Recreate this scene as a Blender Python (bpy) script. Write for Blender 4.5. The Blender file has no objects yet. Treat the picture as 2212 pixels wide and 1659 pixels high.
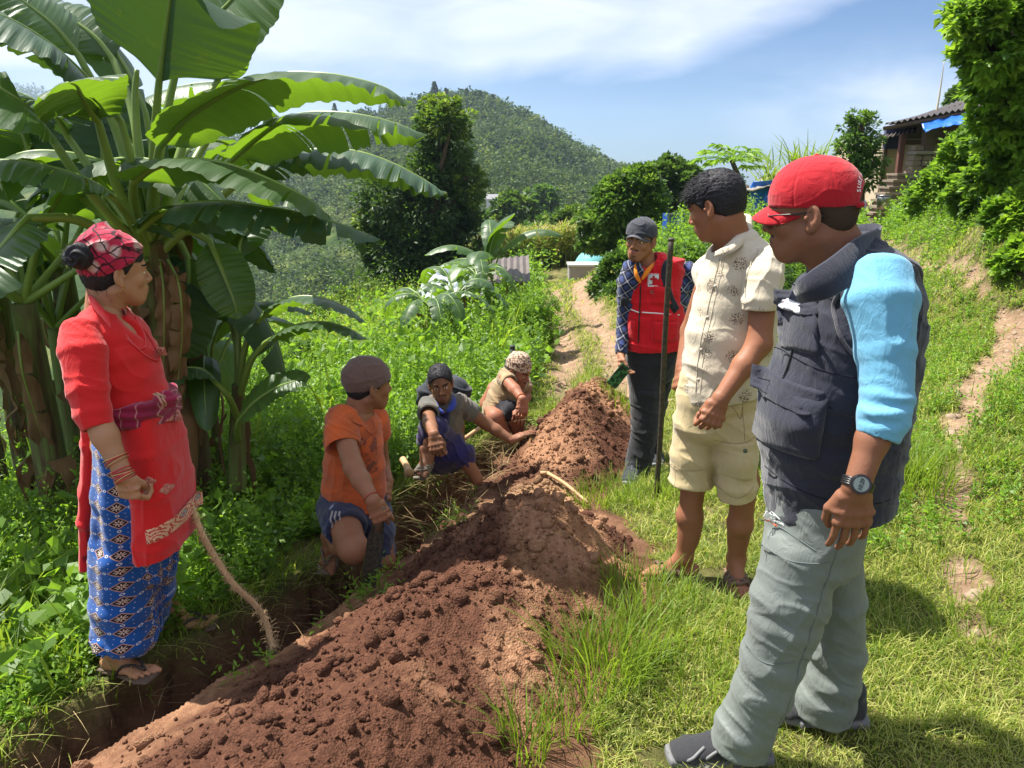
import bpy,bmesh,math,random
import numpy as np
from mathutils import Vector,Matrix
R=math.radians
C=bpy.context.scene.collection
scene=bpy.context.scene
rng=np.random.default_rng(7)
random.seed(7)

# ------------------------------------------------------------------ camera, sky, sun, exposure
CAM_H=1.68
PITCH=R(15.5)
cam_d=bpy.data.cameras.new('camera')
cam_d.sensor_width=36.0
cam_d.lens=36.0*1671.0/2212.0
cam_d.clip_start=0.05
cam_d.clip_end=6000
cam=bpy.data.objects.new('camera',cam_d)
cam.location=(0,0,CAM_H)
cam.rotation_euler=(R(90)-PITCH,0,0)
C.objects.link(cam)
scene.camera=cam

SUN_EL,SUN_AZ=R(62),R(-66)  # azimuth measured from +Y towards +X
sun_dir=Vector((math.sin(SUN_AZ)*math.cos(SUN_EL),math.cos(SUN_AZ)*math.cos(SUN_EL),math.sin(SUN_EL)))
sun_l=bpy.data.lights.new('sun','SUN')
sun_l.energy=5.0
sun_l.angle=R(0.53)
sun_l.color=(1.0,0.95,0.86)
sun=bpy.data.objects.new('sun',sun_l)
sun.rotation_euler=(-sun_dir).to_track_quat('-Z','Y').to_euler()
sun.location=(-8,6,14)
C.objects.link(sun)

world=bpy.data.worlds.new('World')
scene.world=world
world.use_nodes=True
nt=world.node_tree
for n in list(nt.nodes):nt.nodes.remove(n)
def wn(t,**kw):
 n=nt.nodes.new(t)
 for k,v in kw.items():setattr(n,k,v)
 return n
sky=wn('ShaderNodeTexSky',sky_type='NISHITA',sun_disc=False)
sky.sun_elevation=SUN_EL
sky.sun_rotation=SUN_AZ
sky.altitude=1200
sky.air_density=1.0
sky.dust_density=0.7
sky.ozone_density=2.0
tc=wn('ShaderNodeTexCoord')
# thin high clouds, laid out by direction: azimuth tangent and elevation tangent ahead, broken up by noise
spx=wn('ShaderNodeSeparateXYZ');nt.links.new(tc.outputs['Generated'],spx.inputs[0])
def wmath(op,a,b=0.0,c=0.0,clamp=False):
 n=wn('ShaderNodeMath',operation=op);n.use_clamp=clamp
 for k,v in enumerate((a,b,c)):
  if isinstance(v,bpy.types.NodeSocket):nt.links.new(v,n.inputs[k])
  else:n.inputs[k].default_value=v
 return n.outputs[0]
def wnoise(scale,sx,sy,off,detail=7,rough=.55):
 m=wn('ShaderNodeMapping');m.inputs['Scale'].default_value=(sx,sx,sy);m.inputs['Location'].default_value=off;m.inputs['Rotation'].default_value=(0,R(-10),0)
 nt.links.new(tc.outputs['Generated'],m.inputs['Vector'])
 n=wn('ShaderNodeTexNoise');n.inputs['Scale'].default_value=scale;n.inputs['Detail'].default_value=detail;n.inputs['Roughness'].default_value=rough;n.inputs['Distortion'].default_value=.6
 nt.links.new(m.outputs['Vector'],n.inputs['Vector']);return n.outputs['Fac']
yy=wmath('MAXIMUM',wmath('ABSOLUTE',spx.outputs[1]),.05)
az=wmath('DIVIDE',spx.outputs[0],yy);el=wmath('DIVIDE',spx.outputs[2],yy)
n1=wnoise(2.2,1,2.6,(.3,.1,.4));n2=wnoise(6.5,1,3.2,(1.7,.6,2.4))
edge=wmath('ADD',.092,wmath('MULTIPLY',wmath('MAXIMUM',wmath('SUBTRACT',az,.20),0.0),.40))
f1=wmath('MULTIPLY',wmath('SUBTRACT',wmath('ADD',el,wmath('MULTIPLY',wmath('SUBTRACT',n1,.5),.13)),edge),22.0,clamp=True)
f1=wmath('MULTIPLY',f1,wmath('MULTIPLY_ADD',n2,1.1,.25,True))
ga=wmath('POWER',2.718,wmath('MULTIPLY',wmath('POWER',wmath('DIVIDE',wmath('SUBTRACT',az,.52),.23),2.0),-1.0))
ge=wmath('POWER',2.718,wmath('MULTIPLY',wmath('POWER',wmath('DIVIDE',wmath('SUBTRACT',el,.075),.052),2.0),-1.0))
f2=wmath('MULTIPLY',wmath('MULTIPLY',ga,ge),wmath('MULTIPLY_ADD',wmath('ADD',n2,n1),2.4,-1.75,True))
gl_=wmath('POWER',2.718,wmath('MULTIPLY',wmath('POWER',wmath('DIVIDE',wmath('SUBTRACT',az,-.42),.30),2.0),-1.0))
fac=wmath('MAXIMUM',wmath('MAXIMUM',f1,f2),wmath('MULTIPLY',gl_,.62))
tint=wn('ShaderNodeMix',data_type='RGBA',blend_type='MULTIPLY');tint.inputs['Factor'].default_value=1.0
nt.links.new(sky.outputs['Color'],tint.inputs['A']);tint.inputs['B'].default_value=(.34,.455,.59,1)
mixc=wn('ShaderNodeMix',data_type='RGBA')
nt.links.new(wmath('MULTIPLY',fac,.85),mixc.inputs['Factor']);nt.links.new(tint.outputs['Result'],mixc.inputs['A'])
mixc.inputs['B'].default_value=(5.7,6.0,6.9,1)
bgn=wn('ShaderNodeBackground')
bgn.inputs['Strength'].default_value=0.082
nt.links.new(mixc.outputs['Result'],bgn.inputs['Color'])
wo=wn('ShaderNodeOutputWorld')
nt.links.new(bgn.outputs[0],wo.inputs['Surface'])

scene.view_settings.view_transform='Standard'
scene.view_settings.look='None'
scene.view_settings.exposure=1.25
scene.view_settings.gamma=1.0
scene.view_settings.use_curve_mapping=False
scene.cycles.max_bounces=8
scene.cycles.transparent_max_bounces=8
scene.cycles.volume_bounces=0

# ------------------------------------------------------------------ helpers
FPX=1671.0
CT,ST=math.cos(PITCH),math.sin(PITCH)
def P(px,py,Y):
 """point of the place seen at (px,py) of the 2212x1659 photo at distance Y ahead"""
 vx,vu,vf=(px-1106)/FPX,(829.5-py)/FPX,1.0
 dy=vf*CT+vu*ST
 dz=-vf*ST+vu*CT
 k=Y/dy
 return np.array([vx*k,Y,CAM_H+dz*k])

def tag(o,label=None,cat=None,group=None,kind=None):
 if label:o['label']=label
 if cat:o['category']=cat
 if group:o['group']=group
 if kind:o['kind']=kind
 return o

def empty(name,loc,label=None,cat=None,group=None,rz=0.0):
 o=bpy.data.objects.new(name,None)
 o.location=tuple(float(v)for v in loc)
 o.rotation_euler=(0,0,rz)
 o.empty_display_size=0.2
 C.objects.link(o)
 return tag(o,label,cat,group)

def mesh_obj(name,verts,faces,mat=None,parent=None,smooth=True,attrs=None,uv=None,origin=None,matidx=None):
 """verts (n,3) world coordinates; faces list of (m,k) int arrays"""
 v=np.asarray(verts,dtype=np.float32)
 if isinstance(faces,np.ndarray):faces=[faces]
 faces=[np.asarray(f,dtype=np.int32)for f in faces if len(f)]
 off=np.zeros(3)
 if parent is not None:
  off=np.array(parent.location)
  q=parent.parent
  while q is not None:
   off=off+np.array(q.location);q=q.parent
 elif origin is not None:
  off=np.array(origin,dtype=float)
 v=v-off.astype(np.float32)
 me=bpy.data.meshes.new(name)
 me.vertices.add(len(v))
 me.vertices.foreach_set('co',v.ravel())
 nl=sum(f.size for f in faces);nf=sum(len(f)for f in faces)
 me.loops.add(nl);me.polygons.add(nf)
 li=np.concatenate([f.ravel()for f in faces])
 me.loops.foreach_set('vertex_index',li)
 sizes=np.concatenate([np.full(len(f),f.shape[1],dtype=np.int32)for f in faces])
 starts=np.concatenate([[0],np.cumsum(sizes)[:-1]]).astype(np.int32)
 me.polygons.foreach_set('loop_start',starts)
 me.polygons.foreach_set('loop_total',sizes)
 me.polygons.foreach_set('use_smooth',np.full(nf,bool(smooth)))
 if matidx is not None:me.polygons.foreach_set('material_index',np.asarray(matidx,dtype=np.int32))
 if uv is not None:
  l=me.uv_layers.new(name='UVMap')
  l.data.foreach_set('uv',np.asarray(uv,dtype=np.float32)[li].ravel())
 if attrs:
  for an,av in attrs.items():
   av=np.asarray(av,dtype=np.float32)
   if av.ndim==1:
    a=me.attributes.new(an,'FLOAT','POINT');a.data.foreach_set('value',av)
   else:
    a=me.attributes.new(an,'FLOAT_VECTOR','POINT');a.data.foreach_set('vector',av.ravel())
 me.update(calc_edges=True)
 me.validate()
 o=bpy.data.objects.new(name,me)
 if mat is not None:
  for m in(mat if isinstance(mat,(list,tuple))else[mat]):me.materials.append(m)
 C.objects.link(o)
 if parent is not None:o.parent=parent
 elif origin is not None:o.location=tuple(float(t)for t in off)
 return o

class MB:
 """collects pieces of ONE mesh"""
 def __init__(s):s.v=[];s.f={};s.n=0
 def add(s,v,f):
  v=np.asarray(v,float);f=np.asarray(f,int)
  s.v.append(v);s.f.setdefault(f.shape[1],[]).append(f+s.n);s.n+=len(v)
  return s
 def box(s,c,size,rot=None,taper=0.0):
  x,y,z=[d/2 for d in size]
  v=np.array([[-x,-y,-z],[x,-y,-z],[x,y,-z],[-x,y,-z],[-x,-y,z],[x,-y,z],[x,y,z],[-x,y,z]])
  if taper:v[4:,:2]*=(1-taper)
  if rot is not None:v=v@np.asarray(rot).T
  return s.add(v+np.asarray(c,float),[[0,3,2,1],[4,5,6,7],[0,1,5,4],[1,2,6,5],[2,3,7,6],[3,0,4,7]])
 def tube(s,pts,rad,n=8,caps=True):
  v,f=tube(pts,rad,n)
  s.add(v,f)
  if caps:
   k=len(v)//n;b=s.n-len(v)
   for base,rev in((0,True),((k-1)*n,False)):
    cv=v[base:base+n].mean(0)
    s.v.append(cv[None]);ci=s.n;s.n+=1
    idx=np.arange(n)+b+base;nx=np.roll(idx,-1)
    t=np.stack([np.full(n,ci),nx,idx]if rev else[np.full(n,ci),idx,nx],1)
    s.f.setdefault(3,[]).append(t)
  return s
 def build(s,name,mat,parent=None,smooth=False,**kw):
  return mesh_obj(name,np.concatenate(s.v),[np.concatenate(f)for f in s.f.values()],mat,parent,smooth,**kw)

def unit(v):
 v=np.asarray(v,float);return v/(np.linalg.norm(v)+1e-12)

def spline(pts,n):
 """Catmull-Rom through pts (any width), n samples"""
 p=np.asarray(pts,float)
 if len(p)==2:
  t=np.linspace(0,1,n)[:,None];return p[0]*(1-t)+p[1]*t
 q=np.vstack([2*p[0]-p[1],p,2*p[-1]-p[-2]])
 t=np.linspace(0,len(p)-1-1e-9,n);i=t.astype(int);u=(t-i)[:,None]
 a,b,c,d=q[i],q[i+1],q[i+2],q[i+3]
 return 0.5*((2*b)+(-a+c)*u+(2*a-5*b+4*c-d)*u**2+(-a+3*b-3*c+d)*u**3)

def tube(pts,rad,n=8):
 p=np.asarray(pts,float);m=len(p)
 r=np.interp(np.linspace(0,1,m),np.linspace(0,1,len(np.atleast_1d(rad))),np.atleast_1d(rad))if np.ndim(rad)else np.full(m,rad)
 t=np.gradient(p,axis=0);t/=np.linalg.norm(t,axis=1)[:,None]+1e-12
 ref=np.array([0,0,1.0])if abs(t[0][2])<0.9 else np.array([1.0,0,0])
 a=unit(np.cross(t[0],ref));vs=[]
 for i in range(m):
  a=unit(a-t[i]*np.dot(a,t[i]));b=np.cross(t[i],a)
  th=np.arange(n)*2*math.pi/n
  vs.append(p[i]+r[i]*(np.cos(th)[:,None]*a+np.sin(th)[:,None]*b))
 v=np.concatenate(vs)
 i,j=np.meshgrid(np.arange(m-1),np.arange(n),indexing='ij')
 j2=(j+1)%n
 f=np.stack([i*n+j,i*n+j2,(i+1)*n+j2,(i+1)*n+j],-1).reshape(-1,4)
 return v,f

# vectorised gradient noise
_perm=np.random.default_rng(3).permutation(256).astype(np.int32)
_perm=np.concatenate([_perm,_perm])
_grad=np.random.default_rng(5).normal(size=(256,3));_grad/=np.linalg.norm(_grad,axis=1)[:,None]
def noise3(p):
 p=np.asarray(p,float);i=np.floor(p).astype(int);f=p-i;i&=255
 u=f*f*f*(f*(f*6-15)+10)
 out=0
 for dx in(0,1):
  for dy in(0,1):
   for dz in(0,1):
    h=_perm[_perm[_perm[(i[...,0]+dx)&255]+((i[...,1]+dy)&255)]+((i[...,2]+dz)&255)]
    g=_grad[h]
    d=g[...,0]*(f[...,0]-dx)+g[...,1]*(f[...,1]-dy)+g[...,2]*(f[...,2]-dz)
    w=(u[...,0]if dx else 1-u[...,0])*(u[...,1]if dy else 1-u[...,1])*(u[...,2]if dz else 1-u[...,2])
    out=out+d*w
 return out*1.6
def fbm(p,oct=4,gain=0.5,lac=2.03):
 a,s=1.0,0;p=np.asarray(p,float)
 for _ in range(oct):
  s=s+a*noise3(p);p=p*lac+17.3;a*=gain
 return s
def xyz0(x,y,z=0.0):
 x,y=np.broadcast_arrays(x,y);return np.stack([x,y,np.zeros_like(x)+z],-1).astype(float)

# ------------------------------------------------------------------ materials
MATS={}
class NT:
 def __init__(s,name):
  s.m=bpy.data.materials.new(name);s.m.use_nodes=True;s.t=s.m.node_tree
  for n in list(s.t.nodes):s.t.nodes.remove(n)
  s.out=s.n('ShaderNodeOutputMaterial')
 def n(s,t,**kw):
  n=s.t.nodes.new(t)
  for k,v in kw.items():setattr(n,k,v)
  return n
 def set(s,inp,v):
  if isinstance(v,bpy.types.NodeSocket):s.t.links.new(v,inp)
  elif isinstance(v,(tuple,list))and len(v)==3 and inp.type=='RGBA':inp.default_value=(*v,1)
  else:inp.default_value=v
 def math(s,op,a,b=0.0,c=None,clamp=False):
  n=s.n('ShaderNodeMath',operation=op);n.use_clamp=clamp
  s.set(n.inputs[0],a);s.set(n.inputs[1],b)
  if c is not None:s.set(n.inputs[2],c)
  return n.outputs[0]
 def mix(s,f,a,b,blend='MIX'):
  n=s.n('ShaderNodeMix',data_type='RGBA',blend_type=blend)
  s.set(n.inputs['Factor'],f);s.set(n.inputs['A'],a);s.set(n.inputs['B'],b)
  return n.outputs['Result']
 def noise(s,scale,detail=4,rough=0.5,vec=None,dist=0.0,out='Fac'):
  n=s.n('ShaderNodeTexNoise');n.inputs['Scale'].default_value=scale;n.inputs['Detail'].default_value=detail
  n.inputs['Roughness'].default_value=rough;n.inputs['Distortion'].default_value=dist
  if vec is not None:s.set(n.inputs['Vector'],vec)
  return n.outputs[out]
 def voro(s,scale,vec=None,feature='F1',out='Distance'):
  n=s.n('ShaderNodeTexVoronoi',feature=feature);n.inputs['Scale'].default_value=scale
  if vec is not None:s.set(n.inputs['Vector'],vec)
  return n.outputs[out]
 def ramp(s,f,stops):
  n=s.n('ShaderNodeValToRGB');e=n.color_ramp.elements
  while len(e)<len(stops):e.new(0.5)
  for k,(p,c)in enumerate(stops):
   e[k].position=p;e[k].color=(*c,1)if not np.isscalar(c)else(c,c,c,1)
  s.set(n.inputs['Fac'],f);return n.outputs['Color']
 def obj(s):return s.n('ShaderNodeTexCoord').outputs['Object']
 def mapping(s,vec,scale=(1,1,1),rot=(0,0,0),loc=(0,0,0)):
  n=s.n('ShaderNodeMapping');s.set(n.inputs['Vector'],vec)
  n.inputs['Scale'].default_value=scale;n.inputs['Rotation'].default_value=rot;n.inputs['Location'].default_value=loc
  return n.outputs['Vector']
 def attr(s,name,out='Fac'):return s.n('ShaderNodeAttribute',attribute_name=name).outputs[out]
 def sep(s,v):
  n=s.n('ShaderNodeSeparateXYZ');s.set(n.inputs[0],v);return n.outputs
 def uv(s):return s.n('ShaderNodeUVMap',uv_map='UVMap').outputs['UV']
 def bump(s,h,strength=0.3,dist=0.01,normal=None):
  n=s.n('ShaderNodeBump');n.inputs['Strength'].default_value=strength;n.inputs['Distance'].default_value=dist
  s.set(n.inputs['Height'],h)
  if normal is not None:s.set(n.inputs['Normal'],normal)
  return n.outputs['Normal']
 def bsdf(s,color,rough=0.6,normal=None,spec=0.3,sss=0.0,sssr=(1,.3,.15),metal=0.0,sheen=0.0,coat=0.0,sss_scale=0.01):
  n=s.n('ShaderNodeBsdfPrincipled')
  s.set(n.inputs['Base Color'],color);s.set(n.inputs['Roughness'],rough)
  n.inputs['Specular IOR Level'].default_value=spec;n.inputs['Metallic'].default_value=metal
  if sss:
   n.inputs['Subsurface Weight'].default_value=sss;n.inputs['Subsurface Radius'].default_value=sssr;n.inputs['Subsurface Scale'].default_value=sss_scale
  if sheen:n.inputs['Sheen Weight'].default_value=sheen;n.inputs['Sheen Roughness'].default_value=0.5
  if coat:n.inputs['Coat Weight'].default_value=coat
  if normal is not None:s.set(n.inputs['Normal'],normal)
  return n.outputs[0]
 def done(s,shader):
  s.t.links.new(shader,s.out.inputs['Surface']);MATS[s.m.name]=s.m;return s.m
 def mixsh(s,f,a,b):
  n=s.n('ShaderNodeMixShader');s.set(n.inputs[0],f);s.t.links.new(a,n.inputs[1]);s.t.links.new(b,n.inputs[2]);return n.outputs[0]
 def transl(s,color,normal=None):
  n=s.n('ShaderNodeBsdfTranslucent');s.set(n.inputs['Color'],color)
  if normal is not None:s.set(n.inputs['Normal'],normal)
  return n.outputs[0]

def leaf_mat(name,dark,light,back,tr=0.42,rough=0.45,spec=0.35,hue=None):
 """foliage: colour varies leaf by leaf with the 'tint' attribute"""
 n=NT(name);t=n.attr('tint')
 stops=[(0.0,dark),(0.72,light)]+([(1.0,hue)]if hue else[])
 col=n.ramp(t,stops)
 sh=n.bsdf(col,rough,spec=spec)
 tc_=n.mix(0.5,n.mix(1.0,col,(2.6,2.6,1.2),'MULTIPLY'),back)
 return n.done(n.mixsh(tr,sh,n.transl(tc_)))

def cloth_mat(name,color,rough=0.85,scale=900,bump=0.25,var=0.12,sheen=0.15,dirt=None,dirt_amt=0.0,extra=None,spec=0.15,dirt_scale=6):
 n=NT(name);o=n.obj()
 v=n.noise(5.0,4,0.6,o)
 col=n.mix(n.math('MULTIPLY',v,1.0),tuple(c*(1-var)for c in color),tuple(min(1,c*(1+var))for c in color))
 if dirt:
  f=n.ramp(n.noise(dirt_scale,6,0.65,o,0.6),[(0.42,0.0),(0.62,1.0)])
  col=n.mix(n.math('MULTIPLY',f,dirt_amt),col,dirt)
 if extra:col=extra(n,o,col)
 wv=n.math('ADD',n.noise(scale,2,0.5,o),n.math('MULTIPLY',n.noise(38,4,0.6,o),2.0))
 cr=n.math('ABSOLUTE',n.math('SUBTRACT',n.noise(15,3,0.6,n.mapping(o,scale=(1.5,1.5,.7),rot=(.3,.5,0)),1.2),.5))
 return n.done(n.bsdf(col,rough,n.bump(cr,.45,.012,n.bump(wv,bump,0.0022)),spec=spec,sheen=sheen))

def plain(name,color,rough=0.6,spec=0.3,metal=0.0,bump=0.0,bscale=60,var=0.0,coat=0.0):
 n=NT(name);o=n.obj();col=color
 if var:col=n.mix(n.noise(bscale*0.3,5,0.6,o),tuple(c*(1-var)for c in color),tuple(min(1,c*(1+var))for c in color))
 nm=n.bump(n.noise(bscale,4,0.6,o),bump,0.004)if bump else None
 return n.done(n.bsdf(col,rough,nm,spec=spec,metal=metal,coat=coat))
# ------------------------------------------------------------------ terrain
ctrl=np.array([
(0,-1.5,.02),(2,-1.5,.12),(-2,-1.5,-.1),(0,.5,.0),(5,-2,.8),(-6,-2,-1.2),
(.7,1.9,0),(.6,2.87,0),(.5,4.63,-.24),(-1.45,2.6,-.11),(-1.0,1.6,-.05),(0,2.5,-.03),(0,3.5,-.15),
(-.9,3.4,-.17),(-.6,4.5,-.27),(.05,5.5,-.32),(.9,7.6,-.42),(1.0,10.7,-.55),(1.05,15,-.8),(1.5,19,-1.0),(2.6,21.5,-1.05),
(-2,10,-.95),(-4,8,-1.3),(-2.6,5,-.55),(-4,4,-.75),(-6,6,-1.8),(-8,12,-4.2),(-3,15,-2.1),(-2.5,20,-2.6),(0,24,-1.4),(3,24.5,-1.1),
(-12,20,-6.0),(-5,20,-2.7),(-8,20,-3.8),(-15,10,-8.5),(-2.5,2.1,-.26),(-4,1.5,-.6),(-8,3,-2.2),
(1.6,2.2,.04),(2.26,3.8,.2),(3.2,5.0,.38),(4.0,6,.5),(4.15,7.6,.6),(4.8,9,.56),(6.5,14,.5),(9.3,20,.42),
(2.5,1.8,.2),(3.2,3.2,.45),(4.2,4.4,.9),(4.6,5.4,1.0),(4.35,6.25,.8),(4.6,6.6,1.25),(5.1,7.5,1.85),(5.6,8.3,2.0),(6.3,10,1.95),(7.0,12,1.7),(7.7,14,1.3),(8.9,17,.8),(5.5,11,.55),(5.95,12.5,.52),
(7,8,3.2),(7.5,6,3.0),(8,11,3.6),(9.5,14,3.2),(11,18,2.2),(12,8,5.5),(12,2,4.5),(6,1.5,1.6),
(1.8,4.5,.0),(2.2,6,.0),(2.6,8,.05),(3.2,10,.1),(1.9,10,-.25),(3.6,14,.35),(2.35,14,.1),(3.6,16,.45),(5,18,.5),(7,22,.4),(11,22,.5),
(6,30,-.8),(0,30,-2.5),(3,30,-2.3),(4.6,26,-1.3),(-4,30,-4.0),(10,32,.2),(16,26,2.0),(1,35,-3.6),(4,36,-3.4),
(-20,30,-16),(-30,10,-20),(30,30,6),(25,5,12),(-30,50,-26),(0,50,-10),(25,50,2),(-25,-8,-12),(25,-8,14),
],float)
def _tps(r):return np.where(r>1e-9,r*r*np.log(r+1e-12),0.0)
_n=len(ctrl)
_K=_tps(np.linalg.norm(ctrl[:,None,:2]-ctrl[None,:,:2],axis=2))+np.eye(_n)*0.02
_Pm=np.hstack([np.ones((_n,1)),ctrl[:,:2]])
_A=np.block([[_K,_Pm],[_Pm.T,np.zeros((3,3))]])
_w=np.linalg.solve(_A,np.concatenate([ctrl[:,2],np.zeros(3)]))
def tps_z(x,y):
 x=np.asarray(x,float);y=np.asarray(y,float);sh=x.shape
 x=x.ravel();y=y.ravel();out=np.empty(len(x))
 for s in range(0,len(x),40000):
  xs,ys=x[s:s+40000],y[s:s+40000]
  r=np.hypot(xs[:,None]-ctrl[None,:,0],ys[:,None]-ctrl[None,:,1])
  out[s:s+40000]=_tps(r)@_w[:_n]+_w[_n]+_w[_n+1]*xs+_w[_n+2]*ys
 return out.reshape(sh)

def curve_dist(x,y,pts,width):
 """distance to a polyline in plan, and interpolated width there"""
 x=np.asarray(x,float);y=np.asarray(y,float)
 best=np.full(x.shape,1e9);w=np.zeros(x.shape);sgn=np.zeros(x.shape);tt=np.zeros(x.shape)
 for k in range(len(pts)-1):
  ax,ay=pts[k];bx,by=pts[k+1];dx,dy=bx-ax,by-ay
  t=np.clip(((x-ax)*dx+(y-ay)*dy)/(dx*dx+dy*dy),0,1)
  ex,ey=x-ax-t*dx,y-ay-t*dy
  d=np.hypot(ex,ey);m=d<best
  best=np.where(m,d,best);w=np.where(m,width[k]*(1-t)+width[k+1]*t,w)
  sgn=np.where(m,np.sign(dx*ey-dy*ex),sgn);tt=np.where(m,k+t,tt)
 return best,w,sgn,tt
TRENCH=spline([(-2.3,.7),(-1.9,1.3),(-1.46,1.95),(-1.05,2.65),(-.76,3.25),(-.57,4.1),(-.33,4.9),(-.1,5.6),(.2,6.3)],40)
TW=np.interp(np.linspace(0,1,40),[0,.4,.7,1],[.27,.23,.18,.12])
PATHA=spline([(.75,6.2),(.86,7.6),(.95,9.2),(.98,10.9),(.92,13.0),(1.05,15.2),(1.35,18),(1.9,20.2),(3.2,21.5),(5,22)],50)
PAW=np.interp(np.linspace(0,1,50),[0,.3,.7,1],[.5,.5,.55,.5])
PATHB=spline([(1.7,2.5),(2.15,3.4),(2.55,4.2),(3.15,5.0),(3.85,5.75),(4.1,6.6),(4.4,8.0),(4.85,9.3),(5.5,11.2),(6.5,14.2),(8.2,18),(9.4,21)],50)
PBW=np.interp(np.linspace(0,1,50),[0,.09,.3,.38,.44,.56,.63,.8,1],[.02,.05,.14,.15,.03,.03,.10,.14,.45])
def sstep(a,b,x):
 t=np.clip((x-a)/(b-a),0,1);return t*t*(3-2*t)
def base_z(x,y):
 p=xyz0(x,y)
 return tps_z(x,y)+0.035*fbm(p*0.9,3)+0.012*fbm(p*4.0,3)
def ground_z(x,y,full=False):
 z=base_z(x,y)
 d,w,sg,tt=curve_dist(x,y,TRENCH,TW)
 p=xyz0(x,y)
 wob=0.05*fbm(p*5,3)
 tr=1-sstep(w*0.72,w*1.12,d+wob)
 dp=0.50*tr*(0.9+0.2*fbm(p*3,2))
 z=z-dp
 # lips of the trench carry a little thrown soil on the far side
 da,wa,_,_=curve_dist(x,y,PATHA,PAW)
 db,wb,_,_=curve_dist(x,y,PATHB,PBW)
 pa=1-sstep(wa*.65,wa*1.15,da+0.16*fbm(p*2.2,3))
 rut=np.exp(-((da-wa*.55)/.14)**2)
 pb=1-sstep(wb*.7,wb*1.15,db+0.12*fbm(p*3.1,3))
 z=z-0.05*pa*rut-0.03*pb+0.012*(pa+pb)*fbm(p*14,3)
 if full:return z,tr,pa,pb,d,w,sg
 return z

def gax(segs):
 out=[]
 for a,b,st in segs:out.append(np.arange(a,b,st))
 out.append([segs[-1][1]]);return np.concatenate(out)
gx=gax([(-60,-20,2.0),(-20,-8,.5),(-8,-2.6,.12),(-2.6,1.6,.024),(1.6,6.5,.06),(6.5,12,.2),(12,60,1.5)])
gy=gax([(-8,.2,.4),(.2,6.6,.026),(6.6,12,.07),(12,26,.16),(26,60,.8)])
GX,GY=np.meshgrid(gx,gy,indexing='ij')
gz,gtr,gpa,gpb,gd,gw,gsg=ground_z(GX,GY,True)
pt=xyz0(GX,GY,0);pt[...,2]=gz
# rough dug wall
pt[...,2]+=gtr*0.02*fbm(xyz0(GX,GY)*22,3)
lat=gtr*(1-gtr)*4
pt[...,0]+=lat*0.05*fbm(pt*9,3);pt[...,1]+=lat*0.05*fbm(pt*9+31,3)
nx_,ny_=len(gx),len(gy)
ii,jj=np.meshgrid(np.arange(nx_-1),np.arange(ny_-1),indexing='ij')
gf=np.stack([ii*ny_+jj,(ii+1)*ny_+jj,(ii+1)*ny_+jj+1,ii*ny_+jj+1],-1).reshape(-1,4)
# where the turf is thin: right lawn has straw coloured patches
bare=np.clip(gpa*(1-.9*np.exp(-(curve_dist(GX,GY,PATHA,PAW)[0]/.13)**2))+gpb,0,1)

CREST=np.array([(-1.38,.75,.30,.66),(-.95,1.3,.29,.66),(-.52,1.95,.27,.64),(-.14,2.65,.27,.60),(.07,3.25,.34,.60),(.09,3.75,.20,.48),
(.12,4.15,.08,.42),(.30,4.65,.22,.44),(.45,5.3,.33,.50),(.62,6.0,.30,.45),(.72,6.55,.20,.34),(.78,6.9,.04,.2)])
CR=spline(CREST,60)
def mound_h(x,y):
 d,w,sg,tt=curve_dist(x,y,CR[:,:2],CR[:,3])
 hh=np.interp(tt,np.arange(60),CR[:,2])
 p=xyz0(x,y)
 dd=np.clip((d+.07*fbm(p*2.6,3)*(d>.05))/w,0,1.6)
 prof=np.where(dd<1,(np.cos(dd*math.pi/1.0)*.5+.5)**.85,0)-np.clip(dd-.9,0,1)*.3
 lumps=.075*fbm(p*1.7,3)+.018*np.abs(fbm(p*7,3))+.012*fbm(p*19,3)
 # gullies and clods
 return hh*prof+lumps*np.clip(1.25-dd,0,1),dd
n=NT('ground_soil');o=n.obj()
soil=n.ramp(n.noise(9,8,.7,o),[(.3,(.085,.040,.024)),(.62,(.22,.115,.068))])
pth=n.ramp(n.noise(6,8,.7,o),[(.3,(.20,.12,.075)),(.7,(.42,.29,.19))])
pth=n.mix(n.ramp(n.voro(26,o),[(.0,0.75),(.35,0.0)]),pth,(.5,.42,.33))
turf=n.ramp(n.noise(3,8,.7,o),[(.3,(.045,.060,.016)),(.52,(.12,.115,.04)),(.72,(.26,.20,.10))])
c=n.mix(n.attr('path'),turf,pth)
c=n.mix(n.attr('dug'),c,soil)
hgt=n.math('ADD',n.noise(30,8,.75,o),n.math('MULTIPLY',n.noise(140,3,.6,o),.4))
mat_ground=n.done(n.bsdf(c,.95,n.bump(hgt,.9,.03),spec=.1))
_sp=mound_h(GX,GY)[1]+.22*fbm(xyz0(GX,GY)*4,3);dug=np.maximum(np.clip(gtr*3,0,1),1-sstep(1.03,1.20,_sp))
mesh_obj('ground',pt.reshape(-1,3),gf,mat_ground,attrs={'path':bare.ravel(),'dug':dug.ravel()})['kind']='structure'

# ------------------------------------------------------------------ soil mound
mx=np.arange(-2.2,1.35,.0105);my=np.arange(.35,7.2,.0105)
MX,MY=np.meshgrid(mx,my,indexing='ij')
mh,mdd=mound_h(MX,MY)
bz=base_z(MX,MY)
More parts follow.
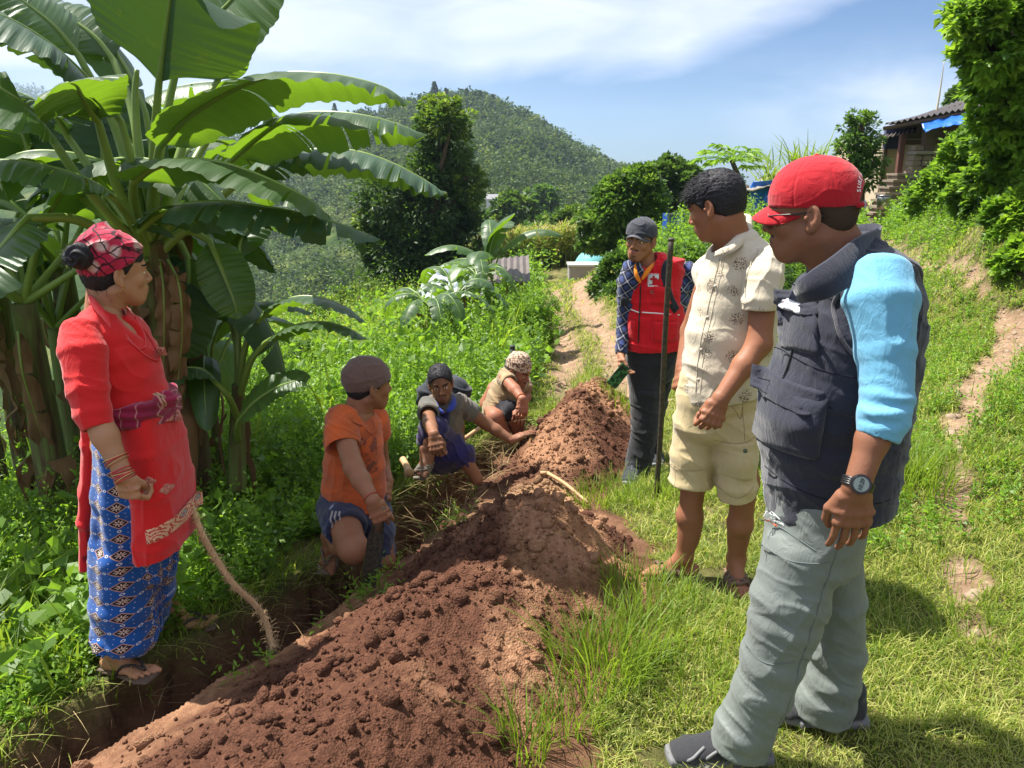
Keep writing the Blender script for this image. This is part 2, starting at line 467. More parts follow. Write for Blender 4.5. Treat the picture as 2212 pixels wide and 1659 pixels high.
# the mound stays clear of the trench
keep=mdd<1.12
p3=xyz0(MX,MY)
rough=np.clip(.55+1.1*fbm(p3*1.7+40,2),.15,1.4)
fine=rough*(.009*fbm(p3*27,5,.62)+.007*np.clip(fbm(p3*70+7,2),-.2,1))+.004*fbm(p3*60,2)
MZ=bz+mh-.02+fine*np.clip(1.15-mdd,.2,1)
mp3=np.stack([MX,MY,MZ],-1)
mp3[...,0]+=.012*rough*fbm(mp3*30+9,2);mp3[...,1]+=.012*rough*fbm(mp3*30+57,2)
a,b=len(mx),len(my)
ii,jj=np.meshgrid(np.arange(a-1),np.arange(b-1),indexing='ij')
mf=np.stack([ii*b+jj,(ii+1)*b+jj,(ii+1)*b+jj+1,ii*b+jj+1],-1).reshape(-1,4)
kk=keep.ravel();mf=mf[kk[mf].all(1)]
used=np.unique(mf);remap=-np.ones(a*b,int);remap[used]=np.arange(len(used))
mv=mp3.reshape(-1,3)[used];mf=remap[mf]
# clods: little irregular lumps that rolled down the sides
def ico():
 bm=bmesh.new();bmesh.ops.create_icosphere(bm,subdivisions=2,radius=1)
 v=np.array([q.co[:]for q in bm.verts]);f=np.array([[w.index for w in q.verts]for q in bm.faces]);bm.free();return v,f
IV,IF=ico()
def clods(pos,size,seed=0):
 g=np.random.default_rng(seed);N=len(pos)
 v=np.repeat(IV[None],N,0)
 v=v*(1+.38*fbm(v*1.3+g.uniform(0,99,(N,1,3)),3)[...,None])
 v=v*g.uniform(.6,1.1,(N,1,3))
 th=g.uniform(0,6.28,N);cs,sn=np.cos(th),np.sin(th)
 x=v[...,0]*cs[:,None]-v[...,1]*sn[:,None];y=v[...,0]*sn[:,None]+v[...,1]*cs[:,None]
 v=np.stack([x,y,v[...,2]],-1)*size[:,None,None]+pos[:,None]
 f=(IF[None]+(np.arange(N)*len(IV))[:,None,None]).reshape(-1,3)
 return v.reshape(-1,3),f
N=9000
t=rng.uniform(0,58.99,N);ti=t.astype(int);fr=(t-ti)[:,None];CI=CR[ti]*(1-fr)+CR[ti+1]*fr
off=rng.normal(0,.6,N)*CI[:,3]
tg=np.gradient(CR[:,:2],axis=0);tg/=np.linalg.norm(tg,axis=1)[:,None]
cx=CI[:,0]+tg[ti,1]*off+rng.normal(0,.03,N);cy=CI[:,1]-tg[ti,0]*off+rng.normal(0,.04,N)
ok=(np.abs(off)<CI[:,3]*1.12)&(cy>.6);cx,cy=cx[ok],cy[ok]
ch,_=mound_h(cx,cy);cz=base_z(cx,cy)+ch-.015
cs_=np.clip(.0045*rng.pareto(2.0,len(cx))+.0035,0,.034)
cv,cf=clods(np.stack([cx,cy,cz],1),cs_,3)
n=NT('loose_soil');o=n.obj()
# dry crumbly soil is paler; the freshly thrown parts are dark and moist
wet=n.ramp(n.noise(1.15,4,.55,n.mapping(o,loc=(3.3,1.2,0)),.5),[(.40,0.0),(.51,1.0)])
dry=n.ramp(n.noise(28,8,.75,o),[(.3,(.19,.090,.050)),(.55,(.36,.192,.108)),(.8,(.54,.34,.20))])
moist=n.ramp(n.noise(26,8,.75,o),[(.3,(.056,.024,.015)),(.6,(.135,.060,.036)),(.85,(.24,.118,.068))])
saddle=n.attr('pale')
c=n.mix(wet,dry,moist)
c=n.mix(saddle,c,n.ramp(n.noise(22,8,.7,o),[(.3,(.30,.17,.09)),(.7,(.52,.34,.19))]))
hgt=n.math('ADD',n.noise(55,8,.75,o),n.math('MULTIPLY',n.voro(120,o),.6))
mat_soil=n.done(n.bsdf(c,.95,n.bump(hgt,.8,.02),spec=.12))
def pale(v):
 d=np.hypot((v[:,0]-.12)/.42,(v[:,1]-4.05)/.42)
 return np.clip(1.25-d,0,1)*.9
allv=np.concatenate([mv,cv])
mo=mesh_obj('soil_mound',allv,[mf,cf+len(mv)],mat_soil,attrs={'pale':pale(allv)},origin=(0,3,-.1))
tag(mo,'long ridge of freshly dug reddish brown soil running along the trench','soil heap')
def surf_z(x,y):
 """walkable height: ground or mound, whichever is higher"""
 g=ground_z(x,y);h,dd=mound_h(x,y)
 return np.where(dd<1.05,np.maximum(g,base_z(x,y)+h-.02),g)
# ------------------------------------------------------------------ soft solids: distance fields meshed as one continuous surface
class Field:
 def __init__(s,lo,hi,h):
  s.h=h;s.lo=np.asarray(lo,float)-2*h
  s.n=np.ceil((np.asarray(hi,float)+2*h-s.lo)/h).astype(int)+1
  s.d=np.full(s.n,1.0,dtype=np.float32)
 def _sl(s,lo,hi):
  a=np.clip(np.floor((lo-s.lo)/s.h).astype(int),0,s.n);b=np.clip(np.ceil((hi-s.lo)/s.h).astype(int)+1,0,s.n)
  if(b<=a).any():return None,None
  ax=[(np.arange(a[i],b[i])*s.h+s.lo[i]).astype(np.float32)for i in range(3)]
  return tuple(slice(a[i],b[i])for i in range(3)),np.stack(np.meshgrid(*ax,indexing='ij'),-1)
 def put(s,lo,hi,fn,k=0.01,op='u'):
  m=k+2.5*s.h
  sl,p=s._sl(np.asarray(lo)-m,np.asarray(hi)+m)
  if sl is None:return s
  v=fn(p).astype(np.float32);c=s.d[sl]
  k=max(k,1e-5)
  if op=='u':
   hh=np.clip(.5+.5*(c-v)/k,0,1);s.d[sl]=c*(1-hh)+v*hh-k*hh*(1-hh)
  elif op=='s':
   hh=np.clip(.5-.5*(c+v)/k,0,1);s.d[sl]=c*(1-hh)-v*hh+k*hh*(1-hh)
  elif op=='i':
   s.d[sl]=np.maximum(c,v)
  return s
 def cone(s,a,b,ra,rb=None,k=0.01,op='u'):
  a=np.asarray(a,float);b=np.asarray(b,float);rb=ra if rb is None else rb
  ab=b-a;L=max(ab@ab,1e-12)
  def fn(p):
   q=p-a;t=np.clip((q@ab)/L,0,1)
   return np.linalg.norm(q-t[...,None]*ab,axis=-1)-(ra+(rb-ra)*t)
  r=max(ra,rb)
  return s.put(np.minimum(a,b)-r,np.maximum(a,b)+r,fn,k,op)
 def chain(s,pts,rad,k=0.008,op='u'):
  for i in range(len(pts)-1):s.cone(pts[i],pts[i+1],rad[i],rad[i+1],k,op)
  return s
 def ball(s,c,r,k=0.01,op='u'):return s.cone(c,np.asarray(c)+1e-5,r,r,k,op)
 def ell(s,c,rad,M=None,k=0.01,op='u'):
  c=np.asarray(c,float);rad=np.asarray(rad,float);M=np.eye(3)if M is None else np.asarray(M)
  def fn(p):
   q=(p-c)@M;l=np.linalg.norm(q/rad,axis=-1);g=np.linalg.norm(q/rad**2,axis=-1)
   return l*(l-1)/np.maximum(g,1e-6)
  r=rad.max()
  return s.put(c-r,c+r,fn,k,op)
 def box(s,c,half,M=None,r=0.005,k=0.005,op='u'):
  c=np.asarray(c,float);half=np.asarray(half,float);M=np.eye(3)if M is None else np.asarray(M)
  def fn(p):
   q=np.abs((p-c)@M)-(half-r)
   return np.linalg.norm(np.maximum(q,0),axis=-1)+np.minimum(q.max(-1),0)-r
  e=np.linalg.norm(half)
  return s.put(c-e,c+e,fn,k,op)
 def loft(s,st,k=0.012,op='u',sq=2.0):
  """st: list of (centre, half width, half depth, right vector). Elliptic sections joined along the chain"""
  for i in range(len(st)-1):
   a,wa,da,ra=st[i];b,wb,db,rb=st[i+1]
   a=np.asarray(a,float);b=np.asarray(b,float);ab=b-a;L=np.linalg.norm(ab);ax=ab/L
   ra=unit(ra);rb=unit(rb)
   def fn(p,a=a,ab=ab,L=L,ax=ax,ra=ra,rb=rb,wa=wa,wb=wb,da=da,db=db):
    q=p-a;t=(q@ax)/L;tc=np.clip(t,0,1);ts=tc[...,None]
    w=wa+(wb-wa)*tc;d=da+(db-da)*tc
    rv=ra*(1-ts)+rb*ts;rv=rv-(rv@ax)[...,None]*ax;rv/=np.linalg.norm(rv,axis=-1)[...,None]+1e-9
    fv=np.cross(np.broadcast_to(ax,rv.shape),rv)
    v=q-ts*ab
    x=np.abs((v*rv).sum(-1))/w;y=np.abs((v*fv).sum(-1))/d;z=(v@ax)/(np.minimum(w,d)*.6)
    l=((x**sq+y**sq)**(2/sq)+z*z)**.5
    return(l-1)*np.minimum(w,d)
   r=max(wa,wb,da,db)
   s.put(np.minimum(a,b)-r,np.maximum(a,b)+r,fn,k,op)
  return s
 def cut(s,c,nrm,rad=0.2):
  """remove what lies beyond the plane, inside a ball"""
  c=np.asarray(c,float);nrm=unit(nrm)
  def fn(p):
   q=p-c;pl=q@nrm;rr=np.linalg.norm(q,axis=-1)-rad
   return np.where(rr<0,pl,-1.0)
  return s.put(c-rad,c+rad,fn,0.0,'i')
 def disp(s,fn):
  """add fn(points) to the distance near the surface"""
  m=np.argwhere(np.abs(s.d)<3.5*s.h+.02)
  p=m*s.h+s.lo
  s.d[m[:,0],m[:,1],m[:,2]]+=fn(p).astype(np.float32)
  return s
 def mesh(s):
  d,h=s.d,s.h
  sg=d<0
  cs=np.zeros(np.array(d.shape)-1,np.int8)
  for a in(0,1):
   for b in(0,1):
    for c in(0,1):
     cs+=sg[a:a+cs.shape[0],b:b+cs.shape[1],c:c+cs.shape[2]]
  act=(cs>0)&(cs<8);idx=np.argwhere(act)
  if not len(idx):return np.zeros((0,3)),np.zeros((0,4),int)
  vid=-np.ones(act.shape,np.int64);vid[act]=np.arange(len(idx))
  acc=np.zeros((len(idx),3));cnt=np.zeros(len(idx))
  cor=[(0,0,0),(1,0,0),(0,1,0),(1,1,0),(0,0,1),(1,0,1),(0,1,1),(1,1,1)]
  val=[d[idx[:,0]+q[0],idx[:,1]+q[1],idx[:,2]+q[2]].astype(float)for q in cor]
  for i in range(8):
   for bit in(1,2,4):
    j=i|bit
    if j==i:continue
    va,vb=val[i],val[j];m=(va<0)!=(vb<0)
    t=np.where(m,va/np.where(m,va-vb,1),0)[:,None]
    pa=np.array(cor[i],float);pb=np.array(cor[j],float)
    acc+=np.where(m[:,None],pa+t*(pb-pa),0);cnt+=m
  V=(idx+acc/cnt[:,None])*h+s.lo
  F=[]
  for ax in range(3):
   sl0=[slice(None)]*3;sl1=[slice(None)]*3
   sl0[ax]=slice(0,-1);sl1[ax]=slice(1,None)
   ch=sg[tuple(sl0)]!=sg[tuple(sl1)]
   e=np.argwhere(ch);u,w=(ax+1)%3,(ax+2)%3
   e=e[(e[:,u]>0)&(e[:,w]>0)&(e[:,u]<act.shape[u])&(e[:,w]<act.shape[w])]
   if not len(e):continue
   ins=sg[e[:,0],e[:,1],e[:,2]]
   q=[]
   for du,dw in((-1,-1),(0,-1),(0,0),(-1,0)):
    g=e.copy();g[:,u]+=du;g[:,w]+=dw;q.append(vid[g[:,0],g[:,1],g[:,2]])
   q=np.stack(q,1);q[~ins]=q[~ins][:,::-1];F.append(q)
  return V,np.concatenate(F)

def vnormals(V,F):
 a=V[F[:,2]]-V[F[:,0]];b=V[F[:,3]]-V[F[:,1]];n=np.cross(a,b)
 out=np.zeros_like(V)
 for k in range(4):np.add.at(out,F[:,k],n)
 return out/(np.linalg.norm(out,axis=1)[:,None]+1e-12)

def smooth(V,F,it=2,lam=.5):
 for _ in range(it):
  s=np.zeros_like(V);c=np.zeros(len(V))
  for a,b in((0,1),(1,2),(2,3),(3,0)):
   for i,j in((a,b),(b,a)):
    for k in range(3):s[:,k]+=np.bincount(F[:,i],V[F[:,j],k],len(V))
    c+=np.bincount(F[:,i],minlength=len(V))
  V=V*(1-lam)+lam*s/np.maximum(c,1)[:,None]
 return V
def wr(V,F,fn):
 V=smooth(V,F)
 return wr0(V,F,fn)
def wr0(V,F,fn):
 """push the surface in and out along its normals: creases"""
 return V+vnormals(V,F)*fn(V)[:,None]

def join(parts):
 vs,fs,n=[],[],0
 for v,f in parts:vs.append(v);fs.append(f+n);n+=len(v)
 return np.concatenate(vs),np.concatenate(fs)

def folds(p,dirv,freq,amp,seed=0.0,sharp=1.0):
 """ridged creases whose lines run across dirv"""
 d=unit(dirv)
 q=p*freq*.28+(p@d)[:,None]*d*freq*.9
 q=q+.35*np.stack([noise3(p*freq*.5+seed),noise3(p*freq*.5+seed+9),noise3(p*freq*.5+seed+19)],-1)
 r=1-np.abs(noise3(q+seed))*2.2
 return amp*(np.clip(r,-1,1)**3 if sharp else r)
def spot(p,c,r):
 return np.exp(-(np.linalg.norm(p-np.asarray(c),axis=1)/r)**2)

# ---- head in its own axes: x across, y towards the face, z up; origin between the ears
def head_frame(face,up=(0,0,1)):
 y=unit(face);z=np.asarray(up,float);z=unit(z-y*(z@y));x=np.cross(y,z)
 return np.stack([x,y,z],1)  # columns
def head(c,face,up,neck,s=1.0,h=0.003,nr=.056,sex='m',smile=0.0,stubble=False,nk=None,face_w=1.0,ears=True,chin=0.0):
 """returns V, F, material index per face (0 skin 1 lips 2 eye white 3 iris 4 dark hairy skin)"""
 M=head_frame(face,up);c=np.asarray(c,float)
 T=lambda*q:c+M@(np.array(q)*s)
 nk=np.asarray(neck,float)
 lo=np.minimum(c-.14*s,nk-.09);hi=np.maximum(c+.15*s,nk+.09)
 f=Field(lo,hi,h)
 w=face_w
 E=lambda q,r,k=.02,op='u':f.ell(T(*q),np.array(r)*s,M,k*s,op)
 E((0,-.020,.038),(.0735*w,.092,.080));E((0,.026,.020),(.064*w,.066,.075),.03)
 E((0,.038,-.045),(.052*w,.050,.062),.03)
 E((0,.066,-.088-chin),(.025,.022,.019),.035)
 for sx in(-1,1):
  f.cone(T(sx*.052*w,.002,-.045),T(sx*.018,.060,-.092-chin),.020*s,.015*s,.03*s)
  E((sx*.041*w,.058,-.022),(.018,.020,.018),.022)
 f.cone(T(-.034,.078,.024),T(.034,.078,.024),.012*s,.012*s,.014*s)
 for sx in(-1,1):
  E((sx*.031,.094,.004),(.019,.014,.013),.012,'s')
 for sx in(-1,1):
  f.ball(T(sx*.031,.0735,.003),.0128*s,.003*s)
  f.cone(T(sx*.019,.0845,.0125),T(sx*.043,.080,.011),.0038*s,.0034*s,.004*s)  # upper lid
  f.cone(T(sx*.020,.084,-.005),T(sx*.042,.080,-.004),.0030*s,.0030*s,.005*s)
 f.cone(T(0,.086,.014),T(0,.108,-.024),.0075*s,.0105*s,.012*s)
 for sx in(-1,1):E((sx*.0125,.096,-.030),(.0085,.011,.0075),.006)
 for sx in(-1,1):E((sx*.006,.104,-.0385),(.0034,.005,.003),.003,'s')
 sm=smile*.008
 E((0,.080,-.058),(.028,.018,.020),.02)
 up_=[T(-.025,.080-.004,-.057+sm),T(-.010,.0955,-.0535),T(0,.097,-.0545),T(.010,.0955,-.0535),T(.025,.076,-.057+sm)]
 lw_=[T(-.023,.077,-.060+sm),T(-.009,.0935,-.0655),T(.009,.0935,-.0655),T(.023,.077,-.060+sm)]
 f.chain(up_,[.0025*s,.0052*s,.0048*s,.0052*s,.0025*s],.004*s)
 f.chain(lw_,[.0025*s,.0064*s,.0064*s,.0025*s],.004*s)
 f.cone(T(-.022,.092,-.0595+sm*.7),T(.022,.092,-.0595+sm*.7),.0016*s,.0016*s,.003*s,'s')
 if ears:
  for sx in(-1,1):
   B=M@np.array([[math.cos(.35),-sx*math.sin(.35),0],[sx*math.sin(.35),math.cos(.35),0],[0,0,1]])
   f.ell(T(sx*.079*w,-.012,-.004),np.array([.0095,.0195,.0315])*s,B,.006*s)
   f.ell(T(sx*.0885*w,-.008,.002),np.array([.0075,.0115,.0185])*s,B,.004*s,'s')
   f.ell(T(sx*.080*w,-.004,-.030),np.array([.007,.010,.011])*s,B,.006*s)
   f.ell(T(sx*.084*w,.004,-.004),np.array([.004,.005,.007])*s,B,.003*s)
 # neck
 nb=T(0,-.022,-.055)
 f.cone(nb,nk,nr*s,nr*1.08*s,.03*s)
 f.cone(T(0,-.058,-.02),nk+M[:,1]*-.03,.03*s,.035*s,.03*s)
 for sx in(-1,1):f.cone(T(sx*.05,-.03,-.06),nk+M[:,1]*.045+M[:,0]*sx*.008,.014*s,.012*s,.02*s)
 V,F=f.mesh()
 cen=V[F].mean(1);L=(cen-c)@M/s
 mi=np.zeros(len(F),int)
 x,y,z=np.abs(L[:,0]),L[:,1],L[:,2]
 cz=-.0595+sm*np.clip(x/.02,0,1)
 lipz=np.where(z>cz,.0105*(1-(x/.029)**2),.013*(1-(x/.027)**2))
 mi[(y>.078)&(x<.027)&(np.abs(z-cz)<lipz*.8)]=1
 for sx in(-1,1):
  dx=(L[:,0]-sx*.031);r=np.sqrt(dx**2+(y-.0735)**2+(z-.003)**2)
  eye=(r<.0140)&(y>.078)&(np.abs(z-.0035)<.0062*np.sqrt(np.clip(1-(dx/.0145)**2,0,1)))
  mi[eye]=2;mi[eye&(np.hypot(dx,z-.0035)<.0056)]=3
  bx=(L[:,0]*sx-.012)/.040
  brow=(bx>0)&(bx<1)&(np.abs(z-(.0235+.010*np.sin(bx*2.3)-.004))<(.0046-.0022*bx)*(1.5 if sex=='m' else 1.0))&(y>.05)
  mi[brow]=4
 if stubble:
  nz_=noise3(L*190)
  mi[(y>.07)&(x<.03)&(z<-.040)&(z>-.050)&(nz_>-.05)]=4
  mi[(y>.066)&(x<.016)&(z<-.076)&(nz_>.1)]=4
 return V,F,mi

def hair_cap(c,face,up,s=1.0,h=0.003,thick=.010,front=.05,low=-.035,amp=.004,freq=120,sweep=(0,1,.2),side=-.01,w=1.0,back=None):
 """hair volume over the skull; front: how far forward the fringe line reaches"""
 M=head_frame(face,up);c=np.asarray(c,float)
 T=lambda*q:c+M@(np.array(q)*s)
 f=Field(c-.135*s,c+.145*s,h)
 t=thick
 f.ell(T(0,-.020,.038),np.array([.0735*w+t,.092+t,.080+t])*s,M,.0)
 f.ell(T(0,.026,.022),np.array([.064*w+t*.8,.066+t*.8,.075+t])*s,M,.02)
 f.ell(T(0,-.045,-.005),np.array([.062*w+t*.6,.06+t*.6,.07])*s,M,.02)
 # cut away the face, the nape
 f.cut(T(0,front,.035),M@unit(np.array([0,1.0,-.55])),.4)
 f.put(c-.3,c+.3,lambda p:np.minimum((((p-c)@M)[...,2]/s-low)*-1,(((p-c)@M)[...,1]/s+.045))*s,0,'i')if False else None
 def nape(p):
  q=((p-c)@M)/s
  lim=np.where(q[...,1]>-.012,side+(q[...,1]>.018)*.03,low)
  lim=side+(low-side)*np.clip((-.0-q[...,1])/.03,0,1)+.045*np.clip((q[...,1]-.010)/.03,0,1)
  return(lim-q[...,2])*s
 f.put(c-.2,c+.2,nape,0,'i')
 # round the ear
 for sx in(-1,1):f.ell(T(sx*.09,-.008,-.006),np.array([.03,.024,.034])*s,M,.004,'s')
 V,F=f.mesh()
 sw=M@unit(np.array(sweep,float))
 def fn(p):
  q=(p-c);q=q-(q@sw)[:,None]*sw*.82
  return amp*(fbm(q*freq,3)+.5)
 return wr(V,F,fn),F

def tufts(base,direction,length,n,width=.004,curl=.3,seed=0,spread=.35):
 """pointed locks growing from base points"""
 g=np.random.default_rng(seed);vs=[];fs=[];k=0
 for i in range(n):
  b=base[g.integers(len(base))];d=unit(np.asarray(direction)+g.normal(0,spread,3));L=length*g.uniform(.5,1.2)
  dr=unit(np.array([g.normal(),g.normal(),-.8]))*curl
  pts=[b+(d*t+dr*t*t)*L for t in(0,.35,.7,1)]
  v,f=tube(pts,[width,width*.8,width*.45,.0004],4);vs.append(v);fs.append(f+k);k+=len(v)
 return np.concatenate(vs),np.concatenate(fs)

def arm(pts,rad,wrist_to,palm_n,thumb,hand='relax',s=1.0,h=.003,k=.02,curl=None,spread=.0,hold=None):
 """pts: joints from the sleeve to the wrist, rad per joint. wrist_to: where the middle knuckle points; palm_n: the way the palm faces;
    thumb: the side the thumb is on (vector). Returns V,F"""
 pts=[np.asarray(p,float)for p in pts]
 wr_=pts[-1];d=unit(np.asarray(wrist_to,float));pn=np.asarray(palm_n,float);pn=unit(pn-d*(pn@d));th=np.asarray(thumb,float);th=unit(th-d*(th@d)-pn*(th@pn))
 allp=np.array(pts+[wr_+d*.22*s]);r=max(rad)+.06
 f=Field(allp.min(0)-r,allp.max(0)+r,h)
 f.chain(pts,rad,k)
 M=np.stack([th,d,pn],1)
 HL=.098*s
 # palm
 f.loft([(wr_-d*.01,.027*s,.020*s,th),(wr_+d*.022*s,.030*s,.0195*s,th),(wr_+d*.06*s,.040*s,.0165*s,th),(wr_+d*HL*.93,.0415*s,.0125*s,th)],.012*s)
 f.ell(wr_+d*.045*s+th*.024*s+pn*.010*s,np.array([.015,.03,.014])*s,M,.012*s)
 f.ell(wr_+d*.045*s-th*.024*s+pn*.006*s,np.array([.012,.032,.012])*s,M,.012*s)
 cl={'relax':(.35,.45,.35),'fist':(1.35,1.65,1.0),'half':(.75,.95,.6),'flat':(.08,.08,.05),'hook':(.5,1.35,.9)}[hand]if curl is None else curl
 lens=[(.043,.026,.021),(.047,.030,.022),(.044,.028,.022),(.035,.022,.019)]
 rr=[.0092,.0095,.0090,.0080]
 for i in range(4):
  a=(i-1.5)*.0205*s
  base=wr_+d*(HL*.93-abs(i-1.2)*.004*s)-th*a
  ang=0;p=base;side=-th*(i-1.5)*(.10+spread)
  f.ball(base-pn*.004*s,rr[i]*1.08*s,.008*s)
  for j in range(3):
   ang+=cl[j]*(1+.07*(i-1.5))
   q=p+(unit(d*math.cos(ang)+pn*math.sin(ang)+side*max(0,math.cos(ang))))*lens[i][j]*s
   f.cone(p,q,rr[i]*(1-.10*j)*s,rr[i]*(.92-.10*j)*s,.0022*s)
   p=q
 tb=wr_+d*.028*s+th*.026*s+pn*.006*s
 close={'relax':.5,'fist':1.25,'half':.8,'flat':.25,'hook':1.0}[hand]
 t1=tb+unit(d*.8+th*(.75-.5*close)+pn*.55*close)*.042*s
 t2=t1+unit(d*.9+th*(.4-.75*close)+pn*.55*close)*.033*s
 t3=t2+unit(d*.8+th*(.15-.95*close)+pn*.4*close)*.024*s
 f.cone(tb,t1,.0155*s,.0115*s,.010*s);f.cone(t1,t2,.0112*s,.0100*s,.003*s);f.cone(t2,t3,.0100*s,.0078*s,.003*s)
 # knuckles and tendons
 for i in range(4):
  a=(i-1.5)*.0205*s;kb=wr_+d*HL*.90-th*a
  f.cone(wr_+d*.02*s-th*a*.4-pn*.0165*s,kb-pn*.0105*s,.0025*s,.0035*s,.006*s)
 return f.mesh()

def leg(pts,rad,toe,up=(0,0,1),s=1.0,h=.004,k=.03,toes=True,hf=None):
 """pts hip..ankle, toe: direction of the foot. The sole lies under the ankle"""
 pts=[np.asarray(p,float)for p in pts];an=pts[-1];td=unit(toe);upv=np.asarray(up,float);upv=unit(upv-td*(upv@td));sd=np.cross(td,upv)
 hh=(.075 if hf is None else hf)*s
 allp=np.array(pts+[an+td*.22*s,an-td*.08*s,an-upv*.1*s]);r=max(rad)
 f=Field(allp.min(0)-r,allp.max(0)+r,h)
 f.chain(pts,rad,k)
 # calf muscle
 if len(pts)>=2:
  kn=pts[-2];ax=unit(an-kn);bk=-td-ax*(-td@ax)
  f.ell(kn+(an-kn)*.30+unit(bk)*.018*s,np.array([.038,.038,.10])*s,np.stack([np.cross(ax,unit(bk)),unit(bk),ax],1),.03*s)
  f.ball(kn+unit(-bk)*.012,.042*s,.02*s)
 g=an-upv*hh
 F3=np.stack([sd,td,upv],1)
 f.ell(g-td*.035*s+upv*.026*s,np.array([.030,.036,.030])*s,F3,.02*s)
 f.cone(an,g+td*.06*s+upv*.034*s,.034*s,.026*s,.03*s)
 f.loft([(g-td*.03*s+upv*.016*s,.026*s,.016*s,sd),(g+td*.05*s+upv*.020*s,.034*s,.019*s,sd),(g+td*.125*s+upv*.013*s,.043*s,.013*s,sd)],.02*s)
 for x in(-1,1):f.ball(an+sd*x*.026*s,.014*s,.012*s)
 if toes:
  for i in range(5):
   x=(i-2)*.0175*s;L=[.052,.050,.044,.037,.028][i]*s;rt=[.0125,.009,.0085,.008,.0078][i]*s
   sgn=1
   b=g+td*(.125-.006*i)*s+sd*x+upv*.011*s
   f.cone(b,b+td*L*.55+upv*.003,rt,rt*.95,.003);f.cone(b+td*L*.55+upv*.003,b+td*L-upv*.002,rt*.95,rt*.85,.003)
 return f.mesh()

def skin_mats(pref,col,lip=(.30,.12,.10),hairc=(.012,.010,.010)):
 out=[]
 n=NT(pref+'_skin');o=n.obj()
 c=n.mix(n.noise(9,5,.6,o),tuple(q*.86 for q in col),tuple(min(1,q*1.14)for q in col))
 c=n.mix(n.math('MULTIPLY',n.ramp(n.noise(42,4,.6,o),[(.45,0.0),(.7,1.0)]),.35),c,(col[0]*1.05,col[1]*.82,col[2]*.72))
 hb=n.math('ADD',n.noise(180,4,.6,o),n.math('MULTIPLY',n.noise(60,3,.5,o),1.2))
 out.append(n.done(n.bsdf(c,.56,n.bump(hb,.35,.0018),spec=.30,sss=.12,sss_scale=.008)))
 out.append(plain(pref+'_lips',lip,.45,.4))
 out.append(plain(pref+'_eye_white',(.62,.58,.54),.25,.5))
 out.append(plain(pref+'_iris',(.018,.010,.007),.15,.6))
 out.append(plain(pref+'_brow_hair',hairc,.7,.3,bump=.5,bscale=500))
 return out

hair_black=None
def hair_mat():
 n=NT('black_hair');o=n.obj()
 v=n.noise(260,3,.6,n.mapping(o,scale=(1,1,.25)))
 return n.done(n.bsdf(n.mix(v,(.006,.006,.008),(.030,.028,.034)),.58,n.bump(v,.7,.003),spec=.25))

def sta(pxl,pyl,pxr,pyr,Y,dep,dY=0.0):
 """a body section whose silhouette runs between two points of the photo"""
 a=P(pxl,pyl,Y);b=P(pxr,pyr,Y);m1,m2=a[0]/Y,b[0]/Y;lo,hi=.012,1.0
 g_=lambda w:math.hypot(w,m1*dep)+math.hypot(w,m2*dep)-(m2-m1)*Y
 for _ in range(30):
  w=(lo+hi)/2
  if g_(w)>0:hi=w
  else:lo=w
 c=(a+b)/2;c[0]=(m1*Y+math.hypot(w,m1*dep)+m2*Y-math.hypot(w,m2*dep))/2
 return(c,max(w,dep*.45),dep,b-a)
def shoe(parent,name,an,toe,mats,s=1.0,L=.29,up=(0,0,1),sole_h=.026,ground=None):
 """laced trainer: upper with sub-parts sole and laces. an: point on the sole under the ankle"""
 td=unit(toe);upv=unit(np.asarray(up,float)-td*(np.asarray(up,float)@td));sd=np.cross(td,upv);g=np.asarray(an,float)
 F3=np.stack([sd,td,upv],1)
 T=lambda x,y,z:g+F3@(np.array([x,y,z])*s)
 f=Field(g-.26*s,g+.28*s,.0035)
 f.loft([(T(0,-.065,.05),.033*s,.040*s,sd),(T(0,.0,.052),.040*s,.045*s,sd),(T(0,.07,.043),.044*s,.033*s,sd),(T(0,.135,.033),.048*s,.024*s,sd),(T(0,.175,.028),.040*s,.018*s,sd)],.012)
 f.cone(T(0,-.03,.06),T(0,-.035,.105),.040*s,.043*s,.02)
 f.cone(T(0,.01,.08),T(0,.03,.095),.028*s,.026*s,.02)
 f.cut(T(0,0,sole_h),-upv,.4)
 V,F=f.mesh()
 up_=mesh_obj(name,V,F,mats[0],parent)
 f=Field(g-.26*s,g+.28*s,.0035)
 f.loft([(T(0,-.085,.012),.036*s,.017*s,sd),(T(0,0,.012),.040*s,.016*s,sd),(T(0,.10,.012),.050*s,.016*s,sd),(T(0,.19,.018),.036*s,.014*s,sd)],.01,sq=3.5)
 V,F=f.mesh();mesh_obj('sole',V,F,mats[1],up_)
 m=MB()
 for i in range(5):
  y=.035+i*.020;z=.094-i*.0095
  m.tube([T(-.024,y,z-.012),T(0,y+.008,z),T(.024,y-.002,z-.012)],.0026*s,6)
 m.tube([T(0,.03,.10),T(.025,.03,.112),T(.035,.045,.085)],.0022*s,6);m.tube([T(0,.03,.10),T(-.025,.035,.108),T(-.035,.05,.08)],.0022*s,6)
 m.build('laces',mats[2],up_,True)
 return up_
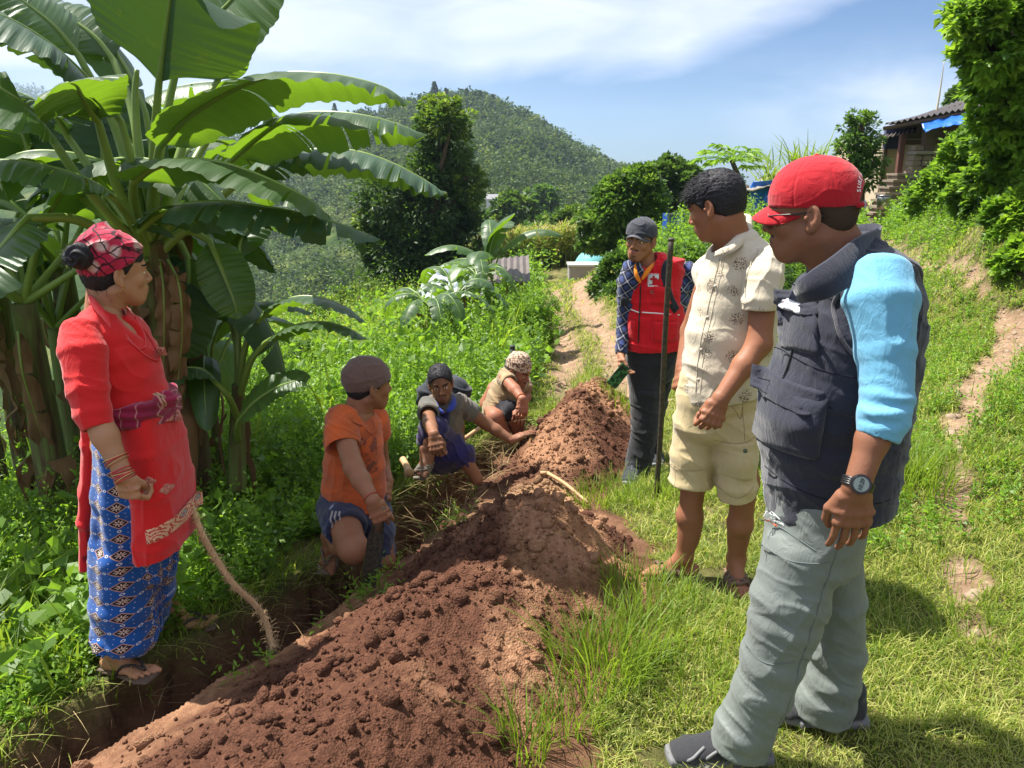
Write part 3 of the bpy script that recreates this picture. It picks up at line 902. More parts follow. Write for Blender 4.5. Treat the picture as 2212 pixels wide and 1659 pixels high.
def sandal(parent,g,toe,mats,up=(0,0,1),s=1.0,kind='thong',L=.255):
 td=unit(toe);upv=unit(np.asarray(up,float)-td*(np.asarray(up,float)@td));sd=np.cross(td,upv);g=np.asarray(g,float);F3=np.stack([sd,td,upv],1)
 T=lambda x,y,z:g+F3@(np.array([x,y,z])*s)
 f=Field(g-.2*s,g+.26*s,.004)
 f.loft([(T(0,-.06,-.008),.036*s,.010*s,sd),(T(0,.03,-.008),.036*s,.009*s,sd),(T(0,.12,-.008),.050*s,.009*s,sd),(T(0,.165,-.006),.042*s,.009*s,sd)],.004,sq=3)
 V,F=f.mesh();so=mesh_obj('sandal',V,F,mats[0],parent)
 m=MB()
 if kind=='thong':
  for x in(-1,1):m.tube(spline([T(x*.040,.03,0),T(x*.034,.06,.040),T(x*.014,.10,.040),T(.004,.135,.022)],10),.0055*s,8)
 else:
  for(y0,y1)in((.03,.085),(.085,.03),(.055,.115),(.115,.06),(.10,.135)):
   pts=[T(-.047,y0,0),T(-.036,y0*.8+y1*.2,.034),T(0,(y0+y1)/2,.050-(y0+y1)*.10),T(.036,y0*.2+y1*.8,.034),T(.047,y1,0)]
   q=spline(pts,14)
   for k in(-1,0,1):m.tube(q+td*k*.0052,.0042*s,6)
 m.build('strap',mats[1],so,True)
 return so

def FB(a,b,c,d,e,f,m,h):
 """field covering the part of the place seen between two photo corners, from distance c to f"""
 q=np.array([P(x,y,z)for x in(a,d)for y in(b,e)for z in(c,f)])
 return Field(q.min(0)-m,q.max(0)+m,h)
def sleeve(st,ce,dl,inner,h=.0045,fn=None,k=.016,inset=.02):
 """one sleeve or trouser leg, cut straight and hollow at its end"""
 ps=np.array([q[0]for q in st]);r=max(max(q[1],q[2])for q in st)+.03
 f=Field(ps.min(0)-r,ps.max(0)+r,h);f.loft(st,k);dl=unit(dl)
 f.cut(ce,dl,r*1.5);f.cone(ce-dl*inset,ce+dl*.08,inner,inner,.002,'s')
 V,F=f.mesh();V=smooth(V,F)
 if fn is not None:
  e=np.clip(-((V-ce)@dl)/.022,0,1)
  V=V+vnormals(V,F)*(fn(V)*e)[:,None]
 return V,F
def poly_cut(f,pts,axis,c,depth):
 """cut a polygonal opening (points in space, seen along axis) into the solid, down to a depth around c"""
 ax=unit(axis);e1=unit(np.cross(ax,(0,0,1)));e2=np.cross(e1,ax)
 q2=np.array([[(np.asarray(p)-c)@e1,(np.asarray(p)-c)@e2]for p in pts])
 def fn(p):
  q=p-c;x,y=q@e1,q@e2;d=np.full(x.shape,1e9);inside=np.zeros(x.shape,bool)
  for i in range(len(q2)):
   a,b=q2[i],q2[(i+1)%len(q2)];ab=b-a;t=np.clip(((x-a[0])*ab[0]+(y-a[1])*ab[1])/(ab@ab),0,1)
   d=np.minimum(d,np.hypot(x-a[0]-t*ab[0],y-a[1]-t*ab[1]))
   inside^=((a[1]>y)!=(b[1]>y))&(x<(b[0]-a[0])*(y-a[1])/(b[1]-a[1]+1e-12)+a[0])
  return np.maximum(np.where(inside,-d,d),np.abs(q@ax)-depth)
 f.put(c-depth-.1,c+depth+.1,fn,.002,'s')
def rib(name,pts,w,nrm,mat,par,th=.006,n=20,center=None):
 """a flat band of cloth that follows a line"""
 q=spline(pts,n);t=np.gradient(q,axis=0);t/=np.linalg.norm(t,axis=1)[:,None]
 nn=np.broadcast_to(unit(nrm),t.shape)if center is None else np.array([unit(np.append((a-center)[:2],.0))for a in q])
 sd=np.cross(t,nn);sd/=np.linalg.norm(sd,axis=1)[:,None];W=np.interp(np.linspace(0,1,n),np.linspace(0,1,len(w)),w)[:,None]
 rows=np.stack([q-sd*W,q-sd*W*.9+nn*th,q+sd*W*.9+nn*th,q+sd*W,q-nn*th*.3],1).reshape(-1,3)
 fs=[[k*5+j,k*5+(j+1)%5,(k+1)*5+(j+1)%5,(k+1)*5+j]for k in range(n-1)for j in range(5)]
 v=mesh_obj(name,rows,[np.array(fs),np.array([[4,3,2,1,0],[n*5-5,n*5-4,n*5-3,n*5-2,n*5-1]])],mat,par);return v
# ------------------------------------------------------------------ people: shared bits
def text_geo(s,size,align='CENTER',bold=0.0):
 cu=bpy.data.curves.new('t','FONT');cu.body=s;cu.size=size;cu.align_x=align;cu.align_y='CENTER';cu.offset=bold;cu.resolution_u=3
 o=bpy.data.objects.new('t',cu);C.objects.link(o)
 dg=bpy.context.evaluated_depsgraph_get();me=bpy.data.meshes.new_from_object(o.evaluated_get(dg))
 bm=bmesh.new();bm.from_mesh(me);bmesh.ops.triangulate(bm,faces=bm.faces)
 V=np.array([v.co[:]for v in bm.verts])if bm.verts else np.zeros((0,3));F=np.array([[v.index for v in f.verts]for f in bm.faces])if bm.faces else np.zeros((0,3),int)
 bm.free();bpy.data.objects.remove(o);bpy.data.curves.remove(cu);bpy.data.meshes.remove(me)
 return V,F

def place2d(V,c,ex,ey,lift=0.0):
 ex,ey=unit(ex),unit(ey);nz=np.cross(ex,ey)
 return np.asarray(c)+V[:,:1]*ex+V[:,1:2]*ey+nz*lift

def project(V,TV,TF,axis,lift=.002):
 """drop points onto a target surface along an axis: nearest target vertex in the plane across the axis, outermost side"""
 axis=unit(axis);tp=TV-(TV@axis)[:,None]*axis;td=TV@axis
 out=V.copy()
 for i,v in enumerate(V):
  q=v-(v@axis)*axis;d=np.linalg.norm(tp-q,axis=1)
  m=d<.012
  if not m.any():m=d<d.min()+.004
  # take the surface point on the viewer side (axis points outwards)
  lim=td[m].max();sel=m&(td>lim-.03)
  w=np.exp(-(d[sel]/.006)**2)+1e-9
  out[i]=q+axis*((td[sel]*w).sum()/w.sum()+lift)
 return out

def grid_patch(c,ex,ey,w,h,nx=14,ny=12,shape=None):
 u,v=np.meshgrid(np.linspace(-.5,.5,nx),np.linspace(-.5,.5,ny),indexing='ij')
 if shape:u,v=shape(u,v)
 pts=np.asarray(c)+(u*w)[...,None]*unit(ex)+(v*h)[...,None]*unit(ey)
 i,j=np.meshgrid(np.arange(nx-1),np.arange(ny-1),indexing='ij')
 f=np.stack([i*ny+j,(i+1)*ny+j,(i+1)*ny+j+1,i*ny+j+1],-1).reshape(-1,4)
 return pts.reshape(-1,3),f,u.ravel(),v.ravel()

def patch(name,target,c,ex,ey,w,h,axis,mat,parent,thick=.008,puff=.0,nx=16,ny=14,shape=None,base=.001,wave=0.0):
 """a sewn-on piece (pocket, flap, label) that follows the garment: front sheet pushed out, edges turned down to it"""
 TV,TF=target
 V,F,u,v=grid_patch(c,ex,ey,w,h,nx,ny,shape)
 _a=unit(axis);_q=TV-np.asarray(c);_q=_q-(_q@_a)[:,None]*_a;near=TV[np.linalg.norm(_q,axis=1)<max(w,h)*.8+.03]
 pv=project(V,near,None,axis,base)
 e=np.minimum(np.minimum(np.abs(u+.5),np.abs(.5-u))*w,np.minimum(np.abs(v+.5),np.abs(.5-v))*h)
 uu=np.repeat(np.linspace(-.5,.5,nx),ny);vv=np.tile(np.linspace(-.5,.5,ny),nx)
 edge=(np.abs(uu)>.499)|(np.abs(vv)>.499)
 lift=np.where(edge,-min(.004,thick*.5),thick+puff*(1-(2*uu)**2)*(1-(2*vv)**2))
 lift=lift+wave*np.where(edge,0,noise3(V*28))
 pv=pv+unit(axis)*lift[:,None]
 return mesh_obj(name,pv,F,mat,parent)

def cap_brim(T,w=.078,y0=.070,L=.070,z0=.030,drop=.035,curve=7.0,th=.0035,n=26,m=10):
 vs=[]
 for s_ in(0,1):
  for a in np.linspace(-math.pi/2,math.pi/2,n):
   for v in np.linspace(0,1,m):
    x=w*math.sin(a);yi=y0-.045*(1-math.cos(a))*1.0;yo=yi+L*max(0,math.cos(a))**.55
    y=yi+(yo-yi)*v
    vs.append(T(x*(1-.06*v),y,z0-curve*x*x-drop*v*(y-yi)/L+th*s_))
 vs=np.array(vs);fs=[]
 for i in range(n-1):
  for j in range(m-1):
   a=i*m+j;q=[a,a+m,a+m+1,a+1];fs.append(q);fs.append([k+n*m for k in q[::-1]])
 for i in range(n-1):
  for j in(0,m-1):
   a=i*m+j;fs.append([a,a+m,a+m+n*m,a+n*m])
 return vs,np.array(fs)

def core(st,limbs=()):
 """the hidden trunk of a body, so that it is whole under its clothes"""
 ps=np.array([q[0]for q in st]);f=Field(ps.min(0)-.3,ps.max(0)+.3,.012)
 f.loft(st,.04)
 for a,b,r1,r2 in limbs:f.cone(a,b,r1,r2,.04)
 return f.mesh()

def body_obj(parts,mats,parent):
 """parts: (V,F[,material index]); one mesh"""
 vs,fs,mi,n=[],[],[],0
 for p in parts:
  vs.append(p[0]);fs.append(p[1]+n);n+=len(p[0]);mi.append(p[2]if len(p)>2 else np.zeros(len(p[1]),int))
 return mesh_obj('body',np.concatenate(vs),np.concatenate(fs),mats,parent,matidx=np.concatenate(mi))

HAIR=hair_mat()
BLACK=plain('black_plastic',(.012,.012,.013),.35,.5)
METAL=plain('grey_metal',(.35,.35,.36),.35,.5,metal=1.0)
LACE=plain('black_lace',(.02,.02,.022),.8,.2)

# ------------------------------------------------------------------ the man in the navy vest (right foreground)
def build_navy():
 root=empty('person',(0.72,1.93,0.0),'man in red cap, navy sleeveless vest and grey trousers, standing nearest at right','person',None)
 Y=1.95
 hc=P(1752,462,1.97);face=np.array([-.88,.42,-.13]);up=(-.06,0,1);s=1.0
 M=head_frame(face,up);T=lambda x,y,z:hc+M@(np.array([x,y,z])*s)
 nk=P(1836,600,1.97)
 sk=skin_mats('tan',(.225,.098,.055),(.16,.06,.05))
 hv,hf_,hm=head(hc,face,up,nk,s,.003,nr=.068,stubble=True,face_w=1.06)
 # near arm
 sh=P(1915,640,1.80);el=P(1913,866,1.715);wr_=P(1850,1052,1.66)
 av,af=arm([sh,el,(el*.55+wr_*.45),wr_],[.044,.034,.035,.029],P(1838,1150,1.67)-wr_,np.array([.12,1.0,.0]),np.array([-1,.12,0.0]),'relax',1.06,curl=(.22,.34,.25),spread=-.06)
 sh2=P(1800,655,2.15);el2=P(1770,860,2.22);wr2=P(1760,1020,2.18)
 av2,af2=arm([sh2,el2,wr2],[.05,.045,.03],(0,0,-1),(0,-1,0),(-1,0,0),'relax',1.0,h=.006)
 hip=P(1770,1060,1.95)
 an1=P(1600,1585,1.89);an1[2]=.085;kn1=P(1705,1340,1.86)
 an2=P(1792,1545,2.05);an2[2]=.085;kn2=P(1805,1340,2.02)
 cv,cf=core([(nk,.09,.09,(1,0,0)),(P(1850,720,1.95),.11,.11,(1,0,0)),(P(1820,900,1.95),.11,.11,(1,0,0)),(P(1770,1040,1.95),.10,.10,(1,0,0))],[(hip,kn1+[.02,.02,0],.07,.04),(kn1+[.02,.02,0],an1,.04,.03),(hip,kn2,.06,.035),(kn2,an2,.035,.03),(nk,sh,.05,.05),(nk,sh2,.05,.05)])
 body_obj([(hv,hf_,hm),(av,af),(av2,af2),(cv,cf)],sk,root)
 # cropped hair: a close shaven shadow with its own hair line
 V,F=hair_cap(hc,face,up,s,.003,thick=.0032,front=.045,low=-.062,amp=.0008,freq=300,side=-.012,w=1.04)
 n=NT('cropped_hair');o=n.obj()
 v=n.noise(700,2,.5,o)
 m=n.done(n.bsdf(n.mix(v,(.020,.013,.010),(.075,.042,.028)),.7,n.bump(v,.4,.002),spec=.2))
 mesh_obj('hair',V,F,m,root)
 # light blue shirt: sleeve and what shows in the armhole
 blue=cloth_mat('light_blue_jersey',(.14,.37,.54),.85,1500,.3,.06,.15)
 f=FB(1640,1100,1.6,2010,520,2.3,0.2,.0045)
 f.loft([(P(1900,592,1.84),.068,.070,(1,0,0)),(P(1902,650,1.80),.082,.074,(1,0,0)),(P(1914,760,1.76),.063,.060,(1,0,0)),(P(1918,862,1.72),.056,.054,(1,0,0)),(P(1909,905,1.70),.056,.052,(1,0,.1)),(P(1898,940,1.69),.050,.047,(1,0,-.3))],.018)
 f.loft([(P(1880,620,1.86),.07,.09,(1,0,0)),(P(1860,740,1.88),.075,.09,(1,0,0))],.02)
 dl=unit(P(1885,975,1.68)-P(1925,868,1.70))
 ce=P(1896,946,1.685)
 f.cut(ce,dl,.12);f.cone(ce-dl*.012,ce+dl*.05,.037,.037,.002,'s')
 V,F=f.mesh()
 def fn(p):
  a=spot(p,P(1915,895,1.66),.060);b=spot(p,P(1895,640,1.75),.12)
  # bunched rings over the elbow, long drape folds from the shoulder
  r=np.sin((p@dl)*190+3.0*noise3(p*14)+1.5*(p[:,0])*20)*.0042*a
  e=np.clip(-((p-ce)@dl)/.03,0.0,1)
  return e*(r+folds(p,(1,.1,-.18),13,.0040,3)*(1-a)*.9+folds(p,(.5,.1,1),20,.0022,13)*(.3+a)+.0012*fbm(p*10,2)+b*folds(p,(.9,0,.5),16,.002,8))
 V=wr(V,F,fn)
 shirt=mesh_obj('shirt',V,F,blue,root)
 # hem band of the rolled cuff
 # trousers
 grey=cloth_mat('grey_trousers',(.150,.170,.158),.62,1100,.15,.06,.12,spec=.3)
 f=Field(np.array([.30,1.55,-.02]),np.array([1.15,2.35,1.05]),.005)
 wst=sta(1660,1055,1880,1070,1.95,.17)
 f.loft([wst,sta(1655,1130,1872,1140,1.95,.165),sta(1648,1190,1862,1200,1.94,.15)],.02)
 f.loft([sta(1650,1180,1820,1200,1.90,.105),sta(1622,1290,1792,1300,1.88,.092),sta(1618,1340,1770,1352,1.87,.085),sta(1604,1420,1738,1436,1.87,.078),sta(1585,1480,1712,1500,1.87,.076),sta(1548,1560,1670,1578,1.88,.078),sta(1530,1598,1655,1640,1.88,.080)],.025)
 f.loft([sta(1730,1180,1864,1200,2.03,.095),sta(1755,1290,1873,1292,2.04,.09),sta(1750,1400,1870,1405,2.05,.082),sta(1745,1450,1858,1480,2.05,.08),sta(1722,1495,1848,1530,2.05,.078),sta(1712,1520,1836,1575,2.05,.076)],.025)
 c1=P(1592,1612,1.88);d1=unit(P(1575,1655,1.88)-P(1592,1612,1.88)+np.array([.01,0,0]));f.cut(c1,(-.18,0,-1),.14);f.cone(c1+np.array([0,0,.03]),c1-np.array([0,0,.1]),.050,.055,.002,'s')
 c2=P(1775,1543,2.05);f.cut(c2,(-.15,0,-1),.13)
 V,F=f.mesh()
 def fn(p):
  kn=spot(p,P(1650,1330,1.80),.15);kf=spot(p,P(1610,1570,1.80),.12);cr=spot(p,P(1700,1180,1.80),.17);k2=spot(p,P(1790,1480,1.95),.14)
  a=folds(p,(.35,0,1),15,.0070,2)*np.clip(.9*kn+1.1*kf+.5*cr+.8*k2,.05,1)*(.5+.9*np.clip(noise3(p*6+4)+.3,0,1))
  b=folds(p,(.9,.2,-.35),7,.0065,7)*.9
  c=folds(p,(.55,.1,.8),9,.005,21)*.7
  return a+b+c+.0012*fbm(p*20,2)
 V=wr(V,F,fn)
 tr=mesh_obj('trousers',V,F,grey,root)
 # seams: side seam and zip-off knee seam
 seam=plain('trouser_seam',(.12,.145,.14),.8,.1)
 m=MB()
 TVn=V[V[:,1]<1.93]
 def seamline(pp,r=.0016,lift=.0005,tv=None,ax=(0,-1,.1)):
  pts=spline([P(a,b,1.85)for a,b in pp],40)
  return project(pts,TVn if tv is None else tv,None,ax,lift)
 for pp in([(1790,1130),(1775,1200),(1745,1300),(1715,1400),(1695,1480),(1668,1560)],[(1648,1188),(1700,1200),(1770,1192)],[(1655,1140),(1700,1150),(1745,1172)],[(1715,1400),(1745,1412),(1768,1410)],[(1612,1395),(1640,1412),(1700,1405)]):
  m=MB();m.tube(seamline(pp),.0013,5,False);m.build('seam',seam,tr,True)
 # printed logo on the hip: a mountain scribble and two words
 for word,col,cc,sz,nm in(('OUTDOOR',(.62,.65,.63),(1696,1152),.0088,'logo_word'),('Fashion',(.70,.12,.03),(1694,1160),.0085,'logo_word')):
  tv,tf=text_geo(word,sz,bold=.0004)
  v3=place2d(tv,P(cc[0],cc[1],1.80),(1,0,-.20),(.1,0,1));v3=project(v3,TVn,None,(0,-1,.1),.003)
  mesh_obj(nm,v3,tf,plain('logo_'+word.lower(),col,.7),tr,False)
 m=MB()
 for pp in([(1678,1146),(1686,1136),(1692,1142),(1698,1137),(1709,1147)],[(1682,1141),(1690,1144),(1703,1143)]):
  q=spline([P(a,b,1.80)for a,b in pp],14);m.tube(project(q,TVn,None,(0,-1,.1),.002),.0012,5,False)
 m.build('logo_mark',plain('logo_pale',(.6,.65,.65),.7),tr,True)
 # vest
 navy=cloth_mat('navy_canvas',(.024,.026,.040),.85,1300,.2,.14,.25)
 f=FB(1600,1120,1.6,2030,480,2.3,0.12,.0048)
 st=[sta(1800,548,1915,545,1.98,.10),sta(1760,590,1978,597,1.97,.16),sta(1728,640,1996,650,1.96,.185),sta(1702,700,1999,705,1.96,.185),sta(1684,770,1990,775,1.96,.18),sta(1662,830,1976,835,1.96,.178),sta(1645,890,1966,895,1.96,.175),sta(1640,950,1955,955,1.96,.175),sta(1652,1020,1942,1025,1.96,.172),sta(1656,1070,1930,1082,1.96,.17),sta(1658,1100,1928,1115,1.96,.17)]
 f.loft(st,.02,sq=2.3)
 # far shoulder
 f.ell(P(1800,640,2.12),(.11,.07,.075),None,.05)
 # collar
 cn=T(0,-.03,-.10)
 f.loft([(P(1832,598,1.97),.098,.105,(1,0,.35)),(P(1818,540,1.98),.088,.090,(1,0,.35)),(P(1812,515,1.98),.088,.090,(1,0,.35))],.012)
 f.cone(P(1815,575,1.97),P(1795,480,1.97),.070,.084,.003,'s')
 f.cut(P(1822,533,1.97),(-.50,0,1),.15)
 # armhole
 f.loft([(P(1900,640,1.70),.090,.115,(1,0,0)),(P(1893,720,1.70),.078,.095,(1,0,0))],.012,'s')
 f.cut(P(1790,1088,1.96),unit(np.array([.13,0,-1])),.3)
 V,F=f.mesh()
 def fn(p):
  ah=spot(p,P(1850,690,1.78),.12)
  return folds(p,(.45,.1,1),13,.006,11)*.8+folds(p,(1,.2,.3),18,.004,5)*(.5+ah)+.0018*fbm(p*26,2)
 V=wr(V,F,fn)
 vest=mesh_obj('vest',V,F,navy,root);tg_=(V,F)
 rib('collar',[P(1722,640,1.86),P(1738,628,1.82),P(1775,612,1.80),P(1822,582,1.82),P(1862,545,1.87),P(1892,522,1.95),P(1890,508,2.04),P(1850,510,2.10)],[.018,.030,.040,.042,.040,.034,.03,.03],(0,-1,.3),navy,vest,.007,30,center=P(1815,560,1.98))
 # armhole binding
 rim=[P(1893,566,1.80),P(1850,596,1.79),P(1822,650,1.79),P(1812,710,1.80),P(1832,752,1.79),P(1872,790,1.79)]
 m=MB();q=spline(rim,46);near=V[V[:,1]<1.95]
 q=project(q,near,None,(0,-1,0),.002);m.tube(q,.0055,6)
 q=spline([P(1893,562,1.80),P(1935,560,1.83),P(1970,590,1.86),P(1985,615,1.88)],20);m.tube(project(q,near,None,(.25,-1,.5),.001),.006,6)
 m.build('armhole_binding',cloth_mat('navy_binding',(.075,.070,.085),.8),vest,True)
 # pockets with flaps
 ex=np.array([1,0,-.10]);ey=np.array([.08,0,1])
 ax=(-.25,-1,.05)
 p1=patch('pocket',tg_,P(1712,925,1.80),(1,0,-.05),(.05,0,1),.155,.165,ax,navy,vest,.016,.020,wave=.006)
 p2=patch('pocket',tg_,P(1735,715,1.80),(1,0,-.03),(-.12,0,1),.085,.135,ax,navy,vest,.010,.012,wave=.004)
 def fl(u,v):return u,v-.32*np.clip(.5-v,0,1)*(np.abs(u)>2)+0.0*u
 def fl2(u,v):return u,np.where(v<0,v*(1-.45*np.clip(np.abs(u)*2,0,1)**3),v)
 V1=np.concatenate([V,np.array([w.co[:]for w in p1.data.vertices])+np.array(root.location),np.array([w.co[:]for w in p2.data.vertices])+np.array(root.location)])
 patch('pocket_flap',(V1,F),P(1706,868,1.79),(1,0,-.14),(.05,0,1),.170,.070,ax,navy,vest,.010,.003,shape=fl2)
 fp=patch('pocket_flap',(V1,F),P(1734,672,1.79),(1,0,-.05),(-.1,0,1),.098,.050,ax,navy,vest,.009,.003,shape=fl2)
 # white printed label on the flap
 V2=np.concatenate([V1,np.array([w.co[:]for w in fp.data.vertices])+np.array(root.location)])
 lb=patch('label',(V2,F),P(1722,679,1.78),(1,0,-.16),(.12,0,1),.045,.026,ax,cloth_mat('label_white',(.62,.62,.64),.7),vest,.0045,0,8,6)
 tv,tf=text_geo('I -',.012,bold=.0002);v3=place2d(tv,P(1716,680,1.75),(1,0,-.16),(.12,0,1))
 lv=np.array([w.co[:]for w in lb.data.vertices])+np.array(root.location)
 mesh_obj('label_print',project(v3,lv,None,ax,.004),tf,plain('print_red',(.42,.08,.06),.7),lb,False)
 # zip down the front edge, seam lines
 m=MB();q=spline([P(1752,612,1.78),P(1728,622,1.80),P(1718,660,1.82),P(1700,720,1.83),P(1683,790,1.83),P(1664,850,1.84)],60)
 q=project(q,near,None,(-.7,-1,0),.0015);m.tube(q,.0028,6)
 for i in range(2,58,1):m.box(q[i]+np.array([-.002,-.003,0]),(.005,.003,.0022))
 m.build('zip',BLACK,vest)
 NSEAM=plain('navy_seam',(.012,.013,.02),.9,.1)
 for pp in([(1724,630),(1775,650),(1830,655)],[(1690,780),(1760,800),(1850,812)],[(1650,850),(1740,872),(1800,880)],[(1666,1052),(1760,1072),(1850,1085),(1925,1080)]):
  q=spline([P(a,b,1.80)for a,b in pp],30);m=MB();m.tube(project(q,near,None,(-.2,-1,0),.0004),.0013,5,False);m.build('seam',NSEAM,vest,True)
 # cap
 red=cloth_mat('red_cotton',(.38,.008,.016),.78,1500,.2,.08,.2)
 f=Field(hc-.18,hc+.2,.003)
 A=np.array
 f.ell(T(0,-.018,.040),A([.086,.107,.098])*s,M,0);f.ell(T(0,.02,.040),A([.078,.076,.086])*s,M,.03)
 f.cut(T(0,0,.020),-M@unit(A([0,-.10,1.0])),.3)
 f.ell(T(0,-.125,.024),A([.034,.034,.032])*s,M,.003,'s')
 f.ell(T(0,-.018,.030),A([.080,.100,.085])*s,M,.002,'s')
 V,F=f.mesh()
 def fn(p):
  L=(p-hc)@M/s;a=np.arctan2(L[:,0],-L[:,1]-.018)
  g=np.abs(((a/(math.pi/3))+.5)%1-.5)
  return-.0016*np.exp(-(g/.02)**2)+folds(p,M[:,2],30,.0015,4)*.7
 V=wr(V,F,fn)
 cap=mesh_obj('cap',V,F,red,root)
 bv,bf=cap_brim(T,.077,.064,.078,.034,.030,6.0)
 br=mesh_obj('brim',bv,bf,red,cap)
 m=MB();m.tube([T(-.042,-.106,.012),T(-.022,-.119,.010),T(0,-.123,.009),T(.022,-.119,.010),T(.042,-.106,.012)],.0062,8);m.build('strap',red,cap,True)
 m=MB();m.box(T(-.020,-.124,.010),(.012,.004,.018),M);m.build('buckle',METAL,cap)
 v,ff=IV*A([.0065,.0065,.004]),IF;mesh_obj('button',(v@M.T)+T(0,-.018,.139),ff,red,cap)
 m=MB()
 allv=[]
 word='SURE PROGRAM';k=0;vs=[];fs=[]
 for i,ch in enumerate(word):
  if ch==' ':continue
  tv,tf=text_geo(ch,.0150,bold=.0003)
  th=math.radians(90+78-i*156/(len(word)-1));rr_=.044
  q=tv
  if True:
   u=math.cos(th)*rr_;w_=math.sin(th)*rr_;tx=math.sin(th);tz=-math.cos(th)
   x=u+q[:,0]*tx+q[:,1]*math.cos(th);z=.036+w_+q[:,0]*tz+q[:,1]*math.sin(th)
  inside=np.clip(1-(x/.0875)**2-((z-.040)/.0995)**2,0,1)
  y=-.018-.1085*np.sqrt(inside)
  vv=np.array([T(a,b,c)for a,b,c in zip(x,y,z)]);fs.append(tf+k);k+=len(vv);vs.append(vv)
 mesh_obj('lettering',np.concatenate(vs),np.concatenate(fs),plain('white_thread',(.75,.72,.72),.7),cap,False)
 m=MB();m.tube([T(-.062,.055,.058),T(-.070,.038,.056),T(-.076,.018,.056)],.0016,5);m.tube([T(-.0585,.062,.064),T(-.062,.056,.069),T(-.065,.050,.064),T(-.061,.057,.060),T(-.0585,.062,.064)],.0014,5);m.build('embroidery',plain('dark_thread',(.06,.005,.01),.8),cap,True)
 # glasses
 m=MB()
 for sx in(-1,1):
  q=[T(sx*(.031+.021*math.cos(a)),.098-.004*abs(math.cos(a)),.003+.015*math.sin(a))for a in np.linspace(0,2*math.pi,20)]
  m.tube(q,.0016,6,False)
  m.tube([T(sx*.052,.094,.008),T(sx*.074,.070,.010),T(sx*.081,.02,.008),T(sx*.086,-.012,.010),T(sx*.080,-.040,-.006)],.0020,6)
 m.tube([T(-.010,.098,.006),T(0,.101,.008),T(.010,.098,.006)],.0014,6)
 g_=m.build('glasses',BLACK,root,True)
 m=MB()
 for sx in(-1,1):
  c_=T(sx*.031,.0965,.003);ring=[T(sx*(.031+.020*math.cos(a)),.097-.004*abs(math.cos(a)),.003+.014*math.sin(a))for a in np.linspace(0,2*math.pi,20,endpoint=False)]
  m.add(np.array([c_]+ring),[[0,1+i,1+(i+1)%20]for i in range(20)])
 n=NT('lens_glass');gb=n.n('ShaderNodeBsdfGlossy');gb.inputs['Roughness'].default_value=.02;tb=n.n('ShaderNodeBsdfTransparent')
 m.build('lens',n.done(n.mixsh(.18,tb.outputs[0],gb.outputs[0])),g_)
 # watch
 wd=unit(wr_-el);wc=wr_-wd*.008
 sx=unit(np.cross(wd,np.array([0,1,0])));sy=np.cross(sx,wd)  # sy towards -Y or +Y
 if sy[1]>0:sy=-sy;sx=-sx
 ring=[wc+sx*math.cos(a)*.0345+sy*math.sin(a)*.031 for a in np.linspace(0,2*math.pi,36)]
 m=MB()
 for k_ in(-1.5,-.5,.5,1.5):m.tube([r+wd*k_*.005 for r in ring],.0035,6,False)
 W=m.build('watch',BLACK,root,True)
 dn=unit(sy*.95-sx*(.35 if sx[0]>0 else-.35));fc=wc+dn*.036
 m=MB();m.tube([fc-dn*.004,fc+dn*.008],[.0235,.0225],28)
 m.build('case',plain('watch_case',(.035,.035,.04),.3,.5,metal=.4),W,False)
 m=MB()
 e1=unit(np.cross(dn,wd));
 m.tube([fc+dn*.0082,fc+dn*.0098],[.0205,.0195],28);
 for a in np.linspace(0,2*math.pi,36,endpoint=False):m.box(fc+dn*.0095+(e1*math.cos(a)+wd*math.sin(a))*.0215,(.0016,.0016,.0016))
 m.build('bezel',MATS['watch_case'],W)
 m=MB();m.tube([fc+dn*.0099,fc+dn*.0103],[.0165,.0165],24);m.build('display',plain('lcd',(.10,.13,.125),.2,.5),W)
 tv,tf=text_geo('10:29',.0125,bold=.0003);mesh_obj('digits',place2d(tv,fc+dn*.0110,-wd,np.cross(dn,-wd)),tf,plain('lcd_ink',(.01,.015,.015),.4),W,False)
 # trainers
 sm=[cloth_mat('shoe_mesh',(.030,.031,.035),.8,700,.5),plain('shoe_sole',(.14,.14,.145),.7,.3,bump=.3),plain('shoe_lace',(.02,.02,.022),.7)]
 g1=np.array([an1[0]+.0,1.895,.012]);s1=shoe(root,'shoe',g1,(-1,-.04,0),sm,1.08)
 shoe(root,'shoe',np.array([an2[0]+.02,2.06,.012]),(-1,.12,0),sm,1.08)
 tv,tf=text_geo('HUMTTO',.018,bold=.0004)
 sv=np.array([w.co[:]for w in s1.data.vertices])+np.array(root.location)
 v3=place2d(tv,g1+np.array([.0,-.10,.045]),(1,0,-.08),(0,0,1));mesh_obj('shoe_lettering',project(v3,sv,None,(0,-1,.1),.002),tf,plain('print_orange',(.55,.14,.03),.6),s1,False)
 m=MB()
 for pts in([(-.13,-.05,.022),(-.10,-.048,.05),(-.06,-.04,.075)],[(-.17,-.03,.02),(-.14,-.035,.045),(-.11,-.02,.062)]):
  q=[g1+np.array(a)for a in pts];m.tube(project(np.array(spline(q,10)),sv,None,(0,-1,.5),.001),.005,6)
 m.build('shoe_overlay',plain('shoe_grey',(.16,.16,.165),.6),s1,True)
 return root
build_navy()
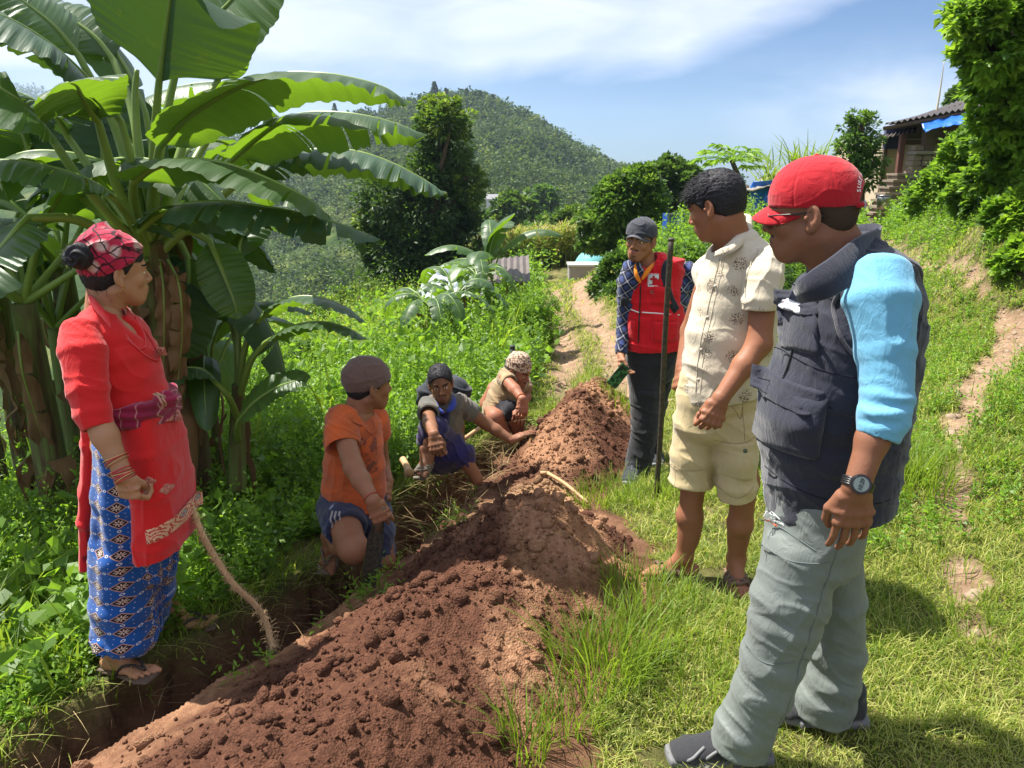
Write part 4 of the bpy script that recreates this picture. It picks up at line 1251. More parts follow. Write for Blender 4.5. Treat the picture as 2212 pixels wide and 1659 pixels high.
# ------------------------------------------------------------------ the man in the floral shirt
def build_shirt():
 root=empty('person',(0.85,2.93,0.0),'barefaced man in cream floral short sleeved shirt and khaki shorts, looking away','person')
 hc=P(1545,446,2.93);face=np.array([-.72,.58,-.34]);up=(-.10,.02,1);s=1.0
 M=head_frame(face,up);T=lambda x,y,z:hc+M@(np.array([x,y,z])*s)
 nk=P(1588,545,2.95)
 sk=skin_mats('brown',(.27,.115,.062),(.22,.08,.06))
 hv,hf_,hm=head(hc,face,up,nk,s,.003,nr=.060)
 sh=P(1652,590,2.80);el=P(1640,742,2.74);wr_=P(1556,862,2.66)
 av,af=arm([sh,el,el*.6+wr_*.4,wr_],[.050,.044,.040,.029],P(1527,930,2.64)-wr_,np.array([-.1,1,-.35]),np.array([-1,-.3,-.3]),'fist',1.04,curl=(1.0,1.55,1.0))
 sh2=P(1530,600,3.10);el2=P(1490,715,3.14);wr2=P(1474,792,3.06)
 av2,af2=arm([sh2,el2,wr2],[.044,.036,.027],P(1462,850,3.0)-wr2,np.array([1,.3,0]),np.array([0,-1,0]),'half',1.0,h=.0035)
 hipn=P(1588,860,2.90);hipf=P(1520,850,3.0)
 anf=P(1478,1196,3.0);knf=P(1500,1040,2.97);ann=P(1588,1238,2.96);knn=P(1606,1065,2.88)
 anf[2]=surf_z(anf[:1],anf[1:2])[0]+.098;ann[2]=ground_z(ann[:1],ann[1:2])[0]+.100
 lf=leg([hipf,knf+(0,0,.05),knf*.55+anf*.45,anf],[.068,.054,.046,.034],(-1,.10,.0),h=.004,hf=.082)
 ln=leg([hipn,knn+(0,0,.05),knn*.55+ann*.45,ann],[.066,.054,.047,.034],(-.12,-1,-.05),h=.004,hf=.085)
 cv,cf=core([(nk,.08,.08,(1,0,0)),(P(1600,640,2.95),.12,.11,(1,0,0)),(P(1570,760,2.95),.09,.08,(1,0,0)),(P(1560,850,2.94),.09,.08,(1,0,0))],[(nk,sh,.04,.04),(nk,sh2,.04,.04)])
 body_obj([(hv,hf_,hm),(av,af),(av2,af2),lf,ln,(cv,cf)],sk,root)
 hv_,hf2=hair_cap(hc,face,up,s,.003,thick=.012,front=.056,low=-.050,amp=.0022,freq=110,sweep=(0,1,.1),side=-.012)
 bs=hv_[(((hv_-hc)@M)[:,2]>.045)]
 t1=tufts(bs,M@np.array([0,.95,.12]),.021,1500,.0015,.45,4,.30)
 bs2=hv_[(((hv_-hc)@M)[:,2]>.03)&(((hv_-hc)@M)[:,1]>.03)]
 t2=tufts(bs2,M@np.array([0,1.0,.0]),.024,300,.0015,.8,5,.4)
 v,f=join([(hv_,hf2),t1,t2]);mesh_obj('hair',v,f,HAIR,root)
 # shorts
 kh=cloth_mat('khaki_twill',(.50,.40,.22),.85,1200,.2,.08,.2)
 f=FB(1430,1110,2.7,1670,800,3.2,0.08,.0045)
 f.loft([sta(1468,815,1648,808,2.94,.125),sta(1464,860,1648,860,2.94,.135),sta(1457,920,1640,915,2.94,.13)],.02)
 f.loft([sta(1456,905,1560,905,2.98,.10),sta(1449,980,1548,985,2.98,.098),sta(1447,1040,1539,1040,2.98,.098),sta(1447,1060,1539,1062,2.98,.098)],.025)
 f.loft([sta(1540,905,1642,905,2.90,.105),sta(1545,985,1636,990,2.89,.10),sta(1549,1045,1634,1045,2.88,.10),sta(1551,1100,1632,1092,2.88,.10)],.025)
 c1=P(1492,1044,2.97);f.cut(c1,(0,0,-1),.12);f.cone(c1+(0,0,.05),c1-(0,0,.05),.068,.068,.002,'s')
 c2=P(1590,1070,2.88);f.cut(c2,(.22,0,-1),.12);f.cone(c2+(0,0,.05),c2-(0,0,.05),.064,.066,.002,'s')
 V,F=f.mesh()
 V=wr(V,F,lambda p:(folds(p,(.75,.1,.7),12,.0045,1)+folds(p,(.1,.3,1),9,.004,9)*spot(p,P(1500,900,2.85),.15)+.0012*fbm(p*18,2)))
 so=mesh_obj('shorts',V,F,kh,root);near=V[V[:,1]<2.95]
 patch('cargo_pocket',(V,F),P(1598,1003,2.80),(1,0,-.05),(.02,0,1),.120,.125,(.1,-1,0),kh,so,.010,.006,wave=.004)
 V1=np.concatenate([V,np.array([w.co[:]for w in so.children[0].data.vertices])+np.array(root.location)])
 fl=patch('pocket_flap',(V1,F),P(1599,972,2.79),(1,0,.12),(0,0,1),.132,.046,(.1,-1,0),kh,so,.007,.001,shape=lambda u,v:(u,np.where(v<0,v*(1-.3*np.abs(u*2)**4),v)))
 m=MB();b=P(1611,975,2.775);bb=project(np.array([b]),np.array([w.co[:]for w in fl.data.vertices])+np.array(root.location),None,(.1,-1,0),.001)[0];m.tube([bb,bb+(0,-.003,0)],[.009,.008],14)
 m.build('button',plain('button_green',(.10,.13,.09),.4),so,True)
 KSEAM=plain('khaki_seam',(.26,.20,.11),.9,.1)
 for pp in([(1570,862),(1590,890),(1601,905),(1604,880)],[(1604,862),(1606,900),(1607,950)],[(1548,1058),(1590,1072),(1628,1048)],[(1449,1030),(1490,1036),(1537,1030)],[(1545,955),(1590,958),(1634,945)]):
  q=spline([P(a,b_,2.80)for a,b_ in pp],24);m=MB();m.tube(project(q,near,None,(0,-1,0),.0002),.0012,5,False);m.build('seam',KSEAM,so,True)
 # shirt with a printed sprig pattern
 def sprig(n,o,col):
  v=n.n('ShaderNodeTexVoronoi',feature='F1');v.inputs['Scale'].default_value=13.0;v.inputs['Randomness'].default_value=.75
  n.set(v.inputs['Vector'],o)
  keep=n.math('GREATER_THAN',n.sep(v.outputs['Color'])[0],.25)
  r=n.ramp(n.math('ADD',v.outputs['Distance'],n.math('MULTIPLY',n.noise(70,3,.6,o),.45)),[(.50,1.0),(.62,0.0)])
  spk=n.ramp(n.noise(210,2,.5,o),[(.50,0.0),(.55,1.0)])
  core_=n.ramp(v.outputs['Distance'],[(.05,.6),(.09,0.0)])
  a=n.math('MULTIPLY',n.math('MULTIPLY',r,spk),keep)
  col=n.mix(n.math('MULTIPLY',a,.95),col,(.075,.042,.030))
  return n.mix(n.math('MULTIPLY',core_,n.math('MULTIPLY',keep,.7)),col,(.30,.18,.12))
 cream=cloth_mat('cream_floral',(.56,.49,.37),.8,1300,.15,.05,.2,extra=sprig)
 f=FB(1460,880,2.6,1710,460,3.3,0.08,.0045)
 st=[sta(1548,528,1640,503,2.95,.10),sta(1524,562,1672,545,2.95,.135),sta(1510,600,1688,600,2.95,.15),sta(1499,660,1688,660,2.95,.15),sta(1482,730,1676,730,2.94,.15),sta(1476,785,1655,785,2.94,.15),sta(1470,840,1650,830,2.94,.148),sta(1466,880,1652,870,2.94,.15)]
 f.loft(st,.02,sq=2.2)
 f.ell(P(1540,590,3.09),(.08,.09,.075),None,.05)
 f.loft([(P(1655,562,2.84),.060,.075,(1,0,0)),(P(1654,585,2.82),.062,.070,(1,0,0))],.016)
 c1=P(1638,670,2.765)
 slv=sleeve([(P(1655,562,2.84),.058,.072,(1,0,0)),(P(1650,600,2.79),.066,.075,(1,0,0)),(P(1641,650,2.765),.063,.068,(1,0,0)),(P(1637,700,2.755),.062,.066,(1,0,0))],c1,(.0,-.1,-1),.056,fn=lambda p:folds(p,(.8,.2,-.35),12,.005,1)+folds(p,(.4,.2,1),14,.003,5))
 f.cut(P(1555,852,2.94),unit(np.array([.16,0,-1])),.3)
 f.cone(P(1578,560,2.93),P(1570,480,2.93),.060,.080,.003,'s')
 f.cone(P(1548,552,2.84),P(1552,520,2.82),.022,.035,.004,'s')
 V,F=f.mesh()
 def fn(p):
  pit=spot(p,P(1612,620,2.80),.09);bel=spot(p,P(1530,800,2.8),.2)
  return(folds(p,(.8,.2,-.35),10,.0055,1)*(.7+pit)+folds(p,(.15,.2,1),11,.005,6)*bel+.0014*fbm(p*20,2))
 V=wr(V,F,fn);V,F=join([(V,F),slv])
 sh_=mesh_obj('shirt',V,F,cream,root);near=V[V[:,1]<2.98]
 # collar
 m=MB()
 outer=spline([P(1541,556,2.81),P(1562,552,2.79),P(1589,541,2.79),P(1612,520,2.86),P(1626,494,2.96),P(1622,474,3.02),P(1600,470,3.06)],26)
 inner=spline([P(1545,545,2.83),P(1560,536,2.83),P(1576,523,2.84),P(1598,500,2.88),P(1612,478,2.96),P(1612,466,3.0),P(1596,462,3.04)],26)
 L=[]
 for k in range(26):
  mid=(outer[k]+inner[k])/2+np.array([.004,-.006,.010]);L+=[inner[k],mid,outer[k],outer[k]+(0,.006,-.002),mid+(0,.010,-.004),inner[k]+(0,.012,0)]
 L=np.array(L);fs=[[k*6+j,k*6+(j+1)%6,(k+1)*6+(j+1)%6,(k+1)*6+j]for k in range(25)for j in range(6)]+[[5,4,1,0],[4,3,2,1],[25*6,25*6+1,25*6+4,25*6+5],[25*6+1,25*6+2,25*6+3,25*6+4]]
 mesh_obj('collar',L,np.array(fs),cream,sh_)
 m=MB()
 pl=[(1546,560),(1538,600),(1524,660),(1512,720),(1502,780),(1497,852)]
 q=spline([P(a,b_,2.8)for a,b_ in pl],40);q=project(q,near,None,(-.5,-1,0),.0005);m.tube(q,.0022,6,False)
 CS=cloth_mat('cream_seam',(.42,.37,.28),.9);m.build('placket_edge',CS,sh_,True);m=MB();m.tube(project(q+(.022,0,0),near,None,(-.5,-1,0),.0003),.0014,6,False);m.build('placket_edge',CS,sh_,True);m=MB()
 q=spline([P(1648,545,2.75),P(1625,575,2.75),P(1613,610,2.75),P(1608,640,2.75)],20);m.tube(project(q,near,None,(0,-1,0),-.001),.0020,6,False);m.build('seam',CS,sh_,True);m=MB()
 q=spline([P(1609,658,2.70),P(1638,664,2.70),P(1667,668,2.72)],20);m.tube(project(q,near,None,(0,-1,0),.000),.0020,6,False)
 m.build('seam',CS,sh_,True)
 for pp in((1547,562),(1534,622),(1517,690),(1505,760),(1499,825)):
  b=project(np.array([P(pp[0]+4,pp[1],2.8)]),near,None,(-.5,-1,0),.001)[0];m=MB();m.tube([b,b+np.array([-.0012,-.0025,0])],.0058,12);m.build('button',plain('button_cream',(.55,.5,.42),.4)if 'button_cream' not in MATS else MATS['button_cream'],sh_,True)
 stt=plain('sandal_sole',(.16,.10,.065),.8,bump=.3);sts=cloth_mat('sandal_webbing',(.135,.085,.060),.9,600,.5)
 sandal(root,anf-(0,0,.082)+(.02,0,0),(-1,.10,.02),[stt,sts],kind='cross')
 sandal(root,ann-(0,0,.085)+(0,.01,0.002),(-.12,-1,-.02),[stt,sts],kind='cross')
build_shirt()

# ------------------------------------------------------------------ the man in the red vest
def build_red():
 root=empty('person',(0.70,4.68,-.24),'smiling man in black cap and red vest over plaid shirt, holding a phone','person')
 hc=P(1384,519,4.66);face=np.array([-.52,-.84,-.06]);up=(.10,0,1);s=1.02
 M=head_frame(face,up);T=lambda x,y,z:hc+M@(np.array([x,y,z])*s)
 A=np.array
 nk=P(1402,582,4.72)
 sk=skin_mats('warm',(.33,.155,.085),(.30,.11,.085))
 hv,hf_,hm=head(hc,face,up,nk,s,.0032,nr=.052,smile=1.0,stubble=True)
 sl=P(1366,606,4.68);ell=P(1352,690,4.74);wl=P(1342,764,4.62)
 sr=P(1484,592,4.76);elr=P(1500,690,4.86);wrr=P(1484,760,4.78)
 av,af=arm([sl,ell,wl],[.045,.036,.027],P(1342,810,4.54)-wl,np.array([.8,-.5,-.2]),np.array([-.6,-.8,0]),'half',1.0,h=.0038,curl=(.7,.6,.4))
 av2,af2=arm([sr,elr,wrr],[.045,.036,.027],(-.05,-.1,-1),np.array([-1,.2,0]),np.array([0,-1,0]),'relax',1.0,h=.0045)
 cv,cf=core([(nk,.08,.08,(1,0,0)),(P(1425,640,4.72),.14,.10,(1,0,0)),(P(1410,740,4.72),.12,.10,(1,0,0)),(P(1408,790,4.72),.12,.10,(1,0,0))],[(nk,sl,.04,.04),(nk,sr,.04,.04),(P(1390,800,4.68),P(1372,1000,4.6),.05,.03),(P(1430,800,4.8),P(1415,980,4.9),.05,.03)])
 body_obj([(hv,hf_,hm),(av,af),(av2,af2),(cv,cf)],sk,root)
 V,F=hair_cap(hc,face,up,s,.0032,thick=.007,front=.060,low=-.045,amp=.001,freq=200,side=-.008);mesh_obj('hair',V,F,HAIR,root)
 blk=cloth_mat('black_cotton',(.022,.022,.025),.85,900,.3,.2,.2)
 f=FB(1335,1065,4.3,1480,730,5.1,0.05,.005)
 f.loft([sta(1353,735,1468,735,4.72,.135),sta(1354,780,1462,780,4.72,.135),sta(1356,810,1455,805,4.72,.12)],.02)
 f.loft([sta(1356,800,1425,800,4.68,.09),sta(1362,860,1426,860,4.66,.088),sta(1366,915,1422,918,4.64,.080),sta(1356,975,1412,985,4.62,.075),sta(1345,1030,1396,1040,4.60,.082)],.02)
 f.loft([sta(1395,800,1456,800,4.80,.09),sta(1392,870,1440,870,4.84,.085),sta(1392,930,1426,930,4.86,.07),sta(1394,985,1424,985,4.88,.07)],.02)
 f.cut(P(1370,1036,4.6),(-.1,0,-1),.13);f.cut(P(1410,984,4.88),(0,0,-1),.09)
 V,F=f.mesh()
 V=wr(V,F,lambda p:folds(p,(.3,0,1),15,.008,3)*(.3+spot(p,P(1390,915,4.6),.13)+spot(p,P(1370,1020,4.6),.12))+folds(p,(1,.2,-.3),9,.008,8)*.6)
 tr=mesh_obj('trousers',V,F,blk,root)
 patch('pocket_flap',(V,F),P(1401,855,4.55),(1,0,-.1),(0,0,1),.115,.045,(0,-1,0),blk,tr,.010,.002,12,6)
 # plaid shirt
 def plaid(n,o,col):
  x=n.mapping(o,rot=(0,R(38),R(20)),scale=(1,1,1));sx=n.sep(x)
  def ln(c,per,w):return n.math('LESS_THAN',n.math('ABSOLUTE',n.math('SUBTRACT',n.math('FRACT',n.math('MULTIPLY',c,1/per)),.5)),w)
  c=n.mix(n.math('MULTIPLY',ln(sx[0],.052,.26),.75),col,(.012,.012,.022));c=n.mix(n.math('MULTIPLY',ln(sx[2],.052,.26),.7),c,(.012,.012,.022))
  c=n.mix(n.math('MULTIPLY',ln(sx[0],.052,.045),.6),c,(.42,.44,.50));return n.mix(n.math('MULTIPLY',ln(sx[2],.052,.045),.6),c,(.42,.44,.50))
 pm=cloth_mat('blue_plaid',(.035,.055,.16),.85,1000,.2,.1,.2,extra=plaid)
 f=FB(1325,780,4.4,1515,540,5.1,0.05,.0045)
 f.loft([(P(1405,585,4.72),.10,.09,(1,0,0)),(P(1425,640,4.74),.185,.115,(1,0,0)),(P(1412,740,4.74),.16,.12,(1,0,0))],.02)
 f.loft([(P(1482,582,4.77),.062,.07,(1,0,0)),(P(1494,640,4.82),.058,.062,(1,0,0)),(P(1500,695,4.86),.052,.055,(1,0,0)),(P(1488,748,4.80),.040,.045,(1,0,0))],.02)
 f.loft([(P(1372,580,4.69),.075,.085,(1,0,0)),(P(1357,610,4.68),.066,.075,(1,0,0)),(P(1355,650,4.70),.058,.065,(1,0,0)),(P(1348,700,4.72),.044,.05,(1,0,0)),(P(1342,760,4.63),.036,.042,(1,0,0))],.02)
 f.cone(nk,P(1380,500,4.68),.056,.085,.004,'s');f.cone(P(1384,600,4.60),P(1380,560,4.54),.02,.05,.01,'s')
 V,F=f.mesh();V=wr(V,F,lambda p:folds(p,(.3,.2,1),16,.006,3)+.0015*fbm(p*25,2))
 mesh_obj('shirt',V,F,pm,root)
 # orange inner collar
 org=cloth_mat('orange_cotton',(.78,.22,.012),.8,900,.2,.1,.2)
 rib('inner_collar',[P(1419,560,4.72),P(1408,574,4.62),P(1397,588,4.58),P(1387,604,4.57)],[.005,.010,.015,.007],(-.2,-1,.2),org,root,.003)
 rib('inner_collar',[P(1372,570,4.62),P(1373,586,4.58),P(1377,600,4.57),P(1384,611,4.57)],[.005,.010,.013,.006],(-.2,-1,.2),org,root,.003)
 # vest, two fronts
 rc=cloth_mat('red_canvas',(.62,.010,.018),.8,1000,.25,.1,.2)
 f=FB(1340,780,4.4,1500,540,5.1,0.05,.0042)
 f.loft([sta(1388,566,1442,556,4.74,.09),sta(1358,584,1480,570,4.73,.115),sta(1350,620,1470,620,4.73,.135),sta(1350,690,1478,690,4.73,.15),sta(1351,740,1473,740,4.73,.155),sta(1352,765,1470,765,4.73,.155)],.02,sq=2.3)
 f.cut(P(1411,751,4.73),(0.02,0,-1),.3)
 f.cone(P(1403,590,4.72),P(1385,530,4.68),.070,.085,.003,'s')
 f.cone(P(1383,618,4.52),P(1400,560,4.58),.004,.085,.002,'s')
 V,F=f.mesh();V=wr(V,F,lambda p:folds(p,(.2,.2,1),13,.005,3)+folds(p,(1,.1,.2),12,.004,6)+.0012*fbm(p*22,2))
 vest=mesh_obj('vest',V,F,rc,root);fr=V[V[:,1]<4.78]
 ax=(-.15,-1,0)
 kw=dict(axis=ax,mat=rc,parent=vest)
 for(cx,cy,w_,h_,th)in((1432,640,.125,.115,.012),(1360,640,.062,.125,.010),(1438,718,.165,.13,.018),(1363,718,.055,.13,.012)):
  patch('pocket',(V,F),P(cx,cy,4.55),(1,0,-.03),(0,0,1),w_,h_,thick=th,puff=.01,wave=.004,**kw)
 V1=np.concatenate([V]+[np.array([w.co[:]for w in c.data.vertices])+A(root.location)for c in vest.children])
 for(cx,cy,w_,h_)in((1432,614,.135,.042),(1361,616,.070,.045),(1438,690,.17,.045),(1363,690,.060,.045)):
  patch('pocket_flap',(V1,F),P(cx,cy,4.52),(1,0,-.03),(0,0,1),w_,h_,thick=.008,puff=.002,**kw)
 V2=np.concatenate([V1]+[np.array([w.co[:]for w in c.data.vertices])+A(root.location)for c in vest.children])
 bd=patch('badge',(V2,F),P(1412,611,4.5),(1,0,-.03),(0,0,1),.072,.082,thick=.005,axis=ax,mat=plain('badge_white',(.75,.74,.72),.6),parent=vest,nx=8,ny=8)
 bv=np.array([w.co[:]for w in bd.data.vertices])+A(root.location);bc=bv.mean(0)
 m=MB();a_=A([0,-.012,0])
 m.box(bc+A([0,-.008,.010]),(.040,.003,.013));m.box(bc+A([0,-.0105,.010]),(.013,.003,.040));m.build('cross_emblem',plain('emblem_red',(.42,.01,.02),.6),bd)
 m=MB()
 for dx,dz,w_,h_ in((0,.037,.068,.0022),(0,-.037,.068,.0022),(-.033,0,.0022,.074),(.033,0,.0022,.074)):m.box(bc+A([dx,-.0075,dz]),(w_,.003,h_))
 m.build('badge_border',plain('emblem_dark',(.30,.02,.03),.6),bd)
 tv,tf=text_geo('NRCS',.018,bold=.0008);mesh_obj('badge_text',place2d(tv,bc+A([0,-.0095,-.025]),(1,0,0),(0,0,1)),tf,plain('emblem_ink',(.05,.01,.015),.6),bd,False)
 for pp in(((1350,676),(1365,678),(1381,682)),((1387,681),(1420,682),(1470,688))):
  q=spline([P(a,b,4.5)for a,b in pp],30);m=MB();m.tube(project(q,V1,None,ax,.002),.0042,6);m.build('reflective_piping',plain('piping_white',(.8,.8,.78),.5)if 'piping_white' not in MATS else MATS['piping_white'],vest,True)
 q=spline([P(1384,622,4.5),P(1383,660,4.5),P(1381,700,4.5),P(1379,748,4.5)],36);m=MB();q=project(q,V,None,ax,.001);m.tube(q,.0045,6)
 for i in range(1,35):m.box(q[i]+A([0,-.004,0]),(.007,.003,.003))
 m.build('zip',BLACK,vest)
 for(cx,cy)in((1362,632),(1411,634)):
  c_=project(np.array([P(cx,cy,4.5)]),V2,None,ax,.004)[0];m=MB();m.tube([c_+A([math.cos(a)*.014,0,math.sin(a)*.013])for a in np.linspace(math.pi*.95,2.05*math.pi,14)],.0022,6);m.tube([c_+A([-.014,0,.002]),c_+A([.014,0,.002])],.0022,6);m.build('ring',METAL,vest,True)
 # rucksack on his back
 bg=cloth_mat('rucksack_black',(.028,.030,.040),.8,700,.3,.15)
 f=Field(P(1470,760,4.8)-.1,P(1480,570,5.1)+A([.15,.15,.1]),.006)
 f.loft([(P(1462,600,4.93),.10,.085,(1,.2,0)),(P(1466,660,4.95),.125,.11,(1,.2,0)),(P(1464,740,4.95),.125,.11,(1,.2,0))],.02,sq=3)
 Vb,Fb=f.mesh()
 rk=mesh_obj('rucksack',Vb,Fb,bg,None,origin=P(1465,745,4.93));tag(rk,'black rucksack worn on the back of the man in the red vest','rucksack')
 for pts in([P(1450,572,4.78),P(1443,564,4.72),P(1438,580,4.62),P(1438,610,4.57),P(1445,640,4.58),P(1458,665,4.64),P(1474,680,4.80)],[P(1375,578,4.74),P(1366,574,4.68),P(1358,590,4.60),P(1352,620,4.60),P(1349,660,4.64)]):
  q=spline(pts,30);q[4:-4]=np.where((np.arange(30)[4:-4]>0)[:,None],project(q,V2,None,ax,.004)[4:-4],0)
  t=np.gradient(q,axis=0);t/=np.linalg.norm(t,axis=1)[:,None];nn=A([-.1,-1,.1]);sd=np.cross(t,nn);sd/=np.linalg.norm(sd,axis=1)[:,None]
  rows=np.stack([q-sd*.026,q-sd*.022+nn*.010,q+sd*.022+nn*.010,q+sd*.026,q],1).reshape(-1,3)
  fs=[[k*5+j,k*5+(j+1)%5,(k+1)*5+(j+1)%5,(k+1)*5+j]for k in range(29)for j in range(5)]
  mesh_obj('shoulder_strap',rows,np.array(fs),bg,rk)
 # cap
 f=Field(hc-.18,hc+.2,.0032)
 f.ell(T(0,-.018,.040),A([.084,.104,.092])*s,M,0);f.ell(T(0,.02,.040),A([.076,.074,.080])*s,M,.03)
 f.cut(T(0,0,.030),-M@unit(A([0,-.04,1.0])),.3);f.ell(T(0,-.018,.030),A([.078,.097,.080])*s,M,.002,'s')
 V,F=f.mesh();V=wr(V,F,lambda p:folds(p,M[:,2],16,.006,4)+folds(p,M[:,1],26,.002,2))
 cap=mesh_obj('cap',V,F,cloth_mat('cap_black',(.045,.048,.060),.75,800,.2,.15),root)
 bv,bf=cap_brim(T,.074,.062,.062,.046,.012,7.0);mesh_obj('brim',bv,bf,cloth_mat('cap_grey',(.085,.085,.10),.7,800,.2,.1),cap)
 # phone in his hand
 pc=P(1337,812,4.50);ph=MB();dx=unit(P(1351,795,4.5)-P(1323,830,4.5));dn=unit(A([.25,-1,.25]));dn=unit(dn-dx*(dn@dx));dy=np.cross(dn,dx)
 Mx=np.stack([dx,dy,dn],1)
 f=Field(pc-.1,pc+.1,.002);f.box(pc,(.076,.037,.0048),Mx,.004,.001);V,F=f.mesh()
 def camo(n,o,col):return n.mix(n.ramp(n.noise(55,2,.5,o),[(.45,0.0),(.5,1.0)]),col,(.015,.045,.02))
 phn=mesh_obj('phone',V,F,cloth_mat('phone_case',(.05,.16,.05),.4,300,.05,.2,extra=camo),None,origin=pc);tag(phn,'phone in a green camouflage case held in a hand','phone')
 m=MB();m.box(pc+dx*.052+dy*.018+dn*.0055,(.022,.022,.003),Mx);m.build('camera_bump',BLACK,phn)
 sm=[cloth_mat('shoe_dark',(.03,.035,.04),.8,500,.5,.3),plain('shoe_sole_grey',(.20,.21,.22),.7),plain('shoe_lace_grey',(.3,.32,.33),.7)]
 ft=P(1368,1040,4.6);ft[2]=ground_z(ft[0],ft[1])+.012;shoe(root,'shoe',ft,(-.35,-1,-.02),sm,.98)
 ft=P(1416,990,4.90);ft[2]=ground_z(ft[0],ft[1])+.012;shoe(root,'shoe',ft,(-.1,-1,0),sm,.98)
build_red()
# the iron bar stuck upright in the lawn
a=P(1418,1058,4.12);b=P(1450,516,4.02);a[2]=ground_z(a[0],a[1])-.06
m=MB();q=spline([a,a*.66+b*.34+(.004,0,0),a*.33+b*.67-(.003,0,0),b],24);m.tube(q,.0148,10)
n=NT('rusty_iron');o=n.obj()
mi=n.done(n.bsdf(n.mix(n.ramp(n.noise(60,6,.7,o),[(.45,0.0),(.65,1.0)]),(.035,.033,.028),(.12,.085,.05)),.55,n.bump(n.noise(90,4,.7,o),.4,.003),spec=.5,metal=.3))
ib=m.build('iron_bar',mi,None,True,origin=a);tag(ib,'long dark iron digging bar standing upright in front of the red vest','iron bar')
m=MB();d=unit(b-a);m.tube([b-d*.012,b,b+d*.004],[.0155,.0168,.014],12);m.build('hammered_end',mi,ib,True)

# ------------------------------------------------------------------ the woman in red
def build_woman():
 root=empty('person',(-1.42,2.58,-.11),'woman in long red tunic and blue patterned skirt standing under the banana plants','person')
 A=np.array
 hc=P(250,588,2.60);face=np.array([.74,.66,-.06]);up=(0.0,-.05,1);s=.98
 M=head_frame(face,up);T=lambda x,y,z:hc+M@(A([x,y,z])*s)
 nk=P(228,685,2.58)
 sk=skin_mats('olive',(.40,.205,.115),(.36,.12,.10))
 hv,hf_,hm=head(hc,face,up,nk,s,.003,nr=.050,sex='f')
 ch=FB(150,830,2.3,340,650,2.85,.06,.004)  # bare upper chest in the neckline
 ch.loft([sta(188,662,270,668,2.58,.070),sta(170,690,282,690,2.58,.105),sta(160,728,310,725,2.58,.120),sta(170,770,330,770,2.58,.130),sta(182,815,335,810,2.58,.12)],.02)
 chv=ch.mesh()
 sh=P(178,730,2.45);el=P(203,890,2.36);wr_=P(264,1020,2.32)
 arm1=arm([sh,el,el*.6+wr_*.4,wr_],[.050,.043,.039,.027],P(283,1075,2.33)-wr_,A([.30,1,-.1]),A([1,-.35,.25]),'fist',.98,curl=(.95,1.35,.9))
 sh2=P(270,735,2.80);el2=P(330,870,2.88);wr2=P(352,985,2.80)
 arm2=arm([sh2,el2,wr2],[.045,.035,.026],(.2,-.1,-.8),(-1,0,0),(0,1,0),'fist',.95,h=.005)
 a1=P(245,1395,2.50);a2=P(370,1318,2.80)
 for q in(a1,a2):q[2]=base_z(q[:1],q[1:2])[0]+.092
 l1=leg([P(245,950,2.58),P(240,1180,2.52),a1],[.07,.045,.03],(1,-.30,-.02),h=.004,hf=.085,s=.93)
 l2=leg([P(290,950,2.68),P(310,1150,2.70),a2],[.07,.045,.03],(1,.25,-.02),h=.004,hf=.095,s=.93)
 cc=core([(nk,.06,.06,(1,0,0)),(P(240,760,2.58),.12,.10,(1,0,0)),(P(270,880,2.58),.10,.10,(1,0,0)),(P(275,960,2.58),.12,.11,(1,0,0))],[(nk,sh,.04,.04),(nk,sh2,.04,.04)])
 body_obj([(hv,hf_,hm),chv,arm1,arm2,l1,l2,cc],sk,root)
 V,F=hair_cap(hc,face,up,s,.003,thick=.007,front=.070,low=-.055,amp=.0012,freq=150,sweep=(0,1,.3),side=-.004)
 f=FB(170,552,2.47,170,552,2.47,0.09,.003);bc=P(170,553,2.47)
 f.ball(bc,.040,.01);f.ball(bc+(-.012,.01,-.008),.036,.01)
 bv,bf=f.mesh()
 def bunf(p):
  q=p-bc;a=np.arctan2(q[:,2],q[:,0]);r=np.hypot(q[:,0],q[:,2])
  return.0040*np.sin(3*a+r*260+2*noise3(p*20))+.001*fbm(p*120,2)
 bv=wr(bv,bf,bunf)
 t1=tufts(bv,(-.8,0,-.1),.030,90,.0009,.6,3,.8)
 t2=tufts(V[((V-hc)@M)[:,2]<-.02],M@A([0,.3,-1.]),.035,60,.001,.4,4,.5)
 v,f=join([(V,F),(bv,bf),t1,t2]);mesh_obj('hair',v,f,HAIR,root)
 # head wrap
 def wrapcol(n,o,col):
  x=n.mapping(o,rot=(.5,R(35),.3));sx=n.sep(x)
  def ln(c,per,w,ph=0):return n.math('LESS_THAN',n.math('ABSOLUTE',n.math('SUBTRACT',n.math('FRACT',n.math('ADD',n.math('MULTIPLY',n.math('ADD',c,n.math('MULTIPLY',n.noise(24,2,.5,o),.03)),1/per),ph)),.5)),w)
  c=n.mix(n.ramp(n.voro(15,x,out='Distance'),[(.22,.85),(.38,0.0)]),col,(.55,.42,.38))
  c=n.mix(n.math('MULTIPLY',ln(sx[0],.032,.075),.9),c,(.02,.006,.012));return n.mix(n.math('MULTIPLY',ln(sx[2],.028,.075),.9),c,(.02,.006,.012))
 wm=cloth_mat('headscarf',(.42,.018,.055),.8,700,.25,.15,.2,extra=wrapcol)
 f=Field(hc-.2,hc+.22,.0032)
 f.ell(T(0,-.018,.046),A([.094,.116,.092])*s,M,0)
 f.ell(T(.01,-.035,.098),A([.072,.070,.052])*s,M,.03);f.ell(T(.02,.020,.095),A([.055,.050,.035])*s,M,.02);f.cone(T(.0,-.075,.085),T(0,-.03,.150),.030*s,.016*s,.03)
 f.cut(T(0,.0,.034),-M@unit(A([0,.62,1.0]))*1.0,.3)if False else None
 def lowcut(p):
  q=((p-hc)@M)/s;lim=.026+.55*np.clip(q[...,1],-.11,.09)*1.0
  return(lim-q[...,2])*.85
